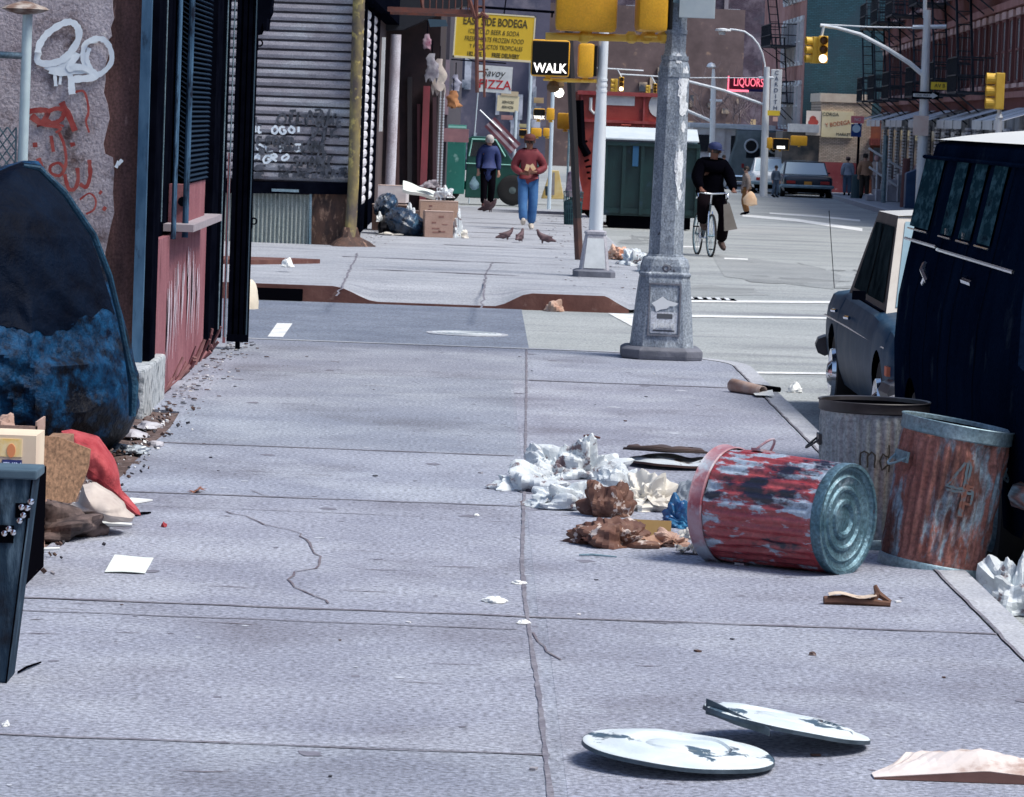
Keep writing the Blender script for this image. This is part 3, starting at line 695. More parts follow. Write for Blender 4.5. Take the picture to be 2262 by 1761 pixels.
q.tube([P(1035, -5, 65.8), P(1050, 40, 65.8), P(1065, 30, 65.8), P(1078, 40, 65.8)], .04, 6)
q.build('drop_ladder', M_FER, feo, world=True)

# ---- dark shop beyond with goods hung outside
t = thing('dark_grocery', 'dark narrow grocery front with pink red column and goods hanging outside', 'building', (-3, 82, 0))
q = MB(); q.b2(-20, -.92, 76.2, 87.6, -.1, 18); q.build('wall', mat('grocery_dark', (.018, .012, .016), (.04, .022, .026), 3, .9), t, world=True)
q = MB(); a_ = P(942, 200, 76); q.b2(a_.x-.06, a_.x+.07, 75.95, 76.15, .02, zAt(190, 76, 940)); q.build('red_column', mat('column_red', (.33, .06, .08), (.20, .05, .06), 4, .6, st=(1, 1, .3)), t, world=True)
q = MB()
for x in (974, 982):
    a_ = P(x, 200, 75.6).x
    for i in range(40): q.box((a_, 75.6, .1+i*.055), (.035, .02, .028))
    q.tube([(a_, 75.62, .03), (a_, 75.62, 2.4)], .008, 5)
q.build('chain', M_SILVER, t, world=True)
q = MB(); wpoly([(820, -40), (1040, -40), (1040, 12), (1000, 18), (945, 42), (890, 66), (820, 68)], 75.2, .8, q); q.build('awning', mat('awning_black', (.012, .014, .022), rough=.6), t, world=True)
q = MB(); wpoly([(945, 42), (985, 44), (990, 58), (950, 60)], 75.1, .05, q); q.build('awning_patch', mat('awning_blue', (.04, .08, .12)), t, world=True)
for (x, y, w2, h, c, nm) in [(878, 345, 8, 300, (.10, .05, .05), 'post'), (905, 300, 10, 260, (.035, .03, .035), 'door_frame'), (960, 330, 8, 230, (.06, .03, .04), 'post'), (925, 330, 7, 200, (.12, .04, .05), 'post')]:
    q = MB(); wpoly([(x-w2/2, y-h/2), (x+w2/2, y-h/2), (x+w2/2, y+h/2), (x-w2/2, y+h/2)], 76.05, .12, q); q.build(nm, mat('gp%d' % x, c), t, world=True)
q = MB(); q.b2(-8.5, -1.1, 76.16, 76.19, 5.2, 6.8); q.b2(-.915, -.9, 78, 79.2, 5, 6.8); q.b2(-.915, -.9, 81, 82.2, 5, 6.8); q.build('window', M_GLASS, t, world=True)
def hang(px, py, d, w_, h, m, label, name='hanging_bag', cat='bag', seed=1, grp='goods hanging outside the grocery'):
    tt = thing(name, label, cat, P(px, py, d), 0, grp); q = MB()
    def f(u, v):
        a = 2*PI*u; r_ = (.30+.62*min(1, v*1.6+.1)*(1-.25*v))*(1+.55*noise.noise(Vector((math.cos(a)*2, v*4, seed))))
        return Vector((w_/2*r_*math.cos(a)*(1+.35*noise.noise(Vector((v*5, seed, 0))))+.3*w_*noise.noise(Vector((v*3, seed*2, 1))), w_*.15*r_*math.sin(a), -v*h*(1+.35*noise.noise(Vector((a*1.5, seed, 5)))*v)))
    q.grid(14, 10, f); q.build('body', m, tt, smooth=True)
    q = MB(); q.tube([(0, 0, 0), (0, 0, .25)], .01, 5); q.build('cord', M_BLACK, tt)
hang(972, 130, 75.0, .30, .62, mat('hang_cream', (.62, .55, .48), (.5, .42, .4), 6), 'cream cloth bag hanging beside the grocery awning', seed=2)
hang(955, 118, 74.8, .30, .5, mat('hang_grey', (.20, .18, .22), (.42, .42, .46), 6), 'grey wrapped bundle hanging left of the cream cloth bag', 'hanging_bundle', 'bundle', 3)
hang(944, 75, 75.0, .2, .28, mat('hang_pink', (.25, .06, .12), (.5, .4, .45), 6), 'small pink and white bundle hanging just under the black awning', 'hanging_bundle', 'bundle', 4)
hang(1002, 200, 78, .32, .34, mat('hang_orange', (.52, .24, .10), (.42, .18, .08), 6), 'orange brown paper lantern hanging at the end of the grocery', 'hanging_lantern', 'lantern', 5)
hang(1007, 165, 80, .22, .34, mat('hang_blueg', (.45, .47, .58), (.3, .3, .4), 6), 'pale blue bundle hanging above the orange lantern', 'hanging_bundle', 'bundle', 6)

# ---- generic brick building with rows of windows
def windows(t, lst, frame_m, pane_m, lintel_m=None, axis='x', depth=.06):
    """lst of (a, z, w, h) on plane; axis 'y': wall faces -Y at local y=0, a is x; axis 'x': wall faces -X at local x=0, a is y"""
    for (a, z, w_, h, pl) in lst:
        f = MB()
        def bx(q, a0, a1, z0, z1, d0, d1):
            if axis == 'y': q.b2(a0, a1, pl-d1, pl-d0, z0, z1)
            elif axis == 'x': q.b2(pl-d1, pl-d0, a0, a1, z0, z1)
            else: q.b2(pl+d0, pl+d1, a0, a1, z0, z1)
        tq = .07
        bx(f, a-w_/2, a-w_/2+tq, z, z+h, 0, depth); bx(f, a+w_/2-tq, a+w_/2, z, z+h, 0, depth)
        bx(f, a-w_/2+tq, a+w_/2-tq, z+h-tq, z+h, 0, depth); bx(f, a-w_/2+tq, a+w_/2-tq, z, z+tq, 0, depth); bx(f, a-w_/2+tq, a+w_/2-tq, z+h/2-.03, z+h/2+.03, 0, depth)
        fo = f.build('window', frame_m, t)
        g = MB(); bx(g, a-w_/2+tq, a+w_/2-tq, z+tq, z+h-tq, .002, depth*.5); g.build('pane', pane_m, fo)
        if lintel_m:
            g = MB(); bx(g, a-w_/2-.12, a+w_/2+.12, z+h+.01, z+h+.2, 0, .1); g.build('lintel', lintel_m, fo); g = MB(); bx(g, a-w_/2-.1, a+w_/2+.1, z-.12, z-.01, 0, .13); g.build('sill', lintel_m, fo)
M_BR1 = mat('brick_purple', (.075, .055, .09), (.14, .095, .12), .22, .95, c3=(.22, .18, .22), s3=.5, t3=.58, w3=.08, brick=(1, (PI/2, 0, 0)), c4=(.07, .065, .09), s4=.6, t4=.62, speck=.3)
M_BR2 = mat('brick_red', (.34, .075, .065), (.46, .14, .12), .5, .9, c3=(.20, .05, .05), s3=.8, t3=.6, w3=.08, brick=(1, (PI/2, 0, PI/2)))
M_BR3 = mat('brick_pink', (.38, .18, .16), (.46, .25, .23), .6, .9, c3=(.26, .11, .11), s3=1, t3=.6)
M_TEAL = mat('teal_wall', (.02, .075, .105), (.03, .105, .145), .4, .9, c3=(.025, .055, .08), s3=1.0, t3=.56, w3=.1, brick=(1, (PI/2, 0, 0)), speck=.3)
M_STONE = mat('stone_lintel', (.55, .36, .35), (.62, .44, .42), 2, .85)
M_FE = mat('fire_escape_black', (.010, .016, .028), rough=.6)
M_PANE = mat('pane_dusty', (.16, .20, .23), (.32, .36, .38), .8, .2)

t = thing('housing_block', 'huge purple brown brick block with small windows closing the avenue', 'building', (10, 270, 0))
q = MB(); q.b2(-50, 70, 0, 18, -3, 42); q.build('wall', M_BR1, t)
q = MB()
for x in (-3.6, 1.2, 6.5, 16.5): q.b2(x, x+.28, -.25, 0, -1, 42)
q.build('pilaster', mat('brick_pale_strip', (.20, .17, .20), (.28, .25, .28), .6), t)
lst = []
for i in range(-2, 13):
    for j in range(5):
        lst.append((-4.6+i*2.35+(.5 if i % 3 == 0 else 0), .3+j*2.75, .95, 1.35, 0))
windows(t, lst, mat('win_frame_pale', (.42, .45, .50)), mat('win_pane_far', (.07, .10, .13), (.22, .26, .30), .5, .25), None, 'y')

def fire_escape(parent, y0, y1, z, out=.95, n=1, name='fire_escape', dz=3.0):
    q = MB(); xo = -out
    for k in range(n):
        zz = z+k*dz
        q.b2(xo, 0, y0, y1, zz-.06, zz)
        for rz in (.45, .95):
            q.tube([(xo, y0, zz+rz), (xo, y1, zz+rz)], .03, 4); q.tube([(xo, y0, zz+rz), (0, y0, zz+rz)], .03, 4); q.tube([(xo, y1, zz+rz), (0, y1, zz+rz)], .03, 4)
        m_ = int((y1-y0)/.22)
        for i in range(m_+1): yy = y0+(y1-y0)*i/m_; q.tube([(xo, yy, zz), (xo, yy, zz+.95)], .014, 4)
        for i in range(5): q.tube([(xo+.2*i, y0, zz), (xo+.2*i, y0, zz+.95)], .014, 4)
        q.tube([(xo+.1, y0+.3, zz), (xo+.1, y1-.4, zz+dz)], .045, 4); q.tube([(xo+.5, y0+.3, zz), (xo+.5, y1-.4, zz+dz)], .045, 4)
        for i in range(9): yy = y0+.3+(y1-y0-.7)*i/8; q.box((xo+.3, yy, zz+dz*i/8), (.42, .2, .03))
        for yy in (y0+.1, y1-.1): q.tube([(xo, yy, zz-.05), (0, yy, zz-.9)], .03, 4)
    return q.build(name, M_FE, parent)

# pink tenement with teal party wall
t = thing('teal_walled_tenement', 'pink brick tenement with white window strips, fire escapes and a blank teal side wall', 'building', (14.2, 172, 0))
q = MB(); q.b2(0, 30, .1, 26, -1.2, 13); q.build('wall', M_BR3, t)
q = MB(); q.b2(.02, 30, 0, .1, -1.2, 13); q.build('party_wall', M_TEAL, t)
lst = [(1.6+i*2.0, 1.9+j*2.9, 1.0, 1.9, 0) for i in range(6) for j in range(3)]
windows(t, lst, M_WHITE, M_GLASS, M_WHITE, 'x', .16)
fire_escape(t, 3.5, 9.5, 5.6, 1.3, 3, dz=2.9); fire_escape(t, 3.5, 7.5, 3.0, .9, 1)
q = MB(); q.b2(-.9, 0, .4, 26, 1.1, 1.6); q.build('awning', mat('awn_dark', (.05, .03, .03)), t)
q = MB(); q.b2(-.03, 0, 1, 25, -1, 1.1); q.build('shopfront', mat('shop_dark2', (.05, .06, .07), (.2, .2, .2), 1.2, .4), t)
# low cream corner shop
t = thing('corner_market', 'low cream corner market with yellow sign board and dark red lower wall', 'building', (14.55, 166.6, prof(167)+.15))
zg = prof(167)+.15
q = MB(); q.b2(0, 2.2, 0, 5, 1.3, zAt(226, 166.6, 1850)-zg); q.build('wall', mat('cream_brick', (.62, .48, .38), (.70, .58, .48), 1.5, .85, brick=(1.2, (PI/2, 0, 0))), t)
q = MB(); q.b2(-.05, 2.25, -.05, 5, zAt(226, 166.6, 1850)-zg, zAt(207, 166.6, 1850)-zg); q.build('parapet', mat('cream_parapet', (.72, .64, .54), (.6, .5, .42), 3), t)
q = MB(); q.b2(0, 2.2, 0, 5, 0, 1.3); q.build('dado', mat('dark_red_paint', (.26, .045, .06), (.34, .08, .09), 2, .8, c3=(.5, .38, .40), s3=4, t3=.66, w3=.03), t)
q = MB(); q.b2(2.2, 3.3, 0, 5, 0, zAt(265, 166.6, 1900)-zg); q.build('side_wall', mat('rust_tile', (.30, .11, .06), (.20, .07, .05), 2), t)
q = MB(); q.b2(2.35, 2.95, -.03, 0, 0, 2.0); q.build('door', mat('shop_door', (.30, .36, .38), (.10, .12, .14), 2, .2), t)
q = MB(); q.b2(2.15, 3.1, -.4, -.02, 2.1, 2.4); q.build('door_awning', M_BR2, t)
z0s, z1s = zAt(304, 166.5, 1850)-zg, zAt(246, 166.5, 1850)-zg
q = MB(); q.b2(.05, 1.42, -.1, -.01, z0s, z1s); sg = q.build('sign', mat('sign_cream_yellow', (.78, .68, .42), (.82, .74, .52), 3, .6), t)
text('CORGA', .2, M_TEXTK, sg, (.42, -.105, z1s-.15)); text('Y BODEGA', .26, mat('sign_red', (.5, .12, .05)), sg, (.75, -.105, (z0s+z1s)/2+.02), rot=Matrix.Rotation(R(-10), 4, 'Y') @ Matrix.Rotation(PI/2, 4, 'X'), sx=.85); text('MARKET', .17, M_TEXTK, sg, (1.02, -.105, z0s+.14))
q = MB(); q.b2(-.62, .02, -.08, -.01, z0s+.05, z1s-.02); sg = q.build('side_sign', mat('sign_white', (.75, .68, .62)), t)
q = MB()
for k, (x, z, r_) in enumerate([(-.33, .75, .15), (-.22, .62, .13), (-.42, .6, .12), (-.3, .5, .12)]): q.lathe([(r_, 0), (r_, .01)], 9, Matrix.Translation((x, -.085-.003*k, z0s+z)) @ Matrix.Rotation(PI/2, 4, 'X'))
q.build('red_flower', mat('flower_red', (.45, .07, .05), (.3, .04, .04), 6), sg)
q = MB(); q.b2(-1.6, 0, .1, 4, 0, 2.55); q.build('side_bay', mat('bay_dark', (.05, .055, .06), (.20, .17, .15), 1.5, .4), t)
q = MB(); q.b2(-1.4, -.1, -.7, .1, 2.55, 2.9); q.build('bay_awning', M_WHITE, t)

# long red brick tenement on the right
AZ = -math.atan(.0476)
t = thing('red_tenement', 'long red brick tenement with stone window lintels and black fire escapes on the right', 'building', (16.9, 164, 0), AZ)
q = MB(); q.b2(0, 20, -74, 0, 2.6, 8.7); q.build('wall', M_BR2, t)
q = MB(); q.b2(0.02, 20, -74, -.02, -1.2, 2.6); q.build('ground_floor', mat('shop_grey', (.16, .17, .19), (.34, .35, .38), .5, .7, c3=(.05, .06, .08), s3=1.3, t3=.55, st=(1, 1, .2)), t)
lst = [(-1.6-i*2.15, z, 1.05, 1.75, 0) for i in range(33) for z in (3.3, 6.35)]
windows(t, lst, mat('win_frame_red', (.16, .06, .06)), M_PANE, M_STONE, 'x', .08)
q = MB(); q.b2(-.14, 0, -74, 0, 5.3, 5.5); q.b2(-.10, 0, -74, 0, 2.92, 3.08); q.build('string_course', mat('band_red', (.30, .12, .11), (.38, .18, .17), 2), t)
for k, (ya, yb) in enumerate([(-5, -.6), (-14, -9.5), (-24, -20), (-38, -34), (-47.5, -43.5), (-57, -53.5)]): fire_escape(t, ya, yb, 3.1, 1.1, 2, dz=3.05)
q = MB()
for k in range(22):
    y0 = -74+k*3.3
    q = MB()
    if k % 4 != 3: q.add([(-.05, y0, 2.65), (-.05, y0+3, 2.65), (-1.2, y0+3, 2.28), (-1.2, y0, 2.28), (-1.2, y0+3, 2.05), (-1.2, y0, 2.05)], [(0, 1, 2, 3), (3, 2, 4, 5)])
    if q.v: q.build('awning', mat('awning_pale', (.50, .52, .56), (.72, .73, .75), .6, .6), t)
q = MB()
for k in range(16):
    y0 = -2-k*4.4; q = MB(); q.b2(-.06, 0, y0-1.7, y0, -.6, 1.95); q.build('shop_window', M_GLASS, t)
q = MB()
for k in range(15):
    y0 = -4.05-k*4.4
    q = MB()
    for i in range(22): q.b2(-.12, -.02, y0-1.1, y0, -.5+i*.12, -.42+i*.12)
    q.build('pale_cladding', mat('cladding', (.55, .56, .60)), t)
t = thing('brick_block', 'plain red brick block behind the parked van on the right', 'building', (15, 45, 0))
q = MB(); q.b2(0, 15, 0, 42, 0, 8); q.build('wall', M_BR2, t)
windows(t, [(1.6+i*2.6, 3.6+j*3.1, 1.1, 1.8, 0) for i in range(15) for j in range(1)], M_STONE, M_PANE, M_STONE, 'x')

# left side beyond the second side street
t = thing('purple_shop_row', 'dark shop row with awnings beyond the second side street', 'building', (-3, 104, 0))
q = MB(); q.b2(-20, 2.0, 0, 60, -1.2, 16); q.build('wall', mat('shoprow_dark', (.03, .035, .05), (.07, .05, .065), .5, .9), t)
q = MB()
r4 = random.Random(4)
for k in range(14):
    x = r4.uniform(-1.2, 2.0); z = r4.uniform(.2, 3.2); q = MB(); q.b2(x, x+r4.uniform(.08, .35), -.1-.01*k, 0, z, z+r4.uniform(.3, 1.3)); q.build('shop_trim', mat('trim_mixed', (.10, .12, .20), (.32, .22, .24), 1.2), t)
q = MB(); q.b2(.2, 2.6, -1.2, .0, 1.2, 1.55); q.build('awning', mat('awn_pink', (.32, .16, .17), (.2, .1, .12), 2), t)
t = thing('blue_grey_block', 'blue grey block far down the left side behind the signs', 'building', (-6, 205, 0))
q = MB(); q.b2(-10, 9.3, 0, 30, -2, 24); q.build('wall', mat('bluegrey_brick', (.06, .065, .10), (.12, .11, .16), .4, .9, c3=(.18, .16, .20), s3=.7, t3=.6, speck=.3), t)
q = MB()
for k in range(26):
    x = r4.uniform(2, 9); z = r4.uniform(-1.5, 3.5); q = MB(); q.b2(x, x+r4.uniform(.1, .5), -.1-.01*k, 0, z, z+r4.uniform(.4, 2.2)); q.build('shop_trim', mat('trim_pale', (.10, .13, .18), (.50, .52, .60), .9, lo=.4, hi=.6), t)
t = thing('street_clutter_wall', 'dark brick row low behind the parked vans', 'building', (12, 240, 0))
q = MB(); q.b2(-9, 4, 0, 10, -2, 9); q.build('wall', mat('row_brown', (.10, .07, .07), (.17, .12, .12), .7, .9, c3=(.3, .2, .15), s3=1.4, t3=.64, w3=.03), t)
q = MB()
for k in range(34):
    x = r4.uniform(-6, 4); z = r4.uniform(-.5, 5); q = MB(); q.b2(x, x+r4.uniform(.1, .5), -.1-.01*k, 0, z, z+r4.uniform(.2, .8)); q.build('shop_trim', mat('trim_warm', (.05, .06, .08), (.55, .42, .30), 1.1, lo=.45, hi=.6), t)

# unseen building rows added behind and beside the viewer to cut sky fill
for (x, y, dx, dy, h, lab) in [(-22, -46, 19.5, 46, 15, 'unseen brick row added behind the viewer on the left to block sky light'), (15.5, -40, 12, 78, 10, 'unseen brick row added across the avenue on the right to block sky light')]:
    t = thing('sky_blocker_row', lab, 'building', (x, y, 0)); q = MB(); q.b2(0, dx, 0, dy, -.2, h); q.build('wall', M_BR2, t)
    q = MB(); q.b2(-.3, dx+.3, -.3, dy+.3, h, h+.5); q.build('cornice', M_STONE, t)
    windows(t, [(2+i*3.2, 3.5+j*3.2, 1.1, 1.8, 0 if x > 0 else dx) for i in range(int(dy/3.3)) for j in range(int(h/3.4)-1)], M_STONE, M_PANE, None, 'x' if x > 0 else 'xr')
# ================================================================== LAMP POST AND SIGNALS
def chamf(q, lv, M=None):
    """octagonal loft: (half width, chamfer, z)"""
    vs = []
    for h, c, z in lv:
        for x, y in ((h, -h+c), (h, h-c), (h-c, h), (-h+c, h), (-h, h-c), (-h, -h+c), (-h+c, -h), (h-c, -h)): vs.append(Vector((x, y, z)))
    if M is not None: vs = [M @ v for v in vs]
    k = len(lv); fs = [(i*8+j, i*8+(j+1) % 8, (i+1)*8+(j+1) % 8, (i+1)*8+j) for i in range(k-1) for j in range(8)]
    fs += [tuple(range(8))[::-1], tuple((k-1)*8+j for j in range(8))]
    return q.add(vs, fs)
def octr(a, r):                              # radius of an octagon with flats at +-X, +-Y and flat distance r
    m_ = (a+PI/8) % (PI/4)-PI/8
    return r/math.cos(m_)
M_CAST = mat('cast_iron_paint', (.19, .23, .29), (.33, .38, .44), 5, .6, .15, c3=(.50, .56, .62), s3=7, t3=.62, w3=.05, st=(1.5, 1.5, .6), bump=.5, bscale=26, speck=.4, c4=(.06, .06, .08), s4=9, t4=.67, w4=.02, st4=(1, 1, 1))
M_CAST2 = mat('dark_cast', (.10, .11, .14), (.16, .17, .21), 5, .7, bump=.4)
M_TORN = mat('torn_paper', (.72, .76, .80), (.45, .50, .56), 6, .8, lo=.5, hi=.7, speck=.2)
def patch(q, rf, z0, zh, a0, ah, seed, off=.004):
    """ragged paper wrapped on an octagonal shaft"""
    r_ = random.Random(seed); n = 26; c_ = None; vs = []
    for k in range(n):
        t_ = 2*PI*k/n; e = .72+.42*r_.random()
        for f in (1.0, .5): vs.append((a0+ah*f*e*math.cos(t_), z0+zh*f*e*math.sin(t_)))
    vs.append((a0, z0))
    P3 = [Vector(((octr(a, rf(z))+off)*math.cos(a), (octr(a, rf(z))+off)*math.sin(a), z)) for a, z in vs]
    fs = []
    for k in range(n):
        k2 = (k+1) % n; fs += [(2*k, 2*k2, 2*k2+1, 2*k+1), (2*k+1, 2*k2+1, 2*n)]
    q.add(P3, fs)
LPX = G(1461, 793, 0); 
lp = thing('street_lamp', 'thick grey octagonal lamp post with torn paper and a poster panel on its flared base', 'lamp post', (LPX.x, LPX.y+.12, 0), (0, R(.4), 0))
q = MB(); chamf(q, [(.335, .14, 0), (.34, .14, .03), (.34, .14, .08), (.30, .12, .105)]); q.build('base_plate', M_CAST2, lp, bevel=.012)
q = MB(); chamf(q, [(.262, .09, .10), (.255, .085, .16), (.232, .08, .45), (.212, .075, .66), (.205, .07, .69), (.215, .07, .70), (.215, .07, .72), (.20, .07, .73), (.20, .075, .78), (.185, .08, .84), (.15, .07, .86), (.15, .07, .875)]); q.build('pedestal', M_CAST, lp, bevel=.006)
rf = lambda z: .142-.018*(z-.85)/1.7 if z < 2.45 else max(.086, .124-.042*(z-2.45)/.12)
q = MB(); chamf(q, [(rf(z), rf(z)*(2-math.sqrt(2)), z) for z in (.85, 1.5, 2.0, 2.44, 2.57, 3.2, 5, 8.4)])
for z in (2.36, 2.50, 2.72): chamf(q, [(rf(z)+.006, rf(z)*.58, z), (rf(z)+.006, rf(z)*.58, z+.035)])
q.build('shaft', M_CAST, lp)
q = MB(); q.tube([(0, 0, 8.3), (0, 0, 8.9), (.6, 0, 9.5), (2.2, 0, 9.6)], .04, 8); q.build('lamp_arm', M_CAST, lp)
q = MB(); q.lathe([(.02, .1), (.2, .06), (.22, 0), (.12, -.08)], 16, Matrix.Translation((2.3, 0, 9.55))); q.build('lamp_head', M_CAST, lp)
q = MB()
for k in range(8):
    a = PI/4*k-PI/2; m_ = Matrix.Translation((.19*math.cos(a), .19*math.sin(a), .765)) @ Matrix.Rotation(a+PI/2, 4, 'Z') @ Matrix.Rotation(PI/2, 4, 'X'); q.lathe([(.034, 0), (.034, .012), (.02, .016), (.012, .008)], 12, m_)
q.build('rosette', M_CAST2, lp)
def wedge(q, x0, x1, z0, z1, th=.01, off=.0):      # panel lying on the sloping front of the pedestal
    yf = lambda z: -(.262-(.262-.205)*((z-.10)/.59))-off
    q.add([(x0, yf(z0), z0), (x1, yf(z0), z0), (x1, yf(z1), z1), (x0, yf(z1), z1), (x0, yf(z0)-th, z0), (x1, yf(z0)-th, z0), (x1, yf(z1)-th, z1), (x0, yf(z1)-th, z1)],
          [(4, 5, 6, 7), (0, 1, 5, 4), (1, 2, 6, 5), (2, 3, 7, 6), (3, 0, 4, 7)])
q = MB()
for a_ in [(-.135, -.122, .20, .64), (.122, .135, .20, .64), (-.122, .122, .20, .213), (-.122, .122, .627, .64)]: wedge(q, *a_, th=.014)
door = q.build('access_door', M_CAST2, lp)
q = MB(); wedge(q, -.112, .112, .222, .40, .004); q.build('poster', mat('poster_grey', (.58, .62, .68), (.40, .43, .50), 8, .7, speck=.3), door)
q = MB(); wedge(q, -.09, .09, .238, .25, .007); wedge(q, -.06, .07, .345, .385, .0065); q.build('poster_band', mat('poster_band_dark', (.08, .09, .11)), door)
text('LIBRE', .05, M_WHITE, door, (0, -.262, .285), sx=1.5, rot=Matrix.Rotation(R(84), 4, 'X'))
q = MB(); r_ = random.Random(3)
pts = [(-.11, .47), (-.06, .50), (-.02, .53), (.02, .50), (.06, .49), (.115, .475), (.09, .455), (.04, .45), (.02, .43), (-.03, .42), (-.07, .40), (-.08, .44)]
q.add([(x, -.243+(.5-z)*.02, z) for x, z in pts], [tuple(range(len(pts)))])
q.build('torn_poster', mat('torn_white', (.82, .86, .88)), door)
q = MB()
for z, zh, a, ah, s_ in [(2.28, .16, -.95, .42, 1), (2.12, .10, -.85, .35, 2), (1.62, .17, -1.0, .36, 3), (1.50, .10, -1.05, .22, 8), (2.38, .07, -.7, .25, 4), (1.38, .05, -.9, .18, 5), (1.95, .05, -.8, .2, 6), (2.52, .05, -1.3, .3, 7)]: patch(q, rf, z, zh, a, ah, s_)
q.build('torn_paper', M_TORN, lp)
t = thing('street_sign', 'blank grey back of a street sign high on the thick lamp post', 'sign', P(1500, 20, LPX.y-.02))
q = MB(); q.b2(.0, .30, -.01, .01, -.07, .35); q.build('plate', mat('sign_back', (.42, .50, .55), (.50, .57, .60), 5, .5, .2), t, bevel=.004)
q = MB(); q.b2(-.05, .08, .01, .03, .05, .09); q.build('clamp', M_GALV, t)

def ped_signal(label, loc, rz, w_=.50, h=.52, dp=.24, walk=False, group=None, arms=()):
    t = thing('pedestrian_signal', label, 'pedestrian signal', loc, rz, group)
    q = MB(); q.box((0, dp*.5, h/2), (w_, dp, h)); q.build('housing', M_YEL, t, bevel=.045, smooth=True)
    q = MB(); q.b2(-w_*.47, w_*.47, -.035, 0, .02, h-.02); q.build('visor', mat('visor_black', (.006, .006, .006), rough=.5, spec=.2), t, bevel=.012)
    q = MB(); q.tube([(-.02, dp*.5, .01), (-.02, dp*.5, -.05)], .035, 8); q.lathe([(.05, -.05), (.06, -.035), (.05, -.02)], 10, Matrix.Translation((-.02, dp*.5, 0))); q.build('mount', M_YEL2, t)
    if walk: text('WALK', .16, mat('walk_lit', (1, .95, .88), emit=1.1), t, (0, -.04, .10), sx=.88, bold=.003)
    return t
d1 = LPX.y+.12
g_ = 'yellow pedestrian signals on the lamp posts'
p_ = P(1294, 70, d1); ped_signal('large yellow pedestrian signal seen from behind at the top of the picture', (p_.x, p_.y+.12, p_.z), PI-.02, .515, .56)
p_ = P(1436, 72, d1); ped_signal('yellow pedestrian signal seen side on against the thick lamp post', (p_.x+.12, p_.y-.25, p_.z), PI/2+.05, .40, .56, .25)
t = thing('signal_bracket', 'yellow pipe bracket joining the two large signals to the thick lamp post', 'bracket', P(1472, 86, d1))
q = MB(); a_ = Vector(P(1205, 80, d1))-Vector(P(1472, 86, d1)); q.tube([a_, (0, 0, 0)], .032, 10)
for px in (1290, 1395, 1428, 1465): v = P(px, 83, d1)-P(1472, 86, d1); q.lathe([(.02, -.05), (.05, -.03), (.055, .02), (.03, .05)], 10, Matrix.Translation(v))
q.build('pipe', M_YEL2, t, smooth=True)

# thinner silver post on the far corner
W2 = G(1312, 612, .03)
t = thing('signal_post', 'slim silver signal post with a white panelled base on the far corner', 'signal post', (W2.x, W2.y+.1, zf(W2.x, W2.y)), (0, R(.2), 0))
q = MB(); chamf(q, [(.26, .06, 0), (.26, .06, .07), (.22, .05, .09)]); q.build('base_plate', M_CAST2, t)
q = MB(); chamf(q, [(.185, .03, .08), (.15, .03, .38), (.125, .03, .52), (.135, .03, .53), (.135, .03, .56), (.08, .03, .58)]); q.build('pedestal', mat('pedestal_grey', (.30, .30, .35), (.42, .42, .47), 5, .7, speck=.2), t)
q = MB(); q.add([(-.135, -.19, .11), (.135, -.19, .11), (.10, -.145, .48), (-.10, -.145, .48)], [(0, 1, 2, 3)]); q.build('base_panel', mat('panel_white', (.72, .76, .78), (.60, .64, .66), 6, .7, c3=(.2, .22, .25), s3=12, t3=.7), t)
q = MB(); q.lathe([(.088, .55), (.078, 1.6), (.062, 2.4), (.06, 6)], 14)
for z in (2.28, 2.35, 2.42): q.lathe([(.07, z), (.07, z+.03)], 14)
q.build('shaft', M_SILVER, t, smooth=True)
d2 = W2.y+.1
p_ = P(1214, 170, d2-.1); ped_signal('black faced pedestrian signal lit with the word WALK', (p_.x, p_.y-.1, p_.z), 0, .475, .455, .16, walk=True)
p_ = P(1293, 172, d2); ped_signal('small yellow pedestrian signal seen side on against the slim silver post', (p_.x+.10, p_.y, p_.z), PI/2, .36, .42, .20)
t = thing('signal_bracket', 'thin yellow pipe bracket holding the WALK signal to the slim silver post', 'bracket', P(1320, 178, d2))
for yy, xx in ((177, 1215), (80, 1207)):
    q = MB(); q.tube([P(xx, yy, d2)-P(1320, 178, d2), P(1318, yy+2, d2)-P(1320, 178, d2)], .024, 8); q.build('pipe', M_YEL2, t)
q = MB(); v = P(1222, 190, d2)-P(1320, 178, d2); q.lathe([(.03, -.08), (.075, -.05), (.08, 0), (.04, .06)], 10, Matrix.Translation(v)); q.build('end_cap', mat('cap_brown', (.12, .07, .03)), t)
# leaning sign post
a_ = P(1279, 576, 53); b_ = P(1256, 60, 53)
t = thing('leaning_post', 'rusty black leaning post beside the slim silver post', 'post', (a_.x, 53, .03))
q = MB(); q.tube([(0, 0, 0), (b_.x-a_.x, 0, b_.z-.03)], .055, 8); q.build('post', mat('post_black', (.012, .010, .012), rough=.6), t)
q = MB(); q.tube([(0, 0, 0), ((b_.x-a_.x)*.18, 0, (b_.z-.03)*.18)], .058, 8); q.build('rusty_foot', mat('post_brown', (.10, .045, .035), (.05, .03, .03), 6), t)

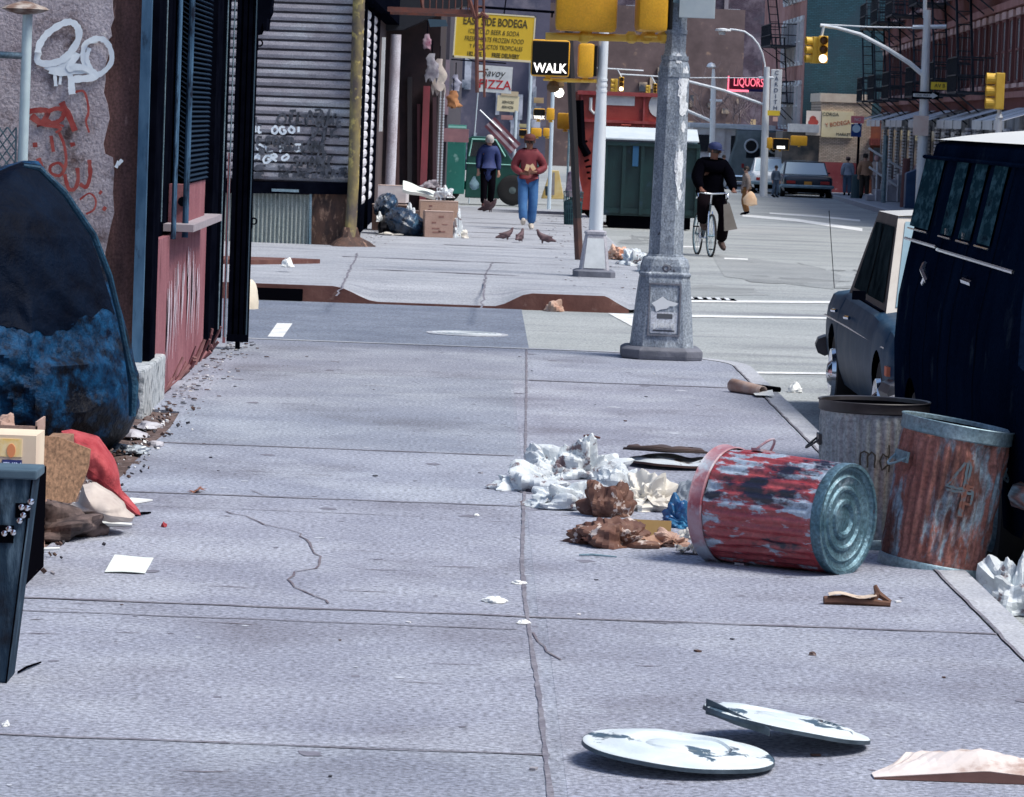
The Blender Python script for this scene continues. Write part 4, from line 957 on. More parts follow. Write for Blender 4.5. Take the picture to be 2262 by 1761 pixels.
# ================================================================== GARBAGE CANS
def can(label, M, m_body, m_rim, m_base, r0=.235, r1=.255, h=.70, ribs=34, dent=0, seed=0, rimh=.07, text_=None, ringm=None):
    loc = M.translation; t = thing('garbage_can', label, 'garbage can', loc, tuple(M.to_euler()), None)
    RM[t.name] = M.copy()
    def rad(z): return r0+(r1-r0)*z/h
    nz_ = 26; n = ribs*8; vs = []
    def dentf(a, z):
        d = 0
        if dent:
            d += dent*max(0, noise.noise(Vector((math.cos(a)*2.2, math.sin(a)*2.2, z*6+seed))))*1.6
        return d
    def rr(a, z):
        k = min(1, max(0, (z-.065)/.02), max(0, (h-rimh-.015-z)/.02)); k = max(0, k)
        return rad(z)+.0055*math.sin(a*ribs)*k-dentf(a, z)
    zs = [0, .02, .055, .065, .075, .085, .1]+[.1+(h-rimh-.14)*i/16 for i in range(1, 17)]+[h-rimh-.02, h-rimh-.01, h-rimh]
    q = MB(); q.lathe([(1, z) for z in zs], n, cap=(False, False), fn=lambda r, a, z: rr(a, z)); body = q.build('body', m_body, t, smooth=60)
    q = MB(); q.lathe([(rad(h)+.002, h-rimh), (rad(h)+.008, h-rimh+.006), (rad(h)+.008, h-.012), (rad(h)+.014, h-.004), (rad(h)+.010, h), (rad(h)-.002, h-.004), (rad(h)-.006, h-rimh)], 64, cap=(False, False)); q.build('rim', m_rim, t, smooth=True)
    q = MB(); q.lathe([(1, h-.02), (1, h-.10), (1, h-.22)], 96, cap=(False, True), fn=lambda r, a, z: rad(z)-.018-1.5*max(0, dentf(a, z))); q.build('inside', M_DARK, t, smooth=True)
    q = MB(); q.lathe([(r0-.012, .02), (r0-.006, -.005), (r0+.008, -.006), (r0+.010, .0), (r0+.009, .04), (r0+.001, .05)], 64, cap=(False, False)); q.build('base_ring', m_base, t, smooth=True)
    q = MB(); q.lathe([(r0-.010, .004), (r0-.02, .018), (.200, .020), (.190, .010), (.178, .020), (.150, .022), (.143, .012), (.132, .010), (.122, .022), (.092, .024), (.085, .012), (.070, .010), (.058, .024), (.001, .018)], 64, cap=(False, False)); q.build('bottom_plate', ringm or m_base, t, smooth=True)
    for s_ in (0, PI):
        q = MB(); a0 = s_; R0 = rad(h*.72)+.004
        q.box(((R0+.003)*math.cos(a0), (R0+.003)*math.sin(a0), h*.72), (.012, .13, .05), (0, 0, a0))
        pts = [((R0+.012+.05*math.sin(PI*i/8))*math.cos(a0+.22*(i-4)/4), (R0+.012+.05*math.sin(PI*i/8))*math.sin(a0+.22*(i-4)/4), h*.72-.045*math.sin(PI*i/8)) for i in range(9)]
        q.tube(pts, .006, 6); q.build('handle', m_rim, t)
    return t, body
M_CANG = mat('can_galv', (.20, .24, .28), (.36, .38, .40), 4, .45, .35, c3=(.30, .20, .16), s3=4, t3=.6, w3=.08, st=(1.6, 1.6, .22), speck=.35, bump=.25, bscale=30)
M_CANR = mat('can_red', (.25, .022, .032), (.36, .075, .08), 6, .30, spec=.7, c3=(.34, .42, .52), s3=4.6, t3=.54, w3=.025, st=(3.0, 3.0, 1.1), speck=.25, bump=.35, bscale=24, c4=(.012, .012, .03), s4=2.0, t4=.575, w4=.03, st4=(2.4, 2.4, 1.3))
M_CANO = mat('can_orange', (.21, .075, .06), (.33, .15, .13), 5, .75, c3=(.22, .31, .38), s3=3.2, t3=.55, w3=.035, st=(2.2, 2.2, .8), speck=.35, bump=.35, bscale=28, c4=(.10, .04, .035), s4=4, t4=.58, w4=.05, st4=(1.6, 1.6, .5))
M_CANPINK = mat('can_red_band', (.40, .27, .31), (.28, .06, .08), 7, .5, c3=(.40, .46, .53), s3=6, t3=.55, bump=.25)
M_BOT = mat('can_bottom', (.05, .12, .16), (.14, .24, .30), 6, .42, .5, c3=(.36, .46, .52), s3=9, t3=.66, bump=.4, bscale=40, speck=.4)
can('grey upright garbage can with black painted rim behind the toppled red can', Matrix.Translation((1.92, 18.35, 0)), M_CANG, mat('can_rim_black', (.02, .018, .02), (.05, .045, .05), 6, .5), M_GALV, r0=.24, r1=.258, h=.70, rimh=.055)
gt = bpy.data.objects['garbage_can']
q = MB()
def can_strokes(lst, t, R_, sc, wd, m, name, z00, a00):
    q = MB()
    for k, s_ in enumerate(lst):
        pts = [(x*sc, y*sc) for x, y in s_]
        w2 = wob(pts, .002, k, 60); n = len(w2); vs = []
        for i, (x, y) in enumerate(w2):
            tx = Vector((w2[min(i+1, n-1)][0]-w2[max(i-1, 0)][0], w2[min(i+1, n-1)][1]-w2[max(i-1, 0)][1])).normalized()
            for s2 in (1, -1):
                xx = x-tx.y*wd/2*s2; zz = y+tx.x*wd/2*s2
                a = a00+xx/R_; r_ = R_+.009
                vs.append(Vector((r_*math.cos(a), r_*math.sin(a), z00+zz)))
        q.add(vs, [(2*i, 2*i+1, 2*i+3, 2*i+2) for i in range(n-1)])
    return q.build(name, m, t)
can_strokes([[(.0, -.2), (0, .5), (.2, .6), (.4, .5), (.4, -.3)], [(.4, .3), (.6, .6), (.8, .4), (.8, -.3)], [(1.55, .3), (1.2, .5), (1.05, .1), (1.2, -.4), (1.55, -.1)], [(1.55, 1.0), (1.58, -.5)], [(2.3, .4), (2.0, .5), (1.95, .2), (2.3, -.1), (2.2, -.4), (1.9, -.3)]],
            gt, .25, .085, .008, M_TEXTK, 'scrawled_lettering', .42, -PI/2-.32)
# toppled red can
bc = P(1873, 1136, 17.1); ax = Vector((-.80, .58, .012)).normalized()
qt = ax.to_track_quat('Z', 'Y'); M = Matrix.Translation((bc.x, bc.y, .247)) @ qt.to_matrix().to_4x4() @ Matrix.Rotation(R(100), 4, 'Z')
tr, _b = can('flaking red garbage can lying on its side with its round bottom showing', M, M_CANR, M_CANPINK, M_BOT, r0=.243, r1=.262, h=.68, dent=.012, seed=3)
M = Matrix.Translation((2.135, 17.62, -.028)) @ Matrix.Rotation(R(8.3), 4, 'Y') @ Matrix.Rotation(R(200), 4, 'Z')
to, _b = can('rusty orange garbage can leaning over the kerb against the dark van', M, M_CANO, M_GALV, M_GALV, r0=.238, r1=.252, h=.70, dent=.030, seed=8)
can_strokes([[(1.1, 2.4), (.2, .7), (1.7, .7)], [(1.15, 2.5), (1.2, -.9)], [(1.35, 2.4), (1.35, -.9)], [(.25, .5), (1.7, .5)], [(1.35, .9), (1.75, .9), (1.75, -.1), (1.35, -.1)]], to, .245, .08, .012, mat('faint_blue', (.10, .14, .17), (.17, .08, .065), 12, .9, lo=.46, hi=.54, spec=.1), 'painted_figure', .36, PI/2-.55)

# ---- can lids
def lid(label, loc, rot, m_top, r=.285, seed=0, dent=.01, handle=True, m_rim=None, under=None, bend=0):
    t = thing('can_lid', label, 'garbage can lid', loc, rot)
    def f(rr, a, z):
        return rr*(1+.012*noise.noise(Vector((math.cos(a)*1.5, math.sin(a)*1.5, seed))))
    def zoff(r_, a):
        x, y = r_*math.cos(a), r_*math.sin(a)
        return dent*noise.noise(Vector((x*7, y*7, seed)))*2*(1-.8*(r_/r)**4) + bend*max(0, -x/r-.35)**2*3
    q = MB(); prof_ = [(.001, .022), (.06, .021), (.1, .019), (.105, .014), (.16, .013), (.166, .021), (.215, .019), (.225, .012), (r-.02, .007), (r-.004, .006), (r, .003), (r+.001, -.003)]
    n = 72; vs = []
    for (rr, z) in prof_:
        for j in range(n):
            a = 2*PI*j/n; r2 = f(rr, a, z); vs.append((r2*math.cos(a), r2*math.sin(a), z+zoff(r2, a)))
    k = len(prof_); fs = [(i*n+j, i*n+(j+1) % n, (i+1)*n+(j+1) % n, (i+1)*n+j) for i in range(k-1) for j in range(n)]+[tuple(range(n))]
    q.add(vs, fs); q.build('top', m_top, t, smooth=True, solid=.003)
    q = MB(); vs = []
    for (rr, z) in [(r+.002, .005), (r+.004, -.008), (r+.001, -.008), (r-.001, .004)]:
        for j in range(n): a = 2*PI*j/n; r2 = f(rr, a, z); vs.append((r2*math.cos(a), r2*math.sin(a), z+zoff(r2, a)))
    q.add(vs, [(i*n+j, i*n+(j+1) % n, (i+1)*n+(j+1) % n, (i+1)*n+j) for i in range(3) for j in range(n)]); q.build('rim', m_rim or m_top, t, smooth=True)
    if handle:
        q = MB(); q.tube([(-.06, 0, .03), (-.05, 0, .052), (.05, 0, .052), (.06, 0, .03)], .006, 6); q.build('handle', m_rim or m_top, t)
    return t
M_LID = mat('lid_white_worn', (.55, .64, .69), (.72, .78, .80), 4, .5, 0, c3=(.05, .09, .13), s3=4.5, t3=.585, w3=.012, bump=.25, c4=(.2, .12, .09), s4=9, t4=.70, w4=.02)
M_LIDR = mat('lid_rim_dark', (.03, .05, .07), (.10, .14, .18), 6, .5, .4)
c = G(1500, 1650, .06)
lid('crushed pale garbage can lid on the slab in front, left one of the pair', (c.x, c.y+.02, .045), (R(2.2), R(3.4), .3), M_LID, .30, seed=2, dent=.006, handle=False, m_rim=M_LIDR)
c = G(1738, 1605, .06)
t = lid('crushed pale garbage can lid propped on its neighbour, right one of the pair', (c.x, c.y+.0, .070), (R(6), R(8), 1.0), M_LID, .272, seed=5, dent=.007, handle=False, m_rim=M_LIDR)
q = MB()
pA, pB = P(1560, 1560, c.y-.04), P(1700, 1618, c.y-.285); mi = RM[t.name].inverted()
def strip(u, v): 
    p = pA+(pB-pA)*u; w3 = .050*(1-.5*u); return mi @ Vector((p.x, p.y+.01*math.sin(u*9), p.z+(v-.5)*w3))
q.grid(12, 3, strip); q.build('bent_rim_strip', M_LIDR, t, solid=.004)
c = G(1490, 1020, .03)
lid('worn pale garbage can lid lying flat behind the loose papers', (c.x, c.y, .03), (0, R(1), 0), mat('lid_grey_worn', (.60, .66, .70), (.74, .78, .8), 5, .5, .2, c3=(.10, .06, .05), s3=4, t3=.6, w3=.03), .265, seed=9, dent=.014, m_rim=mat('lid_rim_brown', (.07, .035, .03)), handle=False)
lid('dark brown garbage can lid tilted up on top of the flat pale lid', (c.x-.05, c.y+.10, .085), (R(-5), R(2.0), .2), mat('lid_brown', (.055, .035, .03), (.10, .06, .05), 6, .6), .245, seed=11, dent=.012, m_rim=mat('lid_rim_brown2', (.035, .022, .02)), handle=False)

# ================================================================== LOOSE TRASH
def scrap(name, label, cat, cx, cy, rx, ry, h, m, seed, group=None, z=0, rz=0, n=26, **k):
    t = crumple(0, 0, 0, rx, ry, h, seed, n, **k)
    o = t.build(name, m, None, smooth=18); o.location = (cx, cy, z); o.rotation_euler = (0, 0, rz)
    return setp(o, label, cat, group)
M_PLW = mat('crumpled_white', (.66, .72, .75), (.50, .54, .58), 9, .5, spec=.5, c3=(.16, .11, .12), s3=11, t3=.60, w3=.03, bump=.4, bscale=30)  # dark noise patches stand in for shaded crevices in the crumpled paper
M_PLC = mat('crumpled_cream', (.72, .70, .64), (.60, .56, .50), 7, .6)
M_BAGB = mat('bag_brown', (.085, .032, .024), (.19, .095, .065), 9, .7, c3=(.58, .50, .46), s3=12, t3=.60, w3=.02)
M_BLUEP = mat('blue_plastic', (.012, .04, .18), (.04, .20, .36), 6, .35)
def sg(px, py): v = G(px, py, 0); return v.x, v.y
for i, (px, py, wpx, hpx, m, lab, nm, cat) in enumerate([
    (1283, 1055, 140, 76, M_PLW, 'largest crumpled white paper heap at the back of the spilled trash', 'crumpled_paper', 'paper'),
    (1168, 1082, 120, 40, M_PLW, 'crumpled white sheet at the far left end of the spilled trash', 'crumpled_paper', 'paper'),
    (1215, 1055, 105, 60, M_PLW, 'white folded paper between the left sheet and the large heap', 'crumpled_paper', 'paper'),
    (1250, 1122, 120, 45, M_PLW, 'dirty crumpled white paper at the front left of the spill', 'crumpled_paper', 'paper'),
    (1370, 1088, 85, 48, M_PLW, 'rounded white plastic bag between the large heap and the cream paper', 'plastic_bag', 'plastic bag'),
    (1425, 1125, 110, 62, M_PLC, 'cream crumpled paper next to the toppled red can', 'crumpled_paper', 'paper'),
    (1345, 1140, 85, 60, M_BAGB, 'maroon brown torn bag in the middle of the spilled trash', 'torn_bag', 'bag'),
    (1365, 1205, 140, 50, M_BAGB, 'flattened brown paper bag at the front of the spill', 'torn_bag', 'bag'),
    (1500, 1165, 60, 46, M_BLUEP, 'blue plastic wrapper at the mouth of the red can', 'wrapper', 'wrapper'),
    (1528, 1190, 40, 26, M_PLC, 'small cream scrap touching the lying red can', 'paper_scrap', 'paper'),
    (1480, 1205, 70, 30, mat('scrap_pinkish', (.55, .40, .34), (.34, .2, .15), 8), 'pinkish food wrapper at the front edge of the spill', 'wrapper', 'wrapper')]):
    x, y = sg(px, py); s_ = (2.0*8483/17000)*0+ (8483/y)
    scrap(nm, lab, cat, x, y, wpx/s_/2*1.25, wpx/s_/2*1.05, hpx/s_*1.0, m, 20+i, n=56, amp=.6, fold=1.15)
for i, (px, py, wpx, hpx, m, lab) in enumerate([(1262, 1030, 120, 50, M_PLW, 'torn white sheet sticking up at the back of the spilled trash'), (1195, 1060, 110, 34, M_PLW, 'torn white sheet leaning over the left end of the spill'), (1320, 1085, 90, 40, M_PLW, 'torn white sheet in the gap between the big heap and the round bag'), (1405, 1110, 130, 46, M_PLC, 'torn cream sheet spread in front of the red can mouth'), (1240, 1112, 110, 30, M_PLW, 'torn white sheet in front of the largest heap'), (1330, 1190, 110, 34, M_BAGB, 'torn brown sheet over the front of the spill'), (1445, 1195, 110, 28, mat('sheet_tan', (.45, .30, .22), (.25, .12, .08), 9), 'torn tan sheet by the ochre cardboard piece'), (1520, 1215, 60, 26, M_PLC, 'torn cream sheet under the rim of the red can')]):
    x, y = sg(px, py+hpx*.35); s_ = 8483/y; q = MB(); paper_sheet(q, 0, 0, 0, wpx/s_/2, wpx/s_*.42, hpx/s_*1.15, 200+i, 15); o = q.build('torn_sheet', m, None, solid=.002); o.location = (x, y, 0); setp(o, lab, 'paper')
x, y = sg(1515, 1120); scrap('grey_cap', 'grey blue rolled cloth beside the toppled red can', 'cloth', x, y, .075, .07, .13, mat('cloth_greyblue', (.13, .17, .22), (.4, .44, .5), 5, .8), 77, n=40, amp=.3)
x, y = sg(1435, 1195)
t = MB(); t.box((0, 0, .05), (.20, .012, .10), (R(-18), 0, R(-4))); o = t.build('cardboard_piece', mat('card_ochre', (.32, .20, .07), (.36, .24, .10), 5), None); o.location = (x, y, 0); setp(o, 'small ochre cardboard piece standing in the spilled trash', 'cardboard')
def stick(label, pa, pb, r_, m, name='stick', z=.008, cat='stick'):
    a, b_ = G(*pa, 0), G(*pb, 0); q = MB(); mid = (a+b_)/2
    q.tube([a-mid+Vector((0, 0, z)), (a+b_*0-mid)*.3+Vector((.0, .004, z+.004)), b_-mid+Vector((0, 0, z))], [r_, r_*1.2, r_*.8], 6)
    o = q.build(name, m, None); o.location = mid; return setp(o, label, cat)
stick('thin dark stick under the left white sheet', (1123, 1082), (1225, 1094), .008, M_CRACK)
stick('pale thin stick lying in front of the spilled trash', (1279, 1230), (1362, 1234), .005, M_GALV)
stick('short dark twig beside the cloth pile', (300, 1142), (332, 1136), .006, M_DARK)
stick('thin twig on the slab right of the blue chest', (40, 1490), (90, 1468), .004, M_DARK)
stick('tiny brown twig behind the lids', (1290, 966), (1325, 970), .008, M_STEEL)
# broken wood by the cans
x, y = sg(1893, 1338)
t = thing('broken_wood', 'splintered brown wood piece lying in front of the red can', 'wood', (x, y, 0))
q = MB(); q.tube([(-.14, 0, .018), (-.05, .01, .022), (.06, 0, .016), (.14, -.01, .012)], [.018, .022, .016, .012], 7); q.build('splinter', mat('wood_brown', (.10, .045, .03), (.16, .08, .05), 8), t)
q = MB(); q.tube([(.06, 0, .02), (.09, .02, .05), (.075, .03, .085)], [.012, .018, .008], 6); q.tube([(.09, .02, .05), (.14, 0, .02)], [.016, .01], 6); q.build('splinter', MATS['wood_brown'], t)
q = MB(); q.grid(8, 4, lambda u, v: Vector((-.12+.2*u, -.02+.05*v, .040+.008*math.sin(u*7)+.006*v))); q.build('bark_paper', mat('bark_cream', (.66, .56, .46), (.4, .28, .2), 8), t, solid=.002)
# folded cardboard front right
x, y = sg(2100, 1715)
q = MB()
def cb(u, v):
    rid = .072*max(0, 1-abs(u-.62)/.62)*max(0, 1-abs(v-.45)*1.25)
    fz = .018*abs(((u*3.1+v*1.3) % 1)*2-1)*(u > .1)+.012*abs(((u*5.7-v*3.3) % 1)*2-1)
    return Vector((-.25+.56*u, -.11+(.30+.06*math.sin(u*5))*v*min(1, .25+u*2.4), .006+rid+fz*min(1, u*4)*v))
q.grid(22, 10, cb); o = q.build('folded_cardboard', mat('card_cream_top', (.76, .70, .68), (.62, .54, .50), 6, .8, c3=(.36, .24, .2), s3=7, t3=.64), None, solid=.004); o.location = (x, y, 0); setp(o, 'creased cream cardboard sheet folded like a tent at the bottom right', 'cardboard')
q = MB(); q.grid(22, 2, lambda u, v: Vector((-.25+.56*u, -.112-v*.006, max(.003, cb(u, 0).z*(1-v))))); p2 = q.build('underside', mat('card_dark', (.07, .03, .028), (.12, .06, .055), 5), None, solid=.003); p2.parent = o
# white square sheet, leaf and small bits
x, y = sg(290, 1250)
q = MB(); q.grid(8, 6, lambda u, v: Vector((-.085+.17*u-.015*v, -.30+.60*v, .006+.004*math.sin(u*3+v*2)))); o = q.build('paper_sheet', mat('sheet_green_white', (.74, .80, .76), (.68, .74, .70), 6, .8), None, solid=.002); o.location = (x, y, 0); setp(o, 'square greenish white paper on the slab near the blue chest', 'paper')
x, y = sg(435, 1088)
q = MB(); pts = []
for k in range(16):
    a = 2*PI*k/16; r_ = .05 if k % 2 else .022; pts.append((r_*math.cos(a), r_*2.2*math.sin(a)))
q.add([(px, py, .012+.012*math.sin(px*60)) for px, py in pts], [tuple(range(16))]); q.tube([(0, 0, .012), (.01, .09, .02)], .003, 5)
o = q.build('dead_leaf', mat('leaf_brown', (.20, .08, .05), (.28, .12, .08), 9), None, solid=.002); o.location = (x, y, 0); setp(o, 'curled brown dead leaf at the start of the long crack', 'leaf')
for i, (px, py, m, lab, nm) in enumerate([(362, 1165, mat('red_bit', (.3, .03, .04)), 'tiny dark red crumpled wrapper left of the long crack', 'wrapper'), (1092, 1330, M_PAPER, 'flat white paper scrap left of the centre joint', 'paper_scrap'), (1157, 1378, M_PAPER, 'small white butt lying in the centre joint', 'cigarette_butt'), (1146, 1290, M_PAPER, 'pale scrap on the centre joint above the crossing', 'paper_scrap'), (1053, 1140, M_PAPER, 'white fleck between the crack and the spilled trash', 'paper_scrap'), (1795, 1448, M_DIRT, 'dark crumb on the slab behind the front lids', 'crumb'), (12, 1605, M_PAPER, 'white scrap at the lower left edge of the slab', 'paper_scrap'), (1225, 688, mat('bit_cream', (.62, .45, .36), (.3, .15, .1), 9), 'brown and cream litter in the gutter below the steel kerb', 'litter'), (635, 590, M_PAPER, 'white tissue on the brown inner kerb', 'tissue'), (1755, 867, M_PAPER, 'grey white paper ball in the gutter by the cardboard tube', 'paper_ball')]):
    z = -.15 if nm == 'litter' or nm == 'paper_ball' else (.09 if nm == 'tissue' else 0)
    v = G(px, py, z); s_ = 8483/v.y; wd = [12, 55, 32, 30, 14, 20, 20, 42, 26, 32][i]; hh = [12, 12, 8, 8, 5, 8, 12, 24, 18, 20][i]
    scrap(nm, lab, 'scrap', v.x, v.y, wd/s_/2, wd/s_*.6, hh/s_, m, 50+i, z=z, n=22)
v = G(1665, 870, 0)
t = thing('cardboard_tube', 'torn cardboard tube lying on the kerb near the lamp post', 'cardboard', (v.x, v.y, .0))
q = MB(); q.tube([(-.15, .1, .05), (.05, -.25, .04)], [.05, .035], 12, cap=False); q.build('tube', mat('tube_brown', (.40, .24, .18), (.6, .5, .45), 5), t, smooth=True, solid=.004)
q = MB(); q.tube([(.0, .25, .03), (.2, .1, .03)], [.03, .02], 7); q.build('dark_strip', M_DARK, t)
q = MB(); q.grid(5, 5, lambda u, v: Vector((-.02+.14*u, -.42+.2*v, .02+.03*u*v))); q.build('flap', M_PAPER, t, solid=.002)
scrap('gutter_trash', 'tall bright white crushed paper pile at the kerb edge right of the orange can foot', 'trash', 2.47, 17.15, .17, .2, .29, M_PLW, 131, z=-.148, n=48, amp=.5)
# gutter scraps right of the cans
for i, (px, py, wd, hh, m, lab) in enumerate([(2215, 1235, 110, 60, M_PLW, 'bright white paper heap in the gutter right of the orange can'), (2235, 1190, 60, 40, M_BAGB, 'brown cardboard scrap behind the white heap in the gutter'), (2245, 980, 30, 60, M_PLC, 'cream bag wedged beside the rim of the orange can')]):
    z = -.15; v = G(px, py+20, z); s_ = 8483/v.y; scrap('gutter_trash', lab, 'trash', v.x+.03, v.y, wd/s_/2*1.3, wd/s_/2*1.3, hh/s_+.17, m, 80+i, z=z, n=40, amp=.5)
for i, (px, py, wd, hh, m, lab) in enumerate([(1400, 585, 70, 34, M_PLW, 'white crushed papers in the gutter right of the slim silver post'), (1365, 572, 60, 26, mat('cream_orange', (.70, .50, .38), (.6, .3, .2), 7), 'cream and orange crushed bag next to the slim silver post'), (1440, 600, 50, 30, M_PLW, 'white paper ball hidden half behind the thick lamp post')]):
    v = G(px, py, .03); s_ = 8483/v.y; scrap('crushed_paper', lab, 'paper', v.x, v.y, wd/s_/2, .5, hh/s_, m, 90+i, z=zf(v.x, v.y), n=40, amp=.6)

# ================================================================== LEFT: TARP, CHEST, BOXES, FENCE
M_TARP = mat('blue_tarp', (.001, .005, .018), (.005, .06, .155), 14, .4, c3=(.001, .002, .006), s3=2.8, t3=.53, w3=.05, bump=1, bscale=22, spec=.12)  # blue on near-black mottle paints in crease highlights and shade
M_TARPK = mat('tarp_shade', (.001, .0022, .007), (.002, .007, .020), 3, .6, spec=.05, bump=.9, bscale=12)  # near-black shade colour for the tarp's upper face
t = thing('tarpaulin_heap', 'tall peaked heap covered by a dark blue plastic tarpaulin against the graffiti wall', 'tarpaulin', (-3.2, 21.8, 0))
lv = [(0, -4.2, -2.05, 1.0), (.10, -4.25, -1.95, 1.2), (.26, -4.25, -1.885, 1.25), (.45, -4.2, -1.905, 1.25), (.62, -4.1, -1.955, 1.15), (.78, -4.0, -2.0, 1.08), (.92, -3.9, -2.045, 1.0), (1.08, -3.7, -2.10, .9), (1.22, -3.5, -2.16, .8), (1.35, -3.3, -2.245, .68), (1.46, -3.1, -2.345, .5), (1.54, -2.86, -2.42, .34), (1.60, -2.70, -2.47, .2), (1.635, -2.58, -2.50, .06)]
def tarp_pt(f01, a, out=0.0):
    f = min(f01, .99999)*(len(lv)-1); k = min(int(f), len(lv)-2); u = f-k
    z, xl, xr, ry = [lv[k][m_]*(1-u)+lv[k+1][m_]*u for m_ in range(4)]
    c_, s_ = math.cos(a), math.sin(a)
    pn = (abs(c_)**1.45+abs(s_)**1.45)**(-1/1.45)                 # squarish, so that the sheet is stretched flat between ridges
    x = (xl+xr)/2+(xr-xl)/2*c_*pn; y = 21.8+ry*s_*pn
    n1 = noise.noise(Vector((x*1.3, y*1.3, z*1.1)))
    wx, wz = x+.25*noise.noise(Vector((x*2, z*2, 7))), z+.25*noise.noise(Vector((x*2, z*2, 17)))
    n2 = 1-abs(noise.noise(Vector((wx*3.1+wz*1.5, y*2.0, wz*3.4+5))))*2.6
    n3 = 1-abs(noise.noise(Vector((wx*7+wz*3, y*5, wz*8))))*2.4
    n4 = 1-abs(noise.noise(Vector((wx*14+wz*9, y*9, wz*13))))*2.2
    low = max(0, min(1, (1.05-z)/.5))
    d_ = .03*n1+(.008+.05*low)*n2+(.003+.016*low)*n3+.004*low*n4+out
    k2 = (.35+.65*abs(s_)) if c_ > .6 else 1
    return Vector((x+d_*c_*.5*k2-.015, y+d_*s_*1.5, max(.0, z+.012*n2*low)))
n = 190; NL = 130; q = MB()
q.add([tarp_pt(i/NL, 2*PI*j/n) for i in range(NL+1) for j in range(n)], [(i*n+j, i*n+(j+1) % n, (i+1)*n+(j+1) % n, (i+1)*n+j) for i in range(NL) for j in range(n)]+[tuple(NL*n+j for j in range(n))])
q.build('blue_sheet', M_TARP, t, world=True, smooth=30)
q = MB()
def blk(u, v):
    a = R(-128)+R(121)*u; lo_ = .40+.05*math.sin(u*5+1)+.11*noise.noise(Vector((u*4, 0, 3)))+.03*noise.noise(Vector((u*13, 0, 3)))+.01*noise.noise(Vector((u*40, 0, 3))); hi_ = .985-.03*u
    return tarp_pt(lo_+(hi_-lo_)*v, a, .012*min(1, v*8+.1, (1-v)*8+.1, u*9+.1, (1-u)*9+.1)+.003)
q.grid(110, 50, blk); q.build('painted_shade', M_TARPK, t, world=True, smooth=35)  # overlay that paints shade onto the upper part of the blue tarp
q = MB()     # folded edge running down the right side
pts = [P(60, 366, 20.9), P(95, 372, 20.95), P(150, 425, 21), P(215, 520, 21.1), P(250, 610, 21.2), P(272, 700, 21.3), P(290, 790, 21.4), P(303, 850, 21.4), P(300, 920, 21.4)]
q.tube([p+Vector((-.02, 0, 0)) for p in pts], [.010, .016, .02, .02, .018, .016, .018, .03, .02], 8); q.build('folded_edge', mat('tarp_edge', (.015, .07, .13), (.006, .03, .06), 7, .5, bump=1, bscale=16, spec=.25), t, world=True, smooth=True)
# stones and rubble below the tarp
for i, (px, py, wd, hh, lab) in enumerate([(300, 965, 60, 16, 'flat grey stone beside the tarpaulin foot'), (330, 945, 60, 14, 'pale slab fragment at the pavement edge by the tarpaulin'), (345, 985, 36, 12, 'small pale rubble piece on the dirt edge')]):
    v = G(px, py, 0); s_ = 8483/v.y; scrap('rubble', lab, 'stone', v.x, v.y, wd/s_/2, .12, hh/s_, mat('rubble_grey', (.30, .28, .32), (.5, .5, .54), 8), 30+i, n=14, fold=.4)
x, y = sg(285, 1000); scrap('dark_plastic', 'black and white plastic scrap under the tarpaulin corner', 'plastic', x, y, .09, .12, .05, mat('plastic_dark', (.02, .03, .05), (.45, .5, .55), 7, .4, lo=.5, hi=.6), 34, n=30, amp=.6)

# chest / cart at the left edge
t = thing('wooden_chest', 'weathered dark blue wooden chest with metal studs at the lower left edge', 'chest', (-2.2, 13.2, 0))
M_CH = mat('chest_blue', (.012, .024, .045), (.03, .06, .095), 3, .8, spec=.1, c3=(.10, .16, .22), s3=5, t3=.62, st=(2, 2, .5), bump=.5, bscale=18, c4=(.012, .014, .02), s4=3, t4=.6, w4=.05)
y0 = 13.0; A1 = P(74, 1052, y0); A2 = P(8, 1560, y0)
def cpt(x, z): return Vector((x, y0, z))
zt_c = A1.z; zb_c = .0; xr_t = A1.x; xr_b = P(14, 1560, y0).x
q = MB(); w_c = .62; dpt = .22
vs = []
for z, xr in ((0, xr_b), (zt_c, xr_t)):
    for yy in (y0, y0+dpt): vs += [(xr-w_c, yy, z), (xr, yy, z)]
q.add(vs, [(0, 1, 5, 4), (1, 3, 7, 5), (3, 2, 6, 7), (2, 0, 4, 6), (0, 2, 3, 1), (4, 5, 7, 6)])
q.build('case', M_CH, t, world=True, bevel=.008)
q = MB()
for k in range(4):
    u = .0+k*.16; q.add([(xr_b-u-.006, y0-.004, .0), (xr_b-u, y0-.004, 0), (xr_t-u, y0-.004, zt_c), (xr_t-u-.006, y0-.004, zt_c)], [(0, 1, 2, 3)])
q.build('plank_gap', M_DARK, t, world=True)
q = MB(); q.b2(xr_t-w_c-.01, xr_t+.012, y0-.012, y0+dpt+.01, zt_c-.012, zt_c+.02); q.build('lid', mat('chest_lid', (.04, .08, .12), (.08, .14, .19), 4, .6), t, world=True, bevel=.006)
for k, (px, py) in enumerate([(68, 1108), (60, 1122), (48, 1120), (52, 1138), (20, 1168), (30, 1176), (10, 1178), (44, 1150)]):
    p = P(px, py, y0-.006); q = MB(); q.lathe([(.012, 0), (.010, .008), (.003, .012)], 10, Matrix.Translation(p) @ Matrix.Rotation(PI/2, 4, 'X')); q.build('stud', M_CHROME, t, world=True, smooth=True)
q = MB(); v0 = P(50, 1128, y0-.004); q.box((v0.x, v0.y, v0.z), (.05, .006, .05)); v0 = P(14, 1180, y0-.004); q.box((v0.x, v0.y, v0.z), (.05, .006, .06)); q.build('latch_plate', M_DARK, t, world=True)
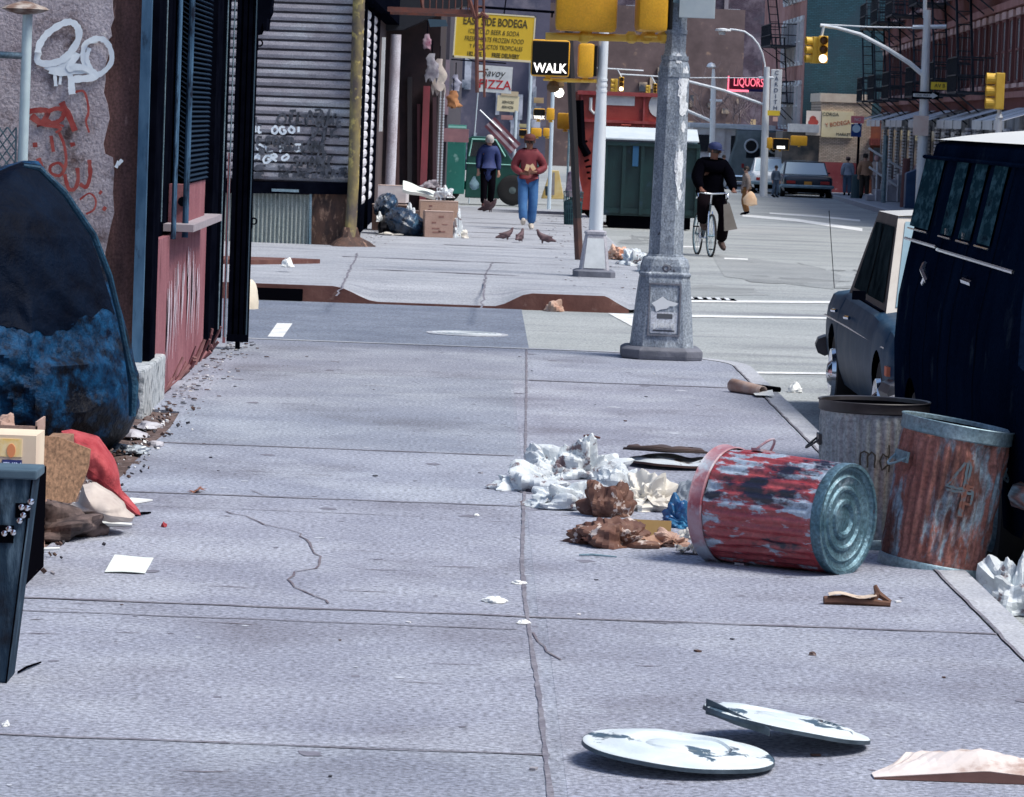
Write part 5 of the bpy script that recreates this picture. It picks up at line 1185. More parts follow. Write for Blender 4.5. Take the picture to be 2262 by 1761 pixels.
# boxes and cloths
def obox(name, label, cat, px, M_, m, faces=None):
    pass
Yb = 15.6
zc = P(30, 1040, Yb).z
t = thing('printed_carton', 'printed yellow and white carton standing on end at the left edge', 'carton', (P(30, 1045, Yb).x, Yb, P(30, 1048, Yb).z-.0))
a_ = P(-60, 958, Yb); c_ = P(78, 1048, Yb); q = MB(); q.b2(a_.x, c_.x, Yb, Yb+.3, c_.z-.02, a_.z); bx_ = q.build('carton', mat('carton_cream', (.70, .55, .42), (.78, .66, .50), 4), t, world=True)
q = MB(); a1 = P(-20, 968, Yb); c1 = P(48, 1010, Yb); q.b2(a1.x, c1.x, Yb-.003, Yb, c1.z, a1.z); q.build('yellow_print', mat('print_yellow', (.85, .55, .10), (.9, .8, .55), 9), t, world=True)
q = MB(); a1 = P(14, 975, Yb); c1 = P(36, 1016, Yb); q.lathe([(.022, 0), (.022, .003)], 12, Matrix.Translation(((a1.x+c1.x)/2, Yb-.003, (a1.z+c1.z)/2)) @ Matrix.Rotation(PI/2, 4, 'X') @ Matrix.Diagonal((.8, 1.3, 1, 1))); q.build('orange_print', mat('print_orange', (.75, .28, .12)), t, world=True)
q = MB(); a1 = P(5, 1015, Yb); c1 = P(48, 1045, Yb); q.b2(a1.x, c1.x, Yb-.006, Yb-.001, c1.z, a1.z); q.build('blue_print', mat('print_blue', (.02, .03, .14)), t, world=True)
text('THIN', .040, mat('print_pale', (.5, .6, .85)), t, P(27, 1030, Yb-.01), world=True, sx=.8)
a_ = P(-70, 1048, 15.62); q = MB(); q.b2(a_.x-.2, P(60, 1048, 15.6).x, 15.62, 16.3, 0, a_.z-.02); o = q.build('support_crate', M_DARK, None, loc=(a_.x, 15.9, 0)); setp(o, 'dark crate underneath the printed carton', 'crate')
t = thing('open_carton', 'shallow torn cardboard tray on top of the printed carton', 'carton', P(40, 955, 16.2))
q = MB()
a_ = P(-30, 930, 16.2); c_ = P(82, 957, 16.2); v0 = P(40, 955, 16.2)
q.b2(a_.x, c_.x, 16.2, 16.21, c_.z, a_.z-.015); q.b2(c_.x-.008, c_.x, 16.2, 16.5, c_.z, a_.z+.004); q.b2(a_.x, c_.x, 16.2, 16.5, c_.z-.008, c_.z); q.build('tray', M_CARD2, t, world=True)
zz = P(10, 925, 16.25); sc_ = crumple(zz.x, 16.32, c_.z, .05, .05, .06, 5, 20); sc_.build('torn_paper', M_CARD2, t, world=True, smooth=28)
# tilted brown cardboard flap
Yc = 16.4
pts = [(76, 962), (130, 966), (200, 993), (196, 1030), (186, 1062), (166, 1108), (150, 1112), (92, 1100), (74, 1096)]
q = MB(); tmp = [P(x, y, Yc+.002*(x-76)) for x, y in pts]; n = len(tmp)
cen = tmp[0].copy()
q.add([p for p in tmp]+[p+Vector((0, .02, 0)) for p in tmp], [tuple(range(n)), tuple(range(n, 2*n))[::-1]]+[(i, (i+1) % n, n+(i+1) % n, n+i) for i in range(n)])
# box depth behind the flap
q.b2(P(80, 980, Yc).x, P(150, 980, Yc+.4).x, Yc+.28, Yc+.65, P(100, 1090, Yc).z, P(100, 985, Yc).z)
o = q.build('cardboard_box', mat('card_brown_grain', (.22, .125, .075), (.28, .165, .10), 7, .9, speck=.5), None, loc=tuple(cen)); setp(o, 'tilted brown cardboard box panel between the printed carton and the red cloth', 'box')
Yd = 16.9; q = MB(); a_ = P(66, 1100, Yd); c_ = P(93, 1225, Yd)
q.add([(a_.x, Yd, P(66, 1098, Yd).z), (P(90, 1096, Yd).x, Yd, P(90, 1096, Yd).z), (P(99, 1220, Yd).x, Yd, -.01), (P(60, 1225, Yd).x, Yd, -.01), (a_.x, Yd+.02, P(66, 1098, Yd).z), (P(90, 1096, Yd).x, Yd+.02, P(90, 1096, Yd).z), (P(99, 1220, Yd).x, Yd+.02, -.01), (P(60, 1225, Yd).x, Yd+.02, -.01)], [(0, 1, 2, 3), (7, 6, 5, 4), (0, 4, 5, 1), (1, 5, 6, 2), (2, 6, 7, 3), (3, 7, 4, 0)])
q.b2(a_.x-.5, a_.x+.02, Yd+.02, Yd+.5, 0, P(66, 1098, Yd).z-.02)
o = q.build('cardboard_box', mat('card_pinkish', (.46, .27, .20), (.52, .33, .26), 5, .85), None, loc=(a_.x, Yd, 0)); setp(o, 'upright pinkish cardboard flap box below the tilted brown panel', 'box')
def cloth(name, label, outline, Y, depth, m, seed, bulge=.12, amp=.03):
    """draped cloth: a bulging folded lump filling an outline seen at street depth Y"""
    pts = [P(x, y, Y) for x, y in outline]; cx_ = sum(p.x for p in pts)/len(pts); cz_ = sum(p.z for p in pts)/len(pts)
    n = len(pts); sub = []
    for i in range(n):
        a, b_ = pts[i], pts[(i+1) % n]
        for k in range(4): sub.append(a+(b_-a)*k/4)
    m_ = len(sub); q = MB(); vs = []; NR = 14
    for side in (-1, 1):
        for i in range(NR+1):
            t_ = i/NR
            for p in sub:
                x = cx_+(p.x-cx_)*t_; z = cz_+(p.z-cz_)*t_
                d = math.sqrt(max(0, 1-t_**2.4)); nn = (1-abs(noise.noise(Vector((x*5+z*4, z*3, seed))))*2.4)+.4*noise.noise(Vector((x*16, z*12, seed)))
                vs.append((x+.01*nn*(t_ < 1), Y+depth*.5+side*(bulge*d+amp*nn*d), max(.003, z)))
    def idx(s_, i, j): return s_*(NR+1)*m_+i*m_+(j % m_)
    fs = [(idx(s_, i, j), idx(s_, i, j+1), idx(s_, i+1, j+1), idx(s_, i+1, j)) for s_ in (0, 1) for i in range(NR) for j in range(m_)]
    fs += [(idx(0, NR, j), idx(0, NR, j+1), idx(1, NR, j+1), idx(1, NR, j)) for j in range(m_)]
    q.add(vs, fs); o = q.build(name, m, None, loc=(cx_, Y, 0), smooth=40); return setp(o, label, 'cloth')
cloth('red_cloth', 'red cloth spilling from the boxes down onto the pavement', [(128, 958), (150, 954), (205, 968), (235, 1010), (255, 1055), (262, 1090), (268, 1110), (302, 1135), (305, 1146), (285, 1145), (255, 1125), (235, 1105), (205, 1070), (185, 1060), (160, 1000), (120, 975)], 17.9, .3, mat('cloth_red', (.30, .02, .03), (.50, .09, .10), 7, .85, c3=(.14, .01, .015), s3=6, t3=.60, bump=.6, bscale=20), 4, .16, .09)
cloth('cream_cloth', 'stained cream cloth below the brown cardboard panel', [(175, 1078), (200, 1072), (235, 1095), (262, 1120), (270, 1135), (290, 1150), (285, 1160), (240, 1160), (205, 1152), (170, 1142), (110, 1140), (130, 1128), (165, 1115)], 17.5, .3, mat('cloth_cream', (.56, .50, .45), (.40, .34, .31), 6, .85, c3=(.2, .12, .1), s3=5, t3=.64), 9, .14, .08)
x, y = sg(240, 1164); q = MB(); q.tube([(-.12, 0, .012), (0, -.01, .016), (.11, .0, .012)], [.010, .013, .010], 6); o = q.build('white_tube', M_PAPER, None); o.location = (x, y, 0); setp(o, 'thin white tube in front of the cream cloth', 'tube')
x, y = sg(280, 1112); q = MB(); q.b2(-.06, .06, -.16, .16, .004, .012); o = q.build('paper_scrap', M_PAPER, None); o.location = (x, y, 0); o.rotation_euler = (0, 0, -.4); setp(o, 'white paper slip showing right of the red cloth', 'paper')
x, y = sg(130, 1185); scrap('dark_rags', 'dark rags and grey rubbish in shadow below the cloths', 'rags', x-.05, y+.1, .22, .3, .14, mat('rag_dark', (.03, .02, .02), (.18, .13, .12), 6, .9, lo=.5, hi=.7), 36, n=40, amp=.5)
x, y = sg(80, 1222); q = MB(); q.tube([(-.1, 0, .01), (.1, .03, .02)], .008, 6); o = q.build('paper_roll', M_PAPER, None); o.location = (x, y, 0); setp(o, 'thin rolled white paper at the foot of the pinkish box', 'paper')

# chain-link fence with capped pole
Yf = 24.3
t = thing('chain_link_fence', 'blue grey chain link fence panel with white pole and rusty cap at the left', 'fence', (P(52, 400, Yf).x, Yf, 0))
px_ = P(52, 300, Yf).x
q = MB(); q.tube([(px_-.01, Yf, 0), (px_+.005, Yf, 2.58)], .032, 12); q.build('pole', mat('fence_pole', (.55, .68, .72), (.40, .52, .58), 5, .5, .2), t, world=True, smooth=True)
q = MB(); p = P(55, 22, Yf); q.lathe([(.03, -.03), (.10, -.015), (.15, .005), (.13, .02), (.04, .05), (.01, .055)], 14, Matrix.Translation(p), fn=lambda r, a, z: r*(1+.12*math.sin(5*a))); q.build('cap', mat('cap_rust', (.16, .10, .08), (.4, .36, .33), 8, .8, lo=.45, hi=.6), t, world=True)
q = MB(); zt_f = P(30, 123, Yf).z; q.tube([(px_-4, Yf, zt_f+.05), (px_, Yf, zt_f)], .022, 10); q.build('top_rail', M_GALV, t, world=True, smooth=True)
q = MB()
for k in range(72):
    for s_ in (1, -1):
        x0 = px_-.02-k*.055; pts = []
        for i in range(25):
            z = i*.075; xx = x0+s_*(-1 if i % 2 else 1)*.0275*.98; 
            if xx < px_: pts.append((xx, Yf+.004*s_, z))
        if len(pts) > 2: q.tube(pts, .007, 4, cap=False)
q.build('mesh', mat('chain_link', (.05, .10, .13), (.14, .22, .26), 5, .5, .4), t, world=True)
# ================================================================== VEHICLES
def wheel(parent, x, y, z, r, wd, hub, out=-1, nm='wheel'):
    q = MB(); M_ = Matrix.Translation((x, y, z)) @ Matrix.Rotation(PI/2, 4, 'Y')
    q.lathe([(r*.6, -wd/2), (r*.93, -wd/2), (r, -wd*.3), (r, wd*.3), (r*.93, wd/2), (r*.6, wd/2)], 28, M_, cap=(True, True)); w_ = q.build(nm, M_RUBBER, parent, smooth=True)
    q = MB(); q.lathe([(r*.6, 0), (r*.56, .03), (r*.3, .02), (r*.22, .05), (.001, .06)], 24, Matrix.Translation((x+out*wd/2, y, z)) @ Matrix.Rotation(out*PI/2, 4, 'Y'), cap=(False, False)); q.build('hubcap', hub, w_, smooth=True)
    return w_
def shell(parent, name, m, ys, W, zb, zt, bul, crown=.03, shoulder=.06, z0f=None):
    """car or van body skin: ys stations; W(y) half width, zb(y) lower edge, zt(y) upper edge, bul(z) width factor"""
    q = MB(); rowsS = [0, .08, .2, .35, .5, .65, .8, .9, .96, 1.0]; top = [.96, .85, .6, .3, 0]
    vs = []; per = None
    for y in ys:
        ring = []
        for s in rowsS:
            z = zb(y)+(zt(y)-zb(y)-shoulder)*s if s < .95 else (zt(y)-shoulder)+shoulder*(.5 if s < .99 else .85)
            ww = W(y)*bul(min(z, zt(y)))*(1 if s < .95 else (.985 if s < .99 else .955))
            ring.append((ww, z))
        for tq in top[1:]: ring.append((W(y)*bul(zt(y))*tq, zt(y)+crown*(1-tq*tq)))
        full = [(-x, z) for x, z in ring]+[(x, z) for x, z in ring[-2::-1]]
        per = len(full); vs += [(x, y, z) for x, z in full]
    k = len(ys); fs = [(i*per+j, i*per+j+1, (i+1)*per+j+1, (i+1)*per+j) for i in range(k-1) for j in range(per-1)]
    fs += [tuple(range(per)), tuple((k-1)*per+j for j in range(per))[::-1]]
    q.add(vs, fs); return q.build(name, m, parent, smooth=35)
def arch(y, cs, r, sill, zc):
    for c in cs:
        if abs(y-c) < r: return max(sill, zc+math.sqrt(r*r-(y-c)**2))
    return sill
def stations(L, cs, r, ends=(0, .03, .08, .16, .3)):
    s = set()
    for e in ends: s.add(round(e, 3)); s.add(round(L-e, 3))
    for i in range(int(L/.25)): s.add(round(i*.25, 3))
    for c in cs:
        for i in range(13): s.add(round(c+r*math.cos(PI*i/12), 3))
        s.add(round(c-r-.001, 3)); s.add(round(c+r+.001, 3))
    return sorted(x for x in s if 0 <= x <= L)
def lerp(pts, y):
    for (a, za), (b_, zb_) in zip(pts, pts[1:]):
        if y <= b_: return za+(zb_-za)*(y-a)/(b_-a) if y > a else za
    return pts[-1][1]
def quadp(q, c, u0, u1, v0, v1, off, n):
    """panel on the quad c (bl, br, tr, tl) at fractions, lifted by off along n"""
    def pt(u, v): return (c[0]*(1-u)+c[1]*u)*(1-v)+(c[3]*(1-u)+c[2]*u)*v+n*off
    q.add([pt(u0, v0), pt(u1, v0), pt(u1, v1), pt(u0, v1)], [(0, 1, 2, 3)])
def car(label, cat, loc, rz, paint, roof=None, L=5.2, Wd=.96, H=1.42, facing='front', hood=1.75, trunk=1.35, top=None, glass=None, plate=None, group=None, name='parked_car', fast=0, bump_m=None, pil=None):
    """front at local y=0 looking towards -Y"""
    t = thing(name, label, cat, loc, rz, group); gl = glass or M_GLASS
    cs = (.95, L-1.15); r_ = .37; belt = .90
    zt = lambda y: lerp([(0, .70), (.1, .80), (.5, .86), (hood, belt+.01), (L-trunk, belt+.03), (L-.25, .90), (L-.05, .84), (L, .74)], y)
    Wf = lambda y: Wd*lerp([(0, .88), (.08, .94), (.3, .98), (.9, 1), (L-.9, 1), (L-.25, .965), (L-.06, .92), (L, .86)], y)
    bul = lambda z: 1-.16*abs((z-.62)/.5)**2.2
    shell(t, 'body', paint, stations(L, cs, r_), Wf, lambda y: arch(y, cs, r_, .26 if .1 < y < L-.1 else .42, .32), zt, bul)
    # dark wheel wells and floor
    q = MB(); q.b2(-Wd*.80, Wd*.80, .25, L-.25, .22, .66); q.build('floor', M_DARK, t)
    for sx in (-1, 1):
        for c in cs: wheel(t, sx*(Wd-.13), c, .32, .32, .2, M_CHROME if not fast else M_GALV, sx)
    # greenhouse
    b0, b1 = hood-.15, L-trunk+.25; t0, t1 = hood+.45, L-trunk-.50; wb, wt = Wd*.88, Wd*.76; zr = H-.03
    lowr = [Vector((-wb, b0, belt-.01)), Vector((wb, b0, belt-.01)), Vector((wb, b1, belt+.01)), Vector((-wb, b1, belt+.01))]
    upr = [Vector((-wt, t0, zr)), Vector((wt, t0, zr)), Vector((wt, t1, zr)), Vector((-wt, t1, zr))]
    q = MB(); q.add(lowr+upr, [(0, 1, 5, 4), (1, 2, 6, 5), (2, 3, 7, 6), (3, 0, 4, 7)]); q.build('pillars', pil or top or paint, t)
    q = MB()
    q.grid(8, 10, lambda u, v: Vector(((-wt+2*wt*u), t0-.03+(t1-t0+.06)*v, zr+.045*math.sin(PI*min(1, max(0, u)))**.6*math.sin(PI*min(1, max(0, .08+v*.84)))**.5))); q.build('roof', roof or top or paint, t, smooth=True, recalc=False)
    q = MB(); n_ = (lowr[3]-lowr[0]).cross(upr[0]-lowr[0]).normalized()
    for side, c in ((-1, (lowr[0], lowr[3], upr[3], upr[0])), (1, (lowr[2], lowr[1], upr[1], upr[2]))):
        nn = (c[1]-c[0]).cross(c[3]-c[0]).normalized(); nn = nn if nn.x*side > 0 else -nn
        for (u0, u1) in ((.07, .50), (.53, .90)) if side < 0 else ((.10, .47), (.50, .93)):
            q = MB(); quadp(q, c, u0, u1, .10, .88, .008, nn); q.build('side_window', gl, t, recalc=False)
    for nm, c, sy in (('windshield', (lowr[0], lowr[1], upr[1], upr[0]), -1), ('rear_window', (lowr[2], lowr[3], upr[3], upr[2]), 1)):
        nn = (c[1]-c[0]).cross(c[3]-c[0]).normalized(); nn = nn if nn.y*sy > 0 else -nn
        if pil and sy < 0:
            q = MB(); quadp(q, c, .0, 1.0, .0, 1.0, .006, nn); q.build('windshield_frame', top, t, recalc=False)
        q = MB(); quadp(q, c, .035, .965, .07, .93, .014, nn); q.build(nm, glass if (glass and nm == 'rear_window') else M_WSH, t, recalc=False)
    # bumpers, lamps
    for nm, y, s_ in (('front_bumper', -.08, 1), ('rear_bumper', L+.08, -1)):
        q = MB(); q.tube([(-Wd*.97, y+s_*.42, .47), (-Wd*.95, y+s_*.10, .47), (-Wd*.8, y, .47), (0, y-s_*.03, .47), (Wd*.8, y, .47), (Wd*.95, y+s_*.10, .47), (Wd*.97, y+s_*.42, .47)], .075, 8); q.build(nm, bump_m or (M_CHROME if not fast else M_GALV), t, smooth=True)
    for sx in (-1, 1):
        q = MB(); q.lathe([(.085, 0), (.08, .02), (.001, .03)], 16, Matrix.Translation((sx*Wd*.66, .02, .66)) @ Matrix.Rotation(PI/2, 4, 'X')); q.build('headlight', M_GLASSW, t)
        q = MB(); q.b2(sx*Wd*.48, sx*Wd*.82, L-.01, L+.025, .58, .70); q.build('tail_light', mat('tail_red', (.35, .02, .02), rough=.3), t)
        q = MB(); q.b2(sx*(Wd*.97), sx*(Wd*1.0), .28, .42, .56, .62); q.build('side_marker', mat('marker_orange', (.65, .18, .10)), t)
        for yy in (hood+.35, hood+1.35):
            q = MB(); q.tube([(sx*Wd*1.005, yy+.75, .80), (sx*Wd*1.03, yy+.82, .80), (sx*Wd*1.005, yy+.90, .80)], .014, 6); q.build('door_handle', M_CHROME, t)
    q = MB(); q.b2(-Wd*.55, Wd*.55, -.02, .03, .56, .74); q.build('grille', M_BLACK, t)
    if plate:
        q = MB(); q.b2(-.16, .16, L+.03, L+.05, .52, .68); q.build('number_plate', plate, t)
    q = MB()
    for sx in (-1, 1): q.tube([(sx*Wd*.985, .6, .72), (sx*Wd*.995, L-.5, .72)], .008, 5)
    q.build('trim_strip', M_CHROME, t)
    q = MB(); q.tube([(-Wd*.88, hood-.02, belt), (-Wd*1.06, hood+.02, belt+.10)], .012, 6); q.box((-Wd*1.05, hood+.02, belt+.11), (.09, .04, .06)); q.build('wing_mirror', M_BLACK, t)
    return t
M_WSH = mat('windshield', (.16, .27, .34), (.30, .42, .48), 1.5, .15, spec=.4)
M_GLASSW = mat('lamp_glass', (.7, .72, .7), rough=.15)
M_SLATE = mat('slate_blue_paint', (.012, .042, .085), (.022, .065, .12), 3, .4, spec=.03, c3=(.07, .10, .13), s3=3, t3=.62, w3=.12, speck=.15, bump=.04, bscale=30)
sc_ = 1.06
s_loc = (3.64, 24.3, -.15)
sd_ = car('slate blue sedan with pale roof parked beyond the dark van, facing the camera', 'car', s_loc, 0, M_SLATE, roof=mat('roof_pale', (.62, .60, .56), rough=.35), top=mat('pillar_cream', (.60, .58, .54), (.5, .46, .42), 3), L=5.35, Wd=1.0, H=1.58, pil=mat('pillar_brown', (.13, .105, .09), (.08, .07, .065), 4, .7), bump_m=mat('bumper_dark', (.04, .035, .04), (.10, .10, .11), 4, .4), glass=mat('glass_grey', (.005, .009, .012), (.03, .045, .05), 4, .3, spec=0))
q = MB(); q.tube([(-.92, 5.0, .92), (-.96, 5.28, 1.5)], .003, 5); q.build('antenna', M_BLACK, sd_)
# dark van
M_VAN = mat('van_dark_paint', (.002, .005, .015), (.004, .010, .026), 1.2, .5, spec=0, c3=(.02, .028, .042), s3=2.2, t3=.66, w3=.05, speck=.3, bump=.15, bscale=8)
def van(label, loc, rz, paint, roofm, L=5.1, H=2.13, Wd=.99, panes=(), curtain=None, group=None, detail=True, cat='van'):
    t = thing('parked_van', label, cat, loc, rz, group)
    cs = (1.05, L-1.15); r_ = .40
    bulx = lambda z: lerp([(0, .93), (.3, .96), (.6, .985), (.9, 1.0), (1.2, .985), (1.48, .93), (1.8, .865), (2.05, .815), (2.2, .8)], z)
    zt = lambda y: lerp([(0, 1.05), (.35, 1.12), (.9, H-.10), (1.3, H-.04), (L-.25, H-.04), (L-.04, H-.09), (L, H-.16)], y)
    Wf = lambda y: Wd*lerp([(0, .93), (.1, .97), (.3, 1), (L-.3, 1), (L-.08, .97), (L, .94)], y)
    shell(t, 'body', paint, stations(L, cs, r_), Wf, lambda y: arch(y, cs, r_, .30 if y > .15 else .42, .34), zt, bulx, crown=.02, shoulder=.05)
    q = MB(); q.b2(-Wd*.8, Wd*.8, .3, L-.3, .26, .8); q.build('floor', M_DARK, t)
    q = MB(); q.grid(10, 14, lambda u, v: Vector((Wd*.80*(2*u-1), 1.1+(L-1.16)*v, H-.035+.085*(1-(2*u-1)**2)*min(1, (1-abs(2*v-1))*6)**.5))); q.build('roof', roofm, t, smooth=True)
    for sx in (-1, 1):
        for c in cs: wheel(t, sx*(Wd-.14), c, .34, .34, .2, M_GALV, sx)
        q = MB(); q.tube([(sx*Wd*bulx(H-.14)*1.015, 1.0, H-.14), (sx*Wd*bulx(H-.14)*1.02, L-.08, H-.14)], .012, 6); q.build('drip_rail', paint, t)
    def side(q, y0, y1, z0, z1, off, sx=-1):
        q.add([Vector((sx*(Wd*bulx(z)+off), y, z)) for y, z in ((y0, z0), (y1, z0), (y1, (z0+z1)/2), (y0, (z0+z1)/2))], [(0, 1, 2, 3)])
        q.add([Vector((sx*(Wd*bulx(z)+off), y, z)) for y, z in ((y0, (z0+z1)/2), (y1, (z0+z1)/2), (y1, z1), (y0, z1))], [(0, 1, 2, 3)])
    for (y0, y1) in panes:
        for sx in (-1, 1):
            q = MB(); side(q, y0, y1, 1.58, 1.99, .012, sx); q.build('side_window', curtain or M_GLASS, t, recalc=False)
            if detail and sx < 0:
                q = MB(); z = 1.565; xx = -(Wd*bulx(z)+.016); q.tube([(xx, y0-.02, z), (xx, y1+.02, z)], .006, 5); q.build('window_trim', M_CHROME, t)
    if detail:
        q = MB(); z = 1.49; xx = -(Wd*bulx(z)+.006); q.tube([(xx, .9, z), (xx, 3.97, z)], .010, 6); q.tube([(xx-.004, 4.0, z+.012), (xx-.004, L-.1, z+.012)], .010, 6); q.build('belt_trim', M_CHROME, t)
        for y, z, k in ((4.1, 1.35, 1), (2.27, 1.39, 0)):
            xx = -(Wd*bulx(z)+.02); q = MB()
            if k: q.tube([(xx, y-.10, z-.04), (xx-.02, y, z+.02), (xx, y+.06, z+.05)], .018, 6); q.tube([(xx, y-.02, z-.02), (xx, y+.10, z-.06)], .016, 6)
            else: q.tube([(xx, y-.13, z-.01), (xx-.03, y, z), (xx, y+.11, z+.01)], .016, 6)
            q.build('door_handle', M_CHROME, t)
        for y in (3.85, 4.5, 3.17, 1.7, 2.75):
            z = 1.2; q = MB(); q.add([Vector((-(Wd*bulx(z_)+.003), yy, z_)) for z_ in (.35, .6, .9, 1.2, 1.5, 1.8, 2.0) for yy in (y-.008, y+.008)], [(2*i, 2*i+1, 2*i+3, 2*i+2) for i in range(6)]); q.build('door_seam', M_DARK, t, recalc=False)
        for y, z in ((3.65, 1.60), (2.9, 1.60)):
            q = MB(); q.box((-(Wd*bulx(z)+.022), y, z), (.012, .03, .035)); q.build('window_latch', M_CHROME, t)
    q = MB(); q.tube([(-Wd*.95, L-.1, .5), (-Wd*.9, L+.06, .5), (0, L+.08, .5), (Wd*.9, L+.06, .5), (Wd*.95, L-.1, .5)], .07, 8); q.build('rear_bumper', M_CHROME, t, smooth=True)
    q = MB(); q.tube([(-Wd*.95, .15, .5), (-Wd*.9, -.06, .5), (0, -.08, .5), (Wd*.9, -.06, .5), (Wd*.95, .15, .5)], .07, 8); q.build('front_bumper', M_CHROME, t, smooth=True)
    # front
    q = MB(); q.add([Vector((s*.78*Wd, y, z)) for s, y, z in ((-1, .38, 1.16), (1, .38, 1.16), (1, .86, 1.98), (-1, .86, 1.98))], [(0, 1, 2, 3)])
    for v in q.v: v.y -= .02
    q.build('windshield', M_WSH, t)
    for sx in (-1, 1):
        q = MB(); q.lathe([(.10, 0), (.09, .03), (.001, .04)], 16, Matrix.Translation((sx*.7, -.0, .80)) @ Matrix.Rotation(PI/2, 4, 'X')); q.build('headlight', M_GLASSW, t)
        q = MB(); q.b2(sx*.80, sx*.92, L-.02, L+.02, .9, 1.1); q.build('tail_light', mat('tail_red', (.35, .02, .02), rough=.3), t)
        q = MB(); q.b2(sx*.08, sx*.72, L-.01, L+.012, 1.38, 1.85); q.build('rear_window', M_GLASS, t)
    return t
M_CURT = mat('curtained_pane', (.012, .035, .048), (.05, .11, .135), 2.6, .5, c3=(.01, .02, .03), s3=1.3, t3=.60, w3=.05, st=(2, 2, 7), lo=.45, hi=.6, spec=.0)
va = van('dark blue black van with curtained side windows parked beside the kerb', (3.46, 17.3, -.15), 0, M_VAN, mat('van_roof_white', (.70, .70, .66), rough=.45), panes=((4.57, 5.5), (3.47, 3.97), (2.67, 3.17), (1.9, 2.4)), curtain=M_CURT, L=5.65)

# pale bundle lying in the side street gutter, peeping past the gate
v = G(548, 682, -.15); tt = crumple(0, 0, 0, .11, .2, .34, 15, 30, amp=.12); o = tt.build('cream_sack', mat('sack_cream', (.72, .66, .54), (.62, .55, .44), 4, .7), None, smooth=40); o.location = v; setp(o, 'rounded cream sack in the side street gutter peeping out past the black gate', 'sack')

# ---- far traffic: everything beyond the second side street
def road_at(px, py): v = GP(px, py); return v
v = GP(1778, 437)
dB = v.y
bk = car('black coupe parked at the far right kerb seen from behind', 'car', (v.x+.1, v.y+4.9, prof(v.y+2)), PI, mat('black_blue_paint', (.012, .022, .04), rough=.25), roof=M_WSH, L=4.9, Wd=1.08, H=1.50, plate=mat('plate_orange', (.70, .32, .06)), glass=mat('far_glass', (.50, .62, .68), rough=.2), group='cars parked along the far right kerb', fast=1)
v = GP(1712, 430)
wt_ = car('pale silver sedan parked left of the black coupe', 'car', (v.x+.1, v.y+5.6, prof(v.y+4)), PI, mat('silver_white_paint', (.80, .84, .86), rough=.3), L=4.6, Wd=1.05, H=1.55, glass=mat('far_glass', (.50, .62, .68), rough=.2), plate=M_WHITE, group='cars parked along the far right kerb', fast=1)
v = GP(1697, 420)
gv = van('grey windowed van standing behind the silver sedan', (v.x+.1, v.y+11.9, prof(v.y+6)), PI, mat('van_grey', (.13, .17, .18), (.2, .24, .25), 3, .4), M_WHITE, L=5.2, H=2.75, Wd=1.55, panes=((.9, 2.0), (2.3, 3.3), (3.6, 4.6)), detail=False)
for s_ in (-.62, .50):
    q = MB(); q.tube([(s_+.30*math.cos(a), 5.3, 1.95+.30*math.sin(a)) for a in [2*PI*i/20 for i in range(20)]], .045, 6, closed=True); ro = q.build('round_ring', M_WHITE, gv)
    q = MB(); q.lathe([(.27, 0), (.27, .02)], 20, Matrix.Translation((s_, 5.29, 1.95)) @ Matrix.Rotation(-PI/2, 4, 'X')); q.build('disc', M_RUBBER, ro)
v = GP(1600, 418)
t = thing('delivery_truck', 'white and grey delivery truck with long pale roof behind the cyclist', 'truck', (v.x+.3, v.y+9, prof(v.y+9)))
q = MB(); q.b2(-1.5, 2.6, 0, 7, 2.72, 2.95); q.build('roof', M_WHITE, t, bevel=.06)
q = MB(); q.b2(-1.3, .2, .2, 6.8, .65, 2.72); q.b2(.2, 2.5, .3, 6.8, .65, 2.72); q.build('box', mat('truck_panel', (.70, .62, .60), (.85, .84, .84), .8, .5, lo=.4, hi=.6), t)
q = MB(); q.b2(-1.1, -.5, .1, .2, 1.6, 2.4); q.b2(.5, 1.3, .2, .3, 1.5, 2.4); q.b2(1.5, 2.3, .2, .3, 1.5, 2.4); q.build('window', M_GLASS, t)
q = MB(); q.b2(-1.4, 2.6, -.05, .3, .5, .68); q.build('bumper', M_GALV, t)
for x in (-1.0, 2.1): wheel(t, x, 1.2, .45, .45, .3, M_GALV, -1)
# green pickup crossing
gl_ = GP(1133, 456)
tz = prof(gl_.y)+.02
t = thing('green_truck', 'dark green utility truck with boxy rear body crossing the second side street', 'truck', (P(1133, 420, gl_.y).x, gl_.y, tz))
def TX(px): return P(px, 400, gl_.y).x-t.location.x
def TZ(py): return P(1060, py, gl_.y).z-tz
M_GRN = mat('truck_green', (.004, .045, .038), (.008, .075, .06), 2, .35, speck=.15)
q = MB(); q.b2(TX(960), TX(1026), -.2, 1.6, TZ(430), TZ(278)); q.build('rear_body', mat('truck_green_light', (.012, .13, .105), (.02, .19, .155), 1.6, .5, c3=(.25, .45, .42), s3=4, t3=.68), t, bevel=.02)
q = MB(); q.b2(TX(960), TX(1026), -.22, -.2, TZ(305), TZ(297)); q.b2(TX(960), TX(1026), -.22, -.2, TZ(285), TZ(280)); q.build('rear_body_rail', mat('mint', (.30, .62, .55)), t)
poly_ = [(TX(1028), TZ(438)), (TX(1105), TZ(438)), (TX(1106), TZ(415)), (TX(1118), TZ(392)), (TX(1140), TZ(385)), (TX(1160), TZ(395)), (TX(1165), TZ(412)), (TX(1190), TZ(412)), (TX(1190), TZ(362)), (TX(1128), TZ(350)), (TX(1098), TZ(306)), (TX(1088), TZ(302)), (TX(1040), TZ(302)), (TX(1030), TZ(308))]
q = MB(); q.prism(poly_, 0, 1.7, 'y'); q.build('cab', M_GRN, t, bevel=.03)
q = MB(); q.prism([(TX(1036), TZ(345)), (TX(1110), TZ(345)), (TX(1094), TZ(314)), (TX(1040), TZ(314))], -.012, 0, 'y'); q.build('side_window', M_GLASS, t)
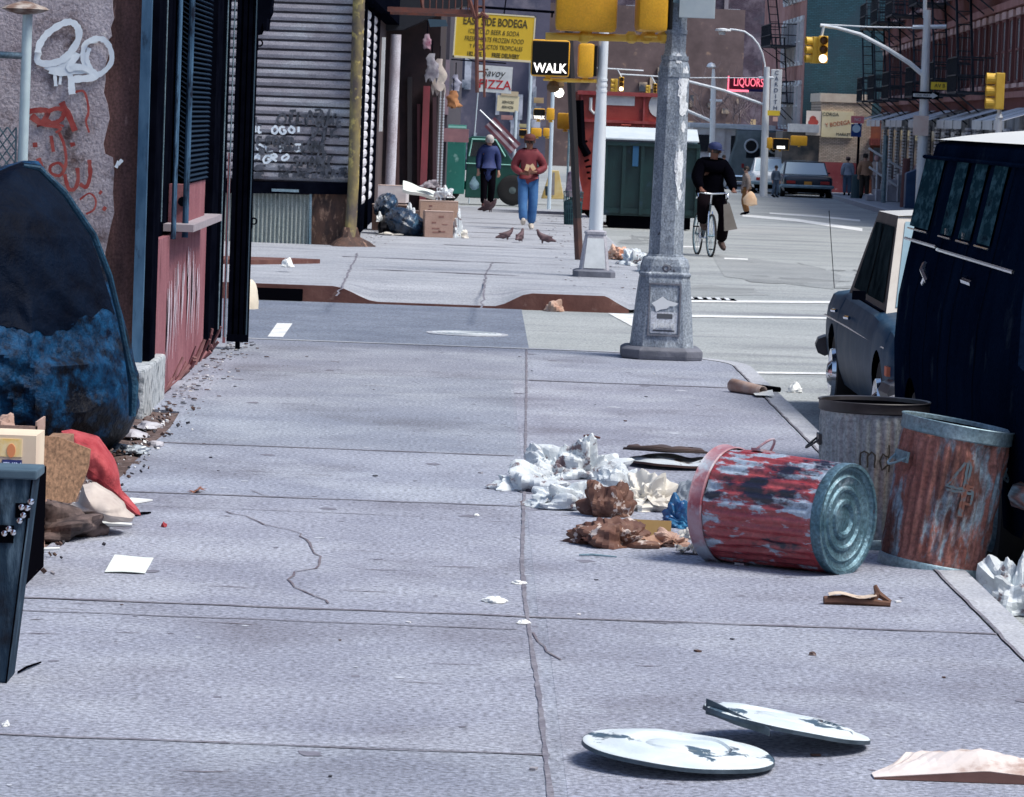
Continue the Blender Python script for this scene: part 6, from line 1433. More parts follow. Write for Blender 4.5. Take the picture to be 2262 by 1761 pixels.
q = MB(); q.tube([(TX(1034), -.02, TZ(346)), (TX(1040), -.02, TZ(308)), (TX(1092), -.02, TZ(308)), (TX(1114), -.02, TZ(344))], .022, 6); q.tube([(TX(1028), -.02, TZ(362)), (TX(1128), -.02, TZ(362))], .015, 6); q.build('window_frame', mat('mint', (.30, .62, .55)), t)
for px in (1133, 985):
    M_ = Matrix.Translation((TX(px), .05, .43)) @ Matrix.Rotation(PI/2, 4, 'X')
    q = MB(); q.lathe([(.26, -.12), (.40, -.12), (.43, -.06), (.43, .1), (.40, .12), (.26, .12)], 26, M_); w_ = q.build('wheel', M_RUBBER, t, smooth=True)
    q = MB(); q.lathe([(.25, .0), (.22, .10), (.12, .06), (.10, .12), (.001, .13)], 20, M_, cap=(False, False)); q.build('rim', mat('rim_dark', (.05, .07, .08), (.12, .16, .16), 8, .5), w_, smooth=True)
q = MB(); q.b2(TX(962), TX(1100), .1, 1.5, .4, .62); q.build('chassis', M_DARK, t)

# ---- dumpsters
dd = GP(1465, 508).y
def DX(px): return P(px, 400, dd).x
zr_ = prof(dd)
t = thing('green_dumpster', 'large dark green dumpster with grey lid standing in the parking lane', 'dumpster', (DX(1465), dd, zr_))
def Z(py, d=dd, x=1465): return P(x, py, d).z-zr_
M_DG = mat('dumpster_green', (.001, .018, .021), (.004, .036, .038), 1.8, .5, speck=.25, c3=(.02, .05, .09), s3=2.4, t3=.64, bump=.2)
x0, x1 = DX(1336)-DX(1465), DX(1540)-DX(1465)
q = MB(); q.add([(x0, 0, .25), (x1, 0, .25), (x1, 1.7, .25), (x0, 1.7, .25), (x0, -.0, Z(318)), (x1, 0, Z(318)), (x1, 1.7, Z(300)), (x0, 1.7, Z(300))], [(3, 2, 1, 0), (0, 1, 5, 4), (1, 2, 6, 5), (2, 3, 7, 6), (3, 0, 4, 7), (4, 5, 6, 7)]); q.build('bin', M_DG, t, bevel=.01)
q = MB()
for k in range(6): xx = x0+(x1-x0)*k/5; q.b2(xx-.035, xx+.035, -.07, 0, .28, Z(322))
q.b2(x0-.03, x1+.03, -.09, .02, Z(325), Z(316)); q.b2(x0-.02, x1+.02, -.04, 0, .3, .40); q.build('rib', M_DG, t)
q = MB(); q.add([(x0-.03, -.12, Z(309)), (x1+.0, -.12, Z(309)), (x1+.0, .75, Z(284)), (x0-.03, .75, Z(284)), (x0-.03, -.12, Z(312)), (x1+.0, -.12, Z(312)), (x1, .75, Z(288)), (x0-.03, .75, Z(288))], [(0, 1, 2, 3), (7, 6, 5, 4), (0, 4, 5, 1), (1, 5, 6, 2), (3, 2, 6, 7)]); q.build('lid', mat('lid_grey', (.50, .58, .63), (.62, .68, .72), 3, .5), t)
q = MB(); q.b2(x0+.1, x1-.1, .05, 1.5, .02, .25); q.build('skid', M_DARK, t)
q = MB(); q.b2(DX(1395)-DX(1465), DX(1408)-DX(1465), -.075, -.07, Z(370), Z(322)); q.b2(DX(1500)-DX(1465), DX(1507)-DX(1465), -.075, -.07, Z(360), Z(330)); q.build('blue_smear', mat('smear_blue', (.02, .10, .22)), t)
# red container behind it
d3 = dd+3.2
zr3 = prof(d3)
t = thing('red_container', 'large red roll-off container with white painted marks behind the green dumpster', 'container', (P(1366, 400, d3).x, d3, zr3))
def RX(px): return P(px, 300, d3).x-t.location.x
def RZ(py): return P(1366, py, d3).z-zr3
M_RED = mat('container_red', (.30, .035, .030), (.38, .06, .045), 2, .55, speck=.2, c3=(.16, .02, .02), s3=2.4, t3=.62)
q = MB(); q.b2(RX(1276), RX(1470), 0, 5, .3, RZ(204)); q.build('box', M_RED, t, bevel=.02)
q = MB(); q.b2(RX(1272), RX(1474), -.08, 0, RZ(212), RZ(203)); q.b2(RX(1272), RX(1474), -.06, 0, RZ(272), RZ(266))
for px in (1418, 1320, 1280): q.b2(RX(px), RX(px+4), -.05, 0, .4, RZ(205))
q.build('rib', mat('container_red_rail', (.36, .09, .09), (.26, .03, .04), 4), t)
q = MB(); q.b2(RX(1335), RX(1399), -.012, 0, RZ(233), RZ(212)); q.build('white_band', M_WHITE, t)
def uc(q, x0_, x1_, yt, yb): q.tube([(RX(x0_), -.02, RZ(yt)), (RX(x0_), -.02, RZ(yb-8)), (RX((x0_+x1_)/2), -.02, RZ(yb)), (RX(x1_), -.02, RZ(yb-8)), (RX(x1_), -.02, RZ(yt))], .035, 6)
q = MB(); uc(q, 1302, 1318, 218, 253); q.build('white_letter', M_WHITE, t)
q = MB(); q.lathe([(.20, 0), (.20, .012)], 20, Matrix.Translation((RX(1452), 0, RZ(230))) @ Matrix.Rotation(PI/2, 4, 'X') @ Matrix.Diagonal((1, 1.2, 1, 1))); q.build('white_disc', M_WHITE, t)
q = MB()
for k in range(9): px = 1278+3*k; q.tube([(RX(px), -.04, RZ(300+12*k)), (RX(px+random.Random(k).uniform(4, 14)), -.05, RZ(285+14*k))], .025, 5)
q.tube([(RX(1277), -.05, RZ(225)), (RX(1285), -.08, RZ(320)), (RX(1300), -.05, RZ(345))], .09, 7); q.build('dark_chain', M_DARK, t)
q = MB()
r5 = random.Random(2)
for k in range(14):
    a_ = r5.uniform(1400, 1445); q.tube([(RX(1372+k*1.4), -.03, RZ(276)), (RX(1373+k*1.4), -.05, RZ(278))], .03, 6)
q.build('rivet', M_RED, t)
v = GP(1293, 492)
t = thing('tyre', 'worn tyre with white paint standing between the slim silver post and the dumpster', 'tyre', (v.x, v.y, prof(v.y)+.30), (0, 0, R(12)))
q = MB(); q.lathe([(.17, -.08), (.27, -.09), (.30, -.04), (.30, .04), (.27, .09), (.17, .08)], 24, Matrix.Rotation(PI/2, 4, 'X')); q.build('rubber', M_RUBBER, t, smooth=True)
q = MB(); q.lathe([(.17, -.02), (.16, .06), (.05, .03), (.001, .03)], 20, Matrix.Rotation(PI/2, 4, 'X'), cap=(False, False)); q.build('rim', mat('rim_white', (.6, .66, .7), (.08, .12, .16), 5, .6, lo=.5, hi=.6), t)
v = GP(1264, 500, .15)
t = thing('litter_basket', 'round green wire litter basket behind the leaning post', 'litter basket', (v.x, v.y, zf(v.x, v.y)))
q = MB()
for k in range(24): a = 2*PI*k/24; q.tube([(.15*math.cos(a), .15*math.sin(a), 0), (.18*math.cos(a), .18*math.sin(a), .60)], .006, 4)
for z in (.0, .1, .2, .3, .4, .5, .6): q.tube([((.15+.05*z)*math.cos(a), (.15+.05*z)*math.sin(a), z) for a in [2*PI*k/20 for k in range(20)]], .007, 4, closed=True)
q.build('wire', mat('basket_green', (.03, .10, .11)), t)
q = MB(); q.lathe([(.14, .01), (.165, .42), (.001, .5)], 14); q.build('liner', mat('basket_dark', (.02, .05, .07), (.10, .16, .2), 6, lo=.5, hi=.6), t)
q = MB(); q.lathe([(.13, .5), (.15, .62), (.11, .82), (.10, .95), (.001, 1.0)], 12, fn=lambda r, a, z: r*(1+.2*math.sin(3*a+z*5))); q.build('trash', mat('basket_trash', (.35, .28, .33), (.10, .08, .14), 5, lo=.4, hi=.6), t, smooth=True)
# yellow barrier
v = GP(1222, 442, .15); sc = 8483/v.y
t = thing('yellow_barrier', 'tapering yellow concrete barrier with a grey stripe beside the man in the red jacket', 'barrier', (v.x, v.y, zf(v.x, v.y)))
q = MB(); q.add([(-.36, 0, 0), (.33, 0, 0), (.33, .6, 0), (-.36, .6, 0), (-.12, 0, .86), (.14, 0, .86), (.14, .3, .86), (-.12, .3, .86)], [(3, 2, 1, 0), (0, 1, 5, 4), (1, 2, 6, 5), (2, 3, 7, 6), (3, 0, 4, 7), (4, 5, 6, 7)]); q.build('block', mat('barrier_yellow', (.66, .45, .13), (.74, .62, .34), 2.5, .8), t, bevel=.015)
q = MB(); q.add([(-.10, -.02, .12), (.03, -.02, .12), (.02, -.02, .80), (-.04, -.02, .80)], [(0, 1, 2, 3)]); q.build('grey_stripe', mat('stripe_grey', (.22, .20, .22), (.35, .33, .33), 6), t, solid=.01)
q = MB(); q.lathe([(.07, 0), (.10, .28)], 12, Matrix.Translation((-.17, -.16, .10))); q.build('bucket', mat('bucket_dark', (.05, .08, .09)), t)

# ---- signals, poles and signs further down
def signal(label, c, rz, h=.82, group='yellow traffic signals', lit=None, side_only=False, name='traffic_signal'):
    t = thing(name, label, 'traffic signal', c, rz, group); w_ = h*.34
    q = MB(); q.b2(-w_/2, w_/2, 0, w_*.7, 0, h); q.build('housing', M_YEL2, t, bevel=.02)
    for i in range(3):
        zc_ = h*(.17+.33*i); 
        q = MB(); pts = []
        q.lathe([(w_*.44, 0), (w_*.46, -.20*h/.8)], 16, Matrix.Translation((0, 0, zc_)) @ Matrix.Rotation(PI/2, 4, 'X') @ Matrix.Scale(-1, 4, (0, 0, 1)), cap=(False, False)); q.build('visor', M_YEL2, t)
        q = MB(); q.lathe([(w_*.42, 0), (w_*.40, .01), (.001, .03)], 16, Matrix.Translation((0, -.012, zc_)) @ Matrix.Rotation(PI/2, 4, 'X')); 
        m_ = mat('lens_lit', (1, .96, .85), emit=2.2) if lit == i else mat('lens_dark', (.10, .05, .02), rough=.3)
        q.build('lens', m_, t)
    return t
# big mast-arm pole on the right
dP = 113
def rel(o, px, py, d): return P(px, py, d)-o
o_ = P(2034, 440, dP); o_.z = prof(dP)+.15
t = thing('mast_arm_pole', 'tall white signal pole with a curved mast arm at the right corner', 'signal pole', o_)
q = MB(); q.tube([(0, 0, 0), rel(o_, 2049, 22, dP)], [.17, .11], 12); q.tube([rel(o_, 2043, 40, dP), rel(o_, 2045, -200, dP)], .06, 8); q.build('pole', M_SILVER, t, smooth=True)
q = MB(); q.tube([rel(o_, 2044, 170, dP), rel(o_, 2010, 140, dP), rel(o_, 1960, 108, dP), rel(o_, 1900, 76, dP), rel(o_, 1850, 62, dP), rel(o_, 1812, 56, dP)], [.07, .07, .06, .055, .05, .05], 8); q.tube([rel(o_, 1812, 54, dP), rel(o_, 1925, 60, dP), rel(o_, 2046, 62, dP)], .022, 6); q.tube([rel(o_, 2016, 60, dP), rel(o_, 2090, 59, dP)], .06, 8); q.build('mast_arm', M_SILVER, t, smooth=True)
q = MB(); q.b2(rel(o_, 2028, 0, dP).x, rel(o_, 2062, 0, dP).x, -.2, -.17, rel(o_, 2040, 300, dP).z, rel(o_, 2040, 256, dP).z); q.build('cabinet', mat('box_pinkish', (.74, .56, .50), (.8, .68, .62), 3), t)
t2 = thing('street_name_sign', 'small yellow street name sign on the white mast arm pole', 'sign', P(2076, 190, dP-.2)); q = MB(); q.b2(-.26, .30, -.015, .015, -.11, .11); q.build('plate', mat('sign_yellow', (.80, .58, .05)), t2); text('AV B', .15, M_TEXTK, t2, (0, -.02, 0))
t2 = thing('one_way_sign', 'black and white one way arrow sign on the white mast arm pole', 'sign', P(2044, 211, dP-.25)); q = MB(); q.b2(-.39, .40, -.01, .01, -.11, .11); q.build('plate', M_BLACK, t2)
q = MB(); q.prism([(-.36, -.05), (.20, -.05), (.20, -.09), (.37, 0), (.20, .09), (.20, .05), (-.36, .05)], -.02, -.012, 'y'); q.build('arrow', M_WHITE, t2); text('ONE WAY', .095, M_TEXTK, t2, (-.08, -.025, 0))
p_ = P(1817, 140, dP-.2); t = signal('yellow traffic signal hanging from the mast arm with its bottom lens lit', (p_.x, p_.y, p_.z), 0, .80, lit=0)
q = MB(); q.tube([(-.05, .1, .8), (0, .1, 1.10)], .04, 8); q.build('hanger', M_SILVER, t)
p_ = P(1792, 140, dP+.1); signal('yellow traffic signal turned left beside the lit mast arm signal', (p_.x, p_.y, p_.z), PI/2*-.85, .78)
p_ = P(2196, 242, 86); t = signal('large yellow traffic signal seen from its side above the van roof', (p_.x, p_.y, p_.z), -PI/2, .82)
q = MB(); q.tube([(0, .12, 0), (0, .12, -.12)], .05, 8); q.lathe([(.06, -.26), (.09, -.18), (.06, -.10)], 10, Matrix.Translation((0, .12, 0))); q.tube([(0, .12, -.2), (0, .12, -(p_.z-prof(86)))], .07, 10); q.build('post', M_SILVER, t)
# second pole with lamp bow
dQ = 150
o_ = P(1690, 345, dQ); o_.z = prof(dQ)+.1
t = thing('bow_lamp_pole', 'white pole with bowed street lamp and long mast arm beside the red neon sign', 'lamp post', o_)
q = MB(); q.tube([(0, 0, 0), rel(o_, 1694, 148, dQ)], [.16, .12], 10); q.build('pole', M_SILVER, t, smooth=True)
pts = [(1691, 160), (1689, 140), (1684, 118), (1675, 98), (1662, 82), (1645, 70), (1625, 66), (1612, 65)]
q = MB(); q.tube([rel(o_, a, b_, dQ) for a, b_ in pts], .035, 8); q.build('lamp_arm', M_SILVER, t, smooth=True)
q = MB(); q.lathe([(.06, .0), (.35, .03), (.34, .10), (.05, .15)], 14, Matrix.Translation(rel(o_, 1597, 70, dQ)) @ Matrix.Scale(.9, 4)); q.lathe([(.14, 0), (.12, -.1)], 12, Matrix.Translation(rel(o_, 1595, 71, dQ))); q.build('lamp_head', M_WHITE, t)
q = MB(); q.tube([rel(o_, 1690, 232, dQ), rel(o_, 1600, 200, dQ), rel(o_, 1514, 178, dQ)], .05, 8); q.tube([rel(o_, 1514, 172, dQ), rel(o_, 1710, 172, dQ)], .02, 6); q.tube([rel(o_, 1676, 172, dQ), rel(o_, 1708, 172, dQ)], .05, 6); q.build('mast_arm', M_SILVER, t)
t2 = thing('yellow_plate', 'yellow street plate between the bow lamp pole and the vertical sign', 'sign', P(1709, 250, dQ-.3)); q = MB(); q.b2(-.24, .24, -.01, .01, -.10, .10); q.build('plate', mat('sign_yellow', (.80, .58, .05)), t2)
q = MB(); q.b2(-.02, .18, -.01, .01, -.32, -.14); q.build('lower_plate', mat('plate_pink', (.72, .45, .38)), t2)
dS = 175
o_ = P(1576, 320, dS); o_.z = prof(dS)
t = thing('white_pole', 'slim white pole with small arm left of the red neon sign', 'pole', o_)
q = MB(); q.tube([(0, 0, 0), rel(o_, 1576, 200, dS), rel(o_, 1576, 152, dS)], [.16, .12, .06], 8); q.lathe([(.12, 0), (.22, .05), (.16, .18), (.02, .24)], 10, Matrix.Translation(rel(o_, 1571, 150, dS))); q.build('pole', M_SILVER, t, smooth=True)
q = MB(); q.tube([rel(o_, 1568, 222, dS), rel(o_, 1595, 223, dS)], .06, 6); q.tube([rel(o_, 1513, 242, dS), rel(o_, 1572, 268, dS)], .07, 6); q.build('cross_arm', M_SILVER, t)
# neon and vertical sign
dN = 196
t = thing('neon_sign', 'glowing pink red neon sign reading LIQUORS', 'sign', P(1650, 185, dN))
q = MB(); a_ = rel(t.location, 1608, 168, dN); c_ = rel(t.location, 1693, 203, dN); q.b2(a_.x, c_.x, .0, .3, c_.z, a_.z); q.build('board', mat('neon_board', (.16, .02, .04)), t)
q = MB(); q.b2(rel(t.location, 1645, 0, dN).x, c_.x, -.01, .3, rel(t.location, 0, 203, dN).z*0+c_.z-.02, c_.z+.12); q.build('lower_strip', mat('neon_blue', (.02, .02, .12)), t)
NE = mat('neon_pink', (1, .18, .26), emit=1.0)
text('LIQUORS', .60, NE, t, (.08, -.04, .05), bold=.0, sx=.62); q = MB(); q.b2(a_.x, a_.x+.07, -.05, 0, c_.z, a_.z); q.b2(a_.x, .1, -.05, 0, c_.z-.05, c_.z+.06); q.build('border', NE, t)
dV = 158
t = thing('vertical_sign', 'tall white vertical shop sign with dark stacked letters right of the bow lamp pole', 'sign', P(1714, 200, dV))
a_ = rel(t.location, 1704, 153, dV); c_ = rel(t.location, 1724, 247, dV); q = MB(); q.b2(a_.x, c_.x, -.05, .1, c_.z, a_.z); q.build('board', M_WHITE, t, bevel=.02)
for i, ch in enumerate('CARDITH'): text(ch, .24, mat('letter_navy', (.03, .05, .12)), t, (0, -.06, .72-.24*i))
# bodega and pizza signs
def board(nm, label, x0, x1, y0, y1, d, m, edge=None, th=.08):
    c = P((x0+x1)/2, (y0+y1)/2, d); t = thing(nm, label, 'sign', c, (0, 0, 0))
    a_, b_ = P(x0, (y0+y1)/2, d)-c, P(x1, (y0+y1)/2, d)-c; w_ = (b_.x-a_.x)/2; h = (P((x0+x1)/2, y0, d)-P((x0+x1)/2, y1, d)).z/2
    q = MB(); q.b2(-w_, w_, 0, th, -h, h); q.build('board', m, t, bevel=.006)
    return t, w_, h
t, w_, h = board('bodega_sign', 'yellow hanging sign reading EAST SIDE BODEGA over the pavement', 1003, 1181, 30, 133, 85, mat('bodega_yellow', (.84, .60, .05), (.80, .55, .04), 2, .6, speck=.06))
t.rotation_euler = (0, R(1.8), 0); M_BT = mat('bodega_ink', (.10, .08, .03))
text('EAST SIDE BODEGA', .245, M_BT, t, (.0, -.004, h-.20), sx=.66, bold=.006, extr=.002)
text('ICE COLD BEER & SODA', .145, M_BT, t, (-.02, -.004, h-.42), sx=.72, shear=.15, extr=.002)
text('FRESH MEATS FROZEN FOOD', .145, M_BT, t, (0, -.004, h-.585), sx=.68, shear=.15, extr=.002)
text('Y PRODUCTOS TROPICALES', .135, M_BT, t, (.05, -.004, h-.745), sx=.68, shear=.15, extr=.002)
text('182 AVE. B     FREE DELIVERY', .135, M_BT, t, (0, -.004, h-.92), sx=.68, bold=.004, extr=.002)
q = MB(); q.b2(-w_, w_, -.006, 0, -h, -h+.045); q.b2(-w_, w_, -.006, 0, h-.03, h); q.b2(-w_, -w_+.03, -.006, 0, -h, h); q.b2(w_-.03, w_, -.006, 0, -h, h); q.build('pale_border', mat('border_cream', (.85, .80, .55)), t)
q = MB(); q.tube([(-2.2, .04, h+.12), (w_+.4, .04, h+.12)], .03, 6); q.tube([(w_+.35, .04, h+.12), (w_+.35, .04, h)], .02, 6); q.tube([(-w_+.1, .04, h), (-w_+.1, .04, h+.12)], .02, 6); q.tube([(w_*.2, .04, h), (w_*.3, .04, h+1.2)], .015, 6); q.build('hanging_rod', M_BLACK, t)
t, w_, h = board('pizza_sign', 'white hanging sign reading Savoy PIZZA below the yellow one', 1054, 1131, 146, 205, 110, M_WHITE)
t.rotation_euler = (0, R(2), 0); text('Savoy', .30, M_TEXTK, t, (-.05, -.005, .17), shear=.35, sx=.9); text('PIZZA', .36, mat('pizza_red', (.50, .02, .03)), t, (.02, -.005, -.16), sx=.95, bold=.004)
q = MB(); q.tube([(-.4, .04, h), (-1.0, .04, h+.25)], .015, 5); q.tube([(-1.6, .04, h+.1), (.3, .04, h+.1)], .02, 5); q.build('hanging_rod', M_BLACK, t)
t, w_, h = board('cream_sign', 'small cream sign with two faint text lines below the pizza sign', 1098, 1146, 212, 247, 130, mat('cream_board', (.78, .70, .48)))
t.rotation_euler = (0, R(2), 0)
for z in (.05, -.12): text('SERVICES', .12, M_TEXTK, t, (0, -.005, z), sx=.8)
q = MB(); q.b2(-w_*.7, w_*.9, -.02, .05, h, h+.16); q.build('top_piece', mat('cream_top', (.6, .5, .35)), t)
# small signals in the middle distance
for (x, y, h, d, lab) in [(1372, 202, 30, 160, 'small yellow traffic signal above the red container'), (1447, 206, 20, 165, 'yellow traffic signal half hidden by the thick lamp post')]:
    p_ = P(x, y, d); hh = h*d/8483*1.05
    t = signal(lab, (p_.x, p_.y, p_.z), 0, hh, lit=0 if x == 1372 else None)
    q = MB(); q.tube([(0, .1, hh), (-.2, .1, hh+.35)], .03, 5); q.tube([(-1.5, .1, hh+.35), (.9, .1, hh+.30)], .03, 5); q.build('hanger', M_SILVER, t)
    p_ = P(x-16, y+2, d+.3); signal(lab.replace('yellow', 'turned yellow'), (p_.x, p_.y, p_.z), -PI/2*.85, hh*.95)
dM = 97
def small_ped(x0, x1, y0, y1, d, label, walk=False, rz=0, back=False):
    c = P((x0+x1)/2, y1, d); w_ = (x1-x0)*d/8483; h = (y1-y0)*d/8483
    return ped_signal(label, (c.x, c.y, c.z), PI if back else rz, w_, h, .2, walk=False, group=g_)
t = small_ped(1178, 1204, 240, 265, dM, 'small black faced pedestrian signal beside its yellow twin in the distance'); text('WALK', .11, mat('walk_lit', (1, .95, .88), emit=1.1), t, (0, -.04, .06), sx=.85, bold=.005)
small_ped(1206, 1224, 239, 266, dM, 'small yellow box signal right of the distant black faced one', back=True)
small_ped(1230, 1263, 250, 286, 84, 'yellow box signal behind the leaning post', back=True)
small_ped(1172, 1196, 283, 302, dM+12, 'tiny yellow box signal above the man in the red jacket', back=True)
small_ped(1199, 1214, 283, 302, dM+12, 'tiny yellow box signal right of the one above the red jacket man', back=True)
small_ped(1146, 1164, 286, 302, dM+20, 'tiny black faced signal left of the yellow pair above the red jacket man')
small_ped(1745, 1782, 300, 322, 140, 'yellow box signal in front of the cream market', back=True)
small_ped(1693, 1705, 304, 328, 146, 'narrow yellow signal box at the foot of the bow lamp pole', back=True)
t = small_ped(1706, 1743, 306, 332, 146, 'dark faced pedestrian signal right of the bow lamp pole'); q = MB(); q.b2(-.15, .15, -.05, -.04, .06, .16); q.build('lit_word', mat('walk_lit', (1, .95, .88), emit=1.1), t)
p_ = P(1235, 205, 92); t = thing('globe_lamp', 'glowing round white lamp below the WALK signal', 'lamp', p_); q = MB(); q.lathe([(.001, -.12), (.08, -.09), (.12, 0), (.08, .09), (.001, .12)], 16); q.build('globe', mat('globe_lit', (1, .98, .85), emit=1.8), t, smooth=True)
q = MB(); q.lathe([(.07, .10), (.12, .16), (.10, .28), (.02, .30)], 12); q.build('cap', mat('cap_brown', (.12, .07, .03)), t)
q = MB(); q.tube([(.05, .05, .25), (.28, .05, .25), (.28, .05, -(p_.z-prof(92)-.1))], .03, 6); q.build('post', M_GALV, t)
for (x0, y0, x1, y1, d, r_, lab) in [(1177, 60, 1165, 330, 118, .05, 'pale blue pole left of the far WALK signal'), (1172, 165, 1160, 310, 122, .03, 'thin pale pole just left of the pale blue pole'), (1222, 175, 1217, 340, 100, .05, 'pale pole behind the far WALK signal'), (1140, 245, 1136, 330, 118, .05, 'short pale pole under the cream sign'), (1056, 200, 1040, 330, 112, .02, 'thin white pole beside the pizza sign')]:
    a_, b_ = P(x0, y0, d), P(x1, y1, d); t = thing('distant_pole', lab, 'pole', (b_.x, b_.y, prof(d))); q = MB(); dx = (a_-b_); q.tube([(0, 0, 0), (a_.x-b_.x, 0, a_.z-prof(d))], r_, 7); q.build('pole', mat('pole_paleblue', (.50, .62, .72), (.6, .7, .78), 4, .5), t)
for k, (x, y, w2, h2, c, d, lab) in enumerate([(1190, 222, 22, 12, (.5, .36, .2), 125, 'small tan sign above the far WALK signal'), (1120, 260, 26, 10, (.45, .25, .25), 128, 'faded pink awning board under the cream sign'), (1155, 278, 16, 8, (.5, .45, .25), 128, 'small ochre sign left of the tiny yellow signals'), (1170, 258, 10, 10, (.8, .82, .85), 121, 'little white diamond sign on the pale blue pole'), (1586, 283, 22, 10, (.75, .52, .12), 190, 'small yellow board right of the slim white pole'), (1663, 288, 12, 48, (.62, .45, .25), 235, 'tan vertical sign left of the bow lamp pole'), (1622, 296, 10, 12, (.7, .5, .2), 200, 'tiny ochre sign in the bare branches')]):
    t, w_, h = board('distant_sign', lab, x-w2/2, x+w2/2, y-h2/2, y+h2/2, d, mat('dsign%d' % k, c, tuple(v*.7 for v in c), 4))
# bus stop pole with blue sign
v = GP(1891, 438, .15)
t = thing('bus_stop_pole', 'dark pole with red plate and blue and white bus sign near the market', 'bus stop', (v.x, v.y, prof(v.y)+.15))
o_ = t.location
q = MB(); q.tube([(0, 0, 0), (0, 0, rel(o_, 1891, 262, v.y).z)], .05, 8); q.build('pole', M_BLACK, t)
q = MB(); a_ = rel(o_, 1880, 274, v.y); c_ = rel(o_, 1902, 303, v.y); q.b2(a_.x, c_.x, -.08, -.05, c_.z, a_.z); q.build('blue_plate', mat('bus_blue', (.01, .05, .22)), t)
q = MB(); q.lathe([(.16, 0), (.16, .01)], 18, Matrix.Translation(((a_.x+c_.x)/2, -.08, (a_.z*.65+c_.z*.35))) @ Matrix.Rotation(PI/2, 4, 'X')); q.build('white_disc', mat('disc_paleblue', (.55, .72, .85)), t)
q = MB(); a_ = rel(o_, 1880, 256, v.y); c_ = rel(o_, 1908, 273, v.y); q.b2(a_.x, c_.x, -.08, -.05, c_.z, a_.z); q.build('red_plate', mat('plate_pinkred', (.75, .22, .25)), t); text('NO', .16, M_WHITE, t, ((a_.x+c_.x)/2, -.09, (a_.z+c_.z)/2))
q = MB(); q.lathe([(.22, 0), (.20, .9), (.001, .95)], 12); q.build('base_drum', mat('drum_teal', (.03, .07, .09)), t)
# steps with rails and mailbox on the right pavement
v = GP(1985, 448, .15)
t = thing('stoop', 'grey entrance steps with white slanted handrails', 'steps', (v.x, v.y+3, prof(v.y)+.15), AZ)
q = MB()
for i in range(5): q.b2(-.9+i*.28, 2.5, -1, .9, i*.2, i*.2+.2)
q.build('treads', mat('stoop_grey', (.28, .28, .32), (.4, .4, .45), 2), t)
for s_, (xa, za, xb, zb2) in enumerate([(-.95, 1.95, .45, 1.15), (-.9, 1.25, .2, .55)]):
    q = MB(); q.tube([(xa, -1.1, za), (xb, -1.1, zb2)], .045, 6); q.build('handrail', M_WHITE, t)
q = MB()
for x in (-.6, -.2, .2): q.tube([(x, -1.1, 0), (x, -1.1, 1.6-(x+.9)*.5)], .03, 6)
q.build('baluster', M_SILVER, t)
for (x0, y0, x1, y1, r_, m, lab) in [(1957, 300, 1951, 448, .09, M_GALV, 'grey leaning pipe post in front of the stoop'), (2003, 350, 1996, 458, .13, mat('post_maroon', (.16, .07, .07)), 'thick brown post right of the stoop')]:
    g0 = GP(x1, y1, .15); a_ = P(x0, y0, g0.y); t = thing('pavement_post', lab, 'post', (g0.x, g0.y, prof(g0.y)+.15)); q = MB(); q.tube([(0, 0, 0), (a_.x-g0.x, 0, a_.z-prof(g0.y)-.15)], r_, 8); q.build('post', m, t)
g0 = GP(2000, 460, .15); t = thing('mailbox', 'blue box with slanted top on the far right pavement', 'mailbox', (g0.x+.25, g0.y, prof(g0.y)+.15))
q = MB(); q.prism([(-.27, 0), (.25, 0), (.25, 1.25), (.2, 1.35), (-.27, 1.15)], 0, .5, 'y'); q.build('box', mat('mail_blue', (.02, .06, .16), (.03, .09, .2), 3, .5), t, bevel=.02)
q = MB(); q.b2(-.24, .2, -.02, 0, .9, 1.0); q.build('flap', mat('mail_blue2', (.03, .08, .18)), t)
g0 = GP(2020, 452, .15); t = thing('hydrant', 'pale pink fire hydrant half hidden by the sedan roof', 'hydrant', (g0.x, g0.y-4, prof(g0.y-4)+.15)); q = MB(); q.lathe([(.30, 0), (.28, .3), (.2, .5), (.18, .8), (.24, .82), (.26, .9), (.1, 1.02)], 14); q.build('barrel', mat('hydrant_pink', (.62, .44, .44), (.7, .6, .58), 4), t, smooth=True)
q = MB(); q.lathe([(.08, 0), (.07, .1)], 10, Matrix.Translation((-.18, 0, .6)) @ Matrix.Rotation(-PI/2, 4, 'Y')); q.build('nozzle', M_GALV, t)
# striped banner
t = thing('striped_banner', 'faded red and white striped cloth hanging behind the green truck', 'banner', P(1075, 272, 106), (0, 0, 0))
q = MB()
for k in range(5): q.m = k % 2; q.grid(6, 1, lambda u, v: Vector((.0+.75*u+(k+v)*.055-.06, .04*math.sin(u*9), -u*.72+(k+v)*.055-.1)))
q.build('cloth', [mat('stripe_red', (.16, .05, .07)), mat('stripe_white', (.42, .34, .38))], t)
q = MB(); q.tube([(-.2, 0, .35), (.75, 0, -.5)], .02, 6); q.build('staff', M_SILVER, t)

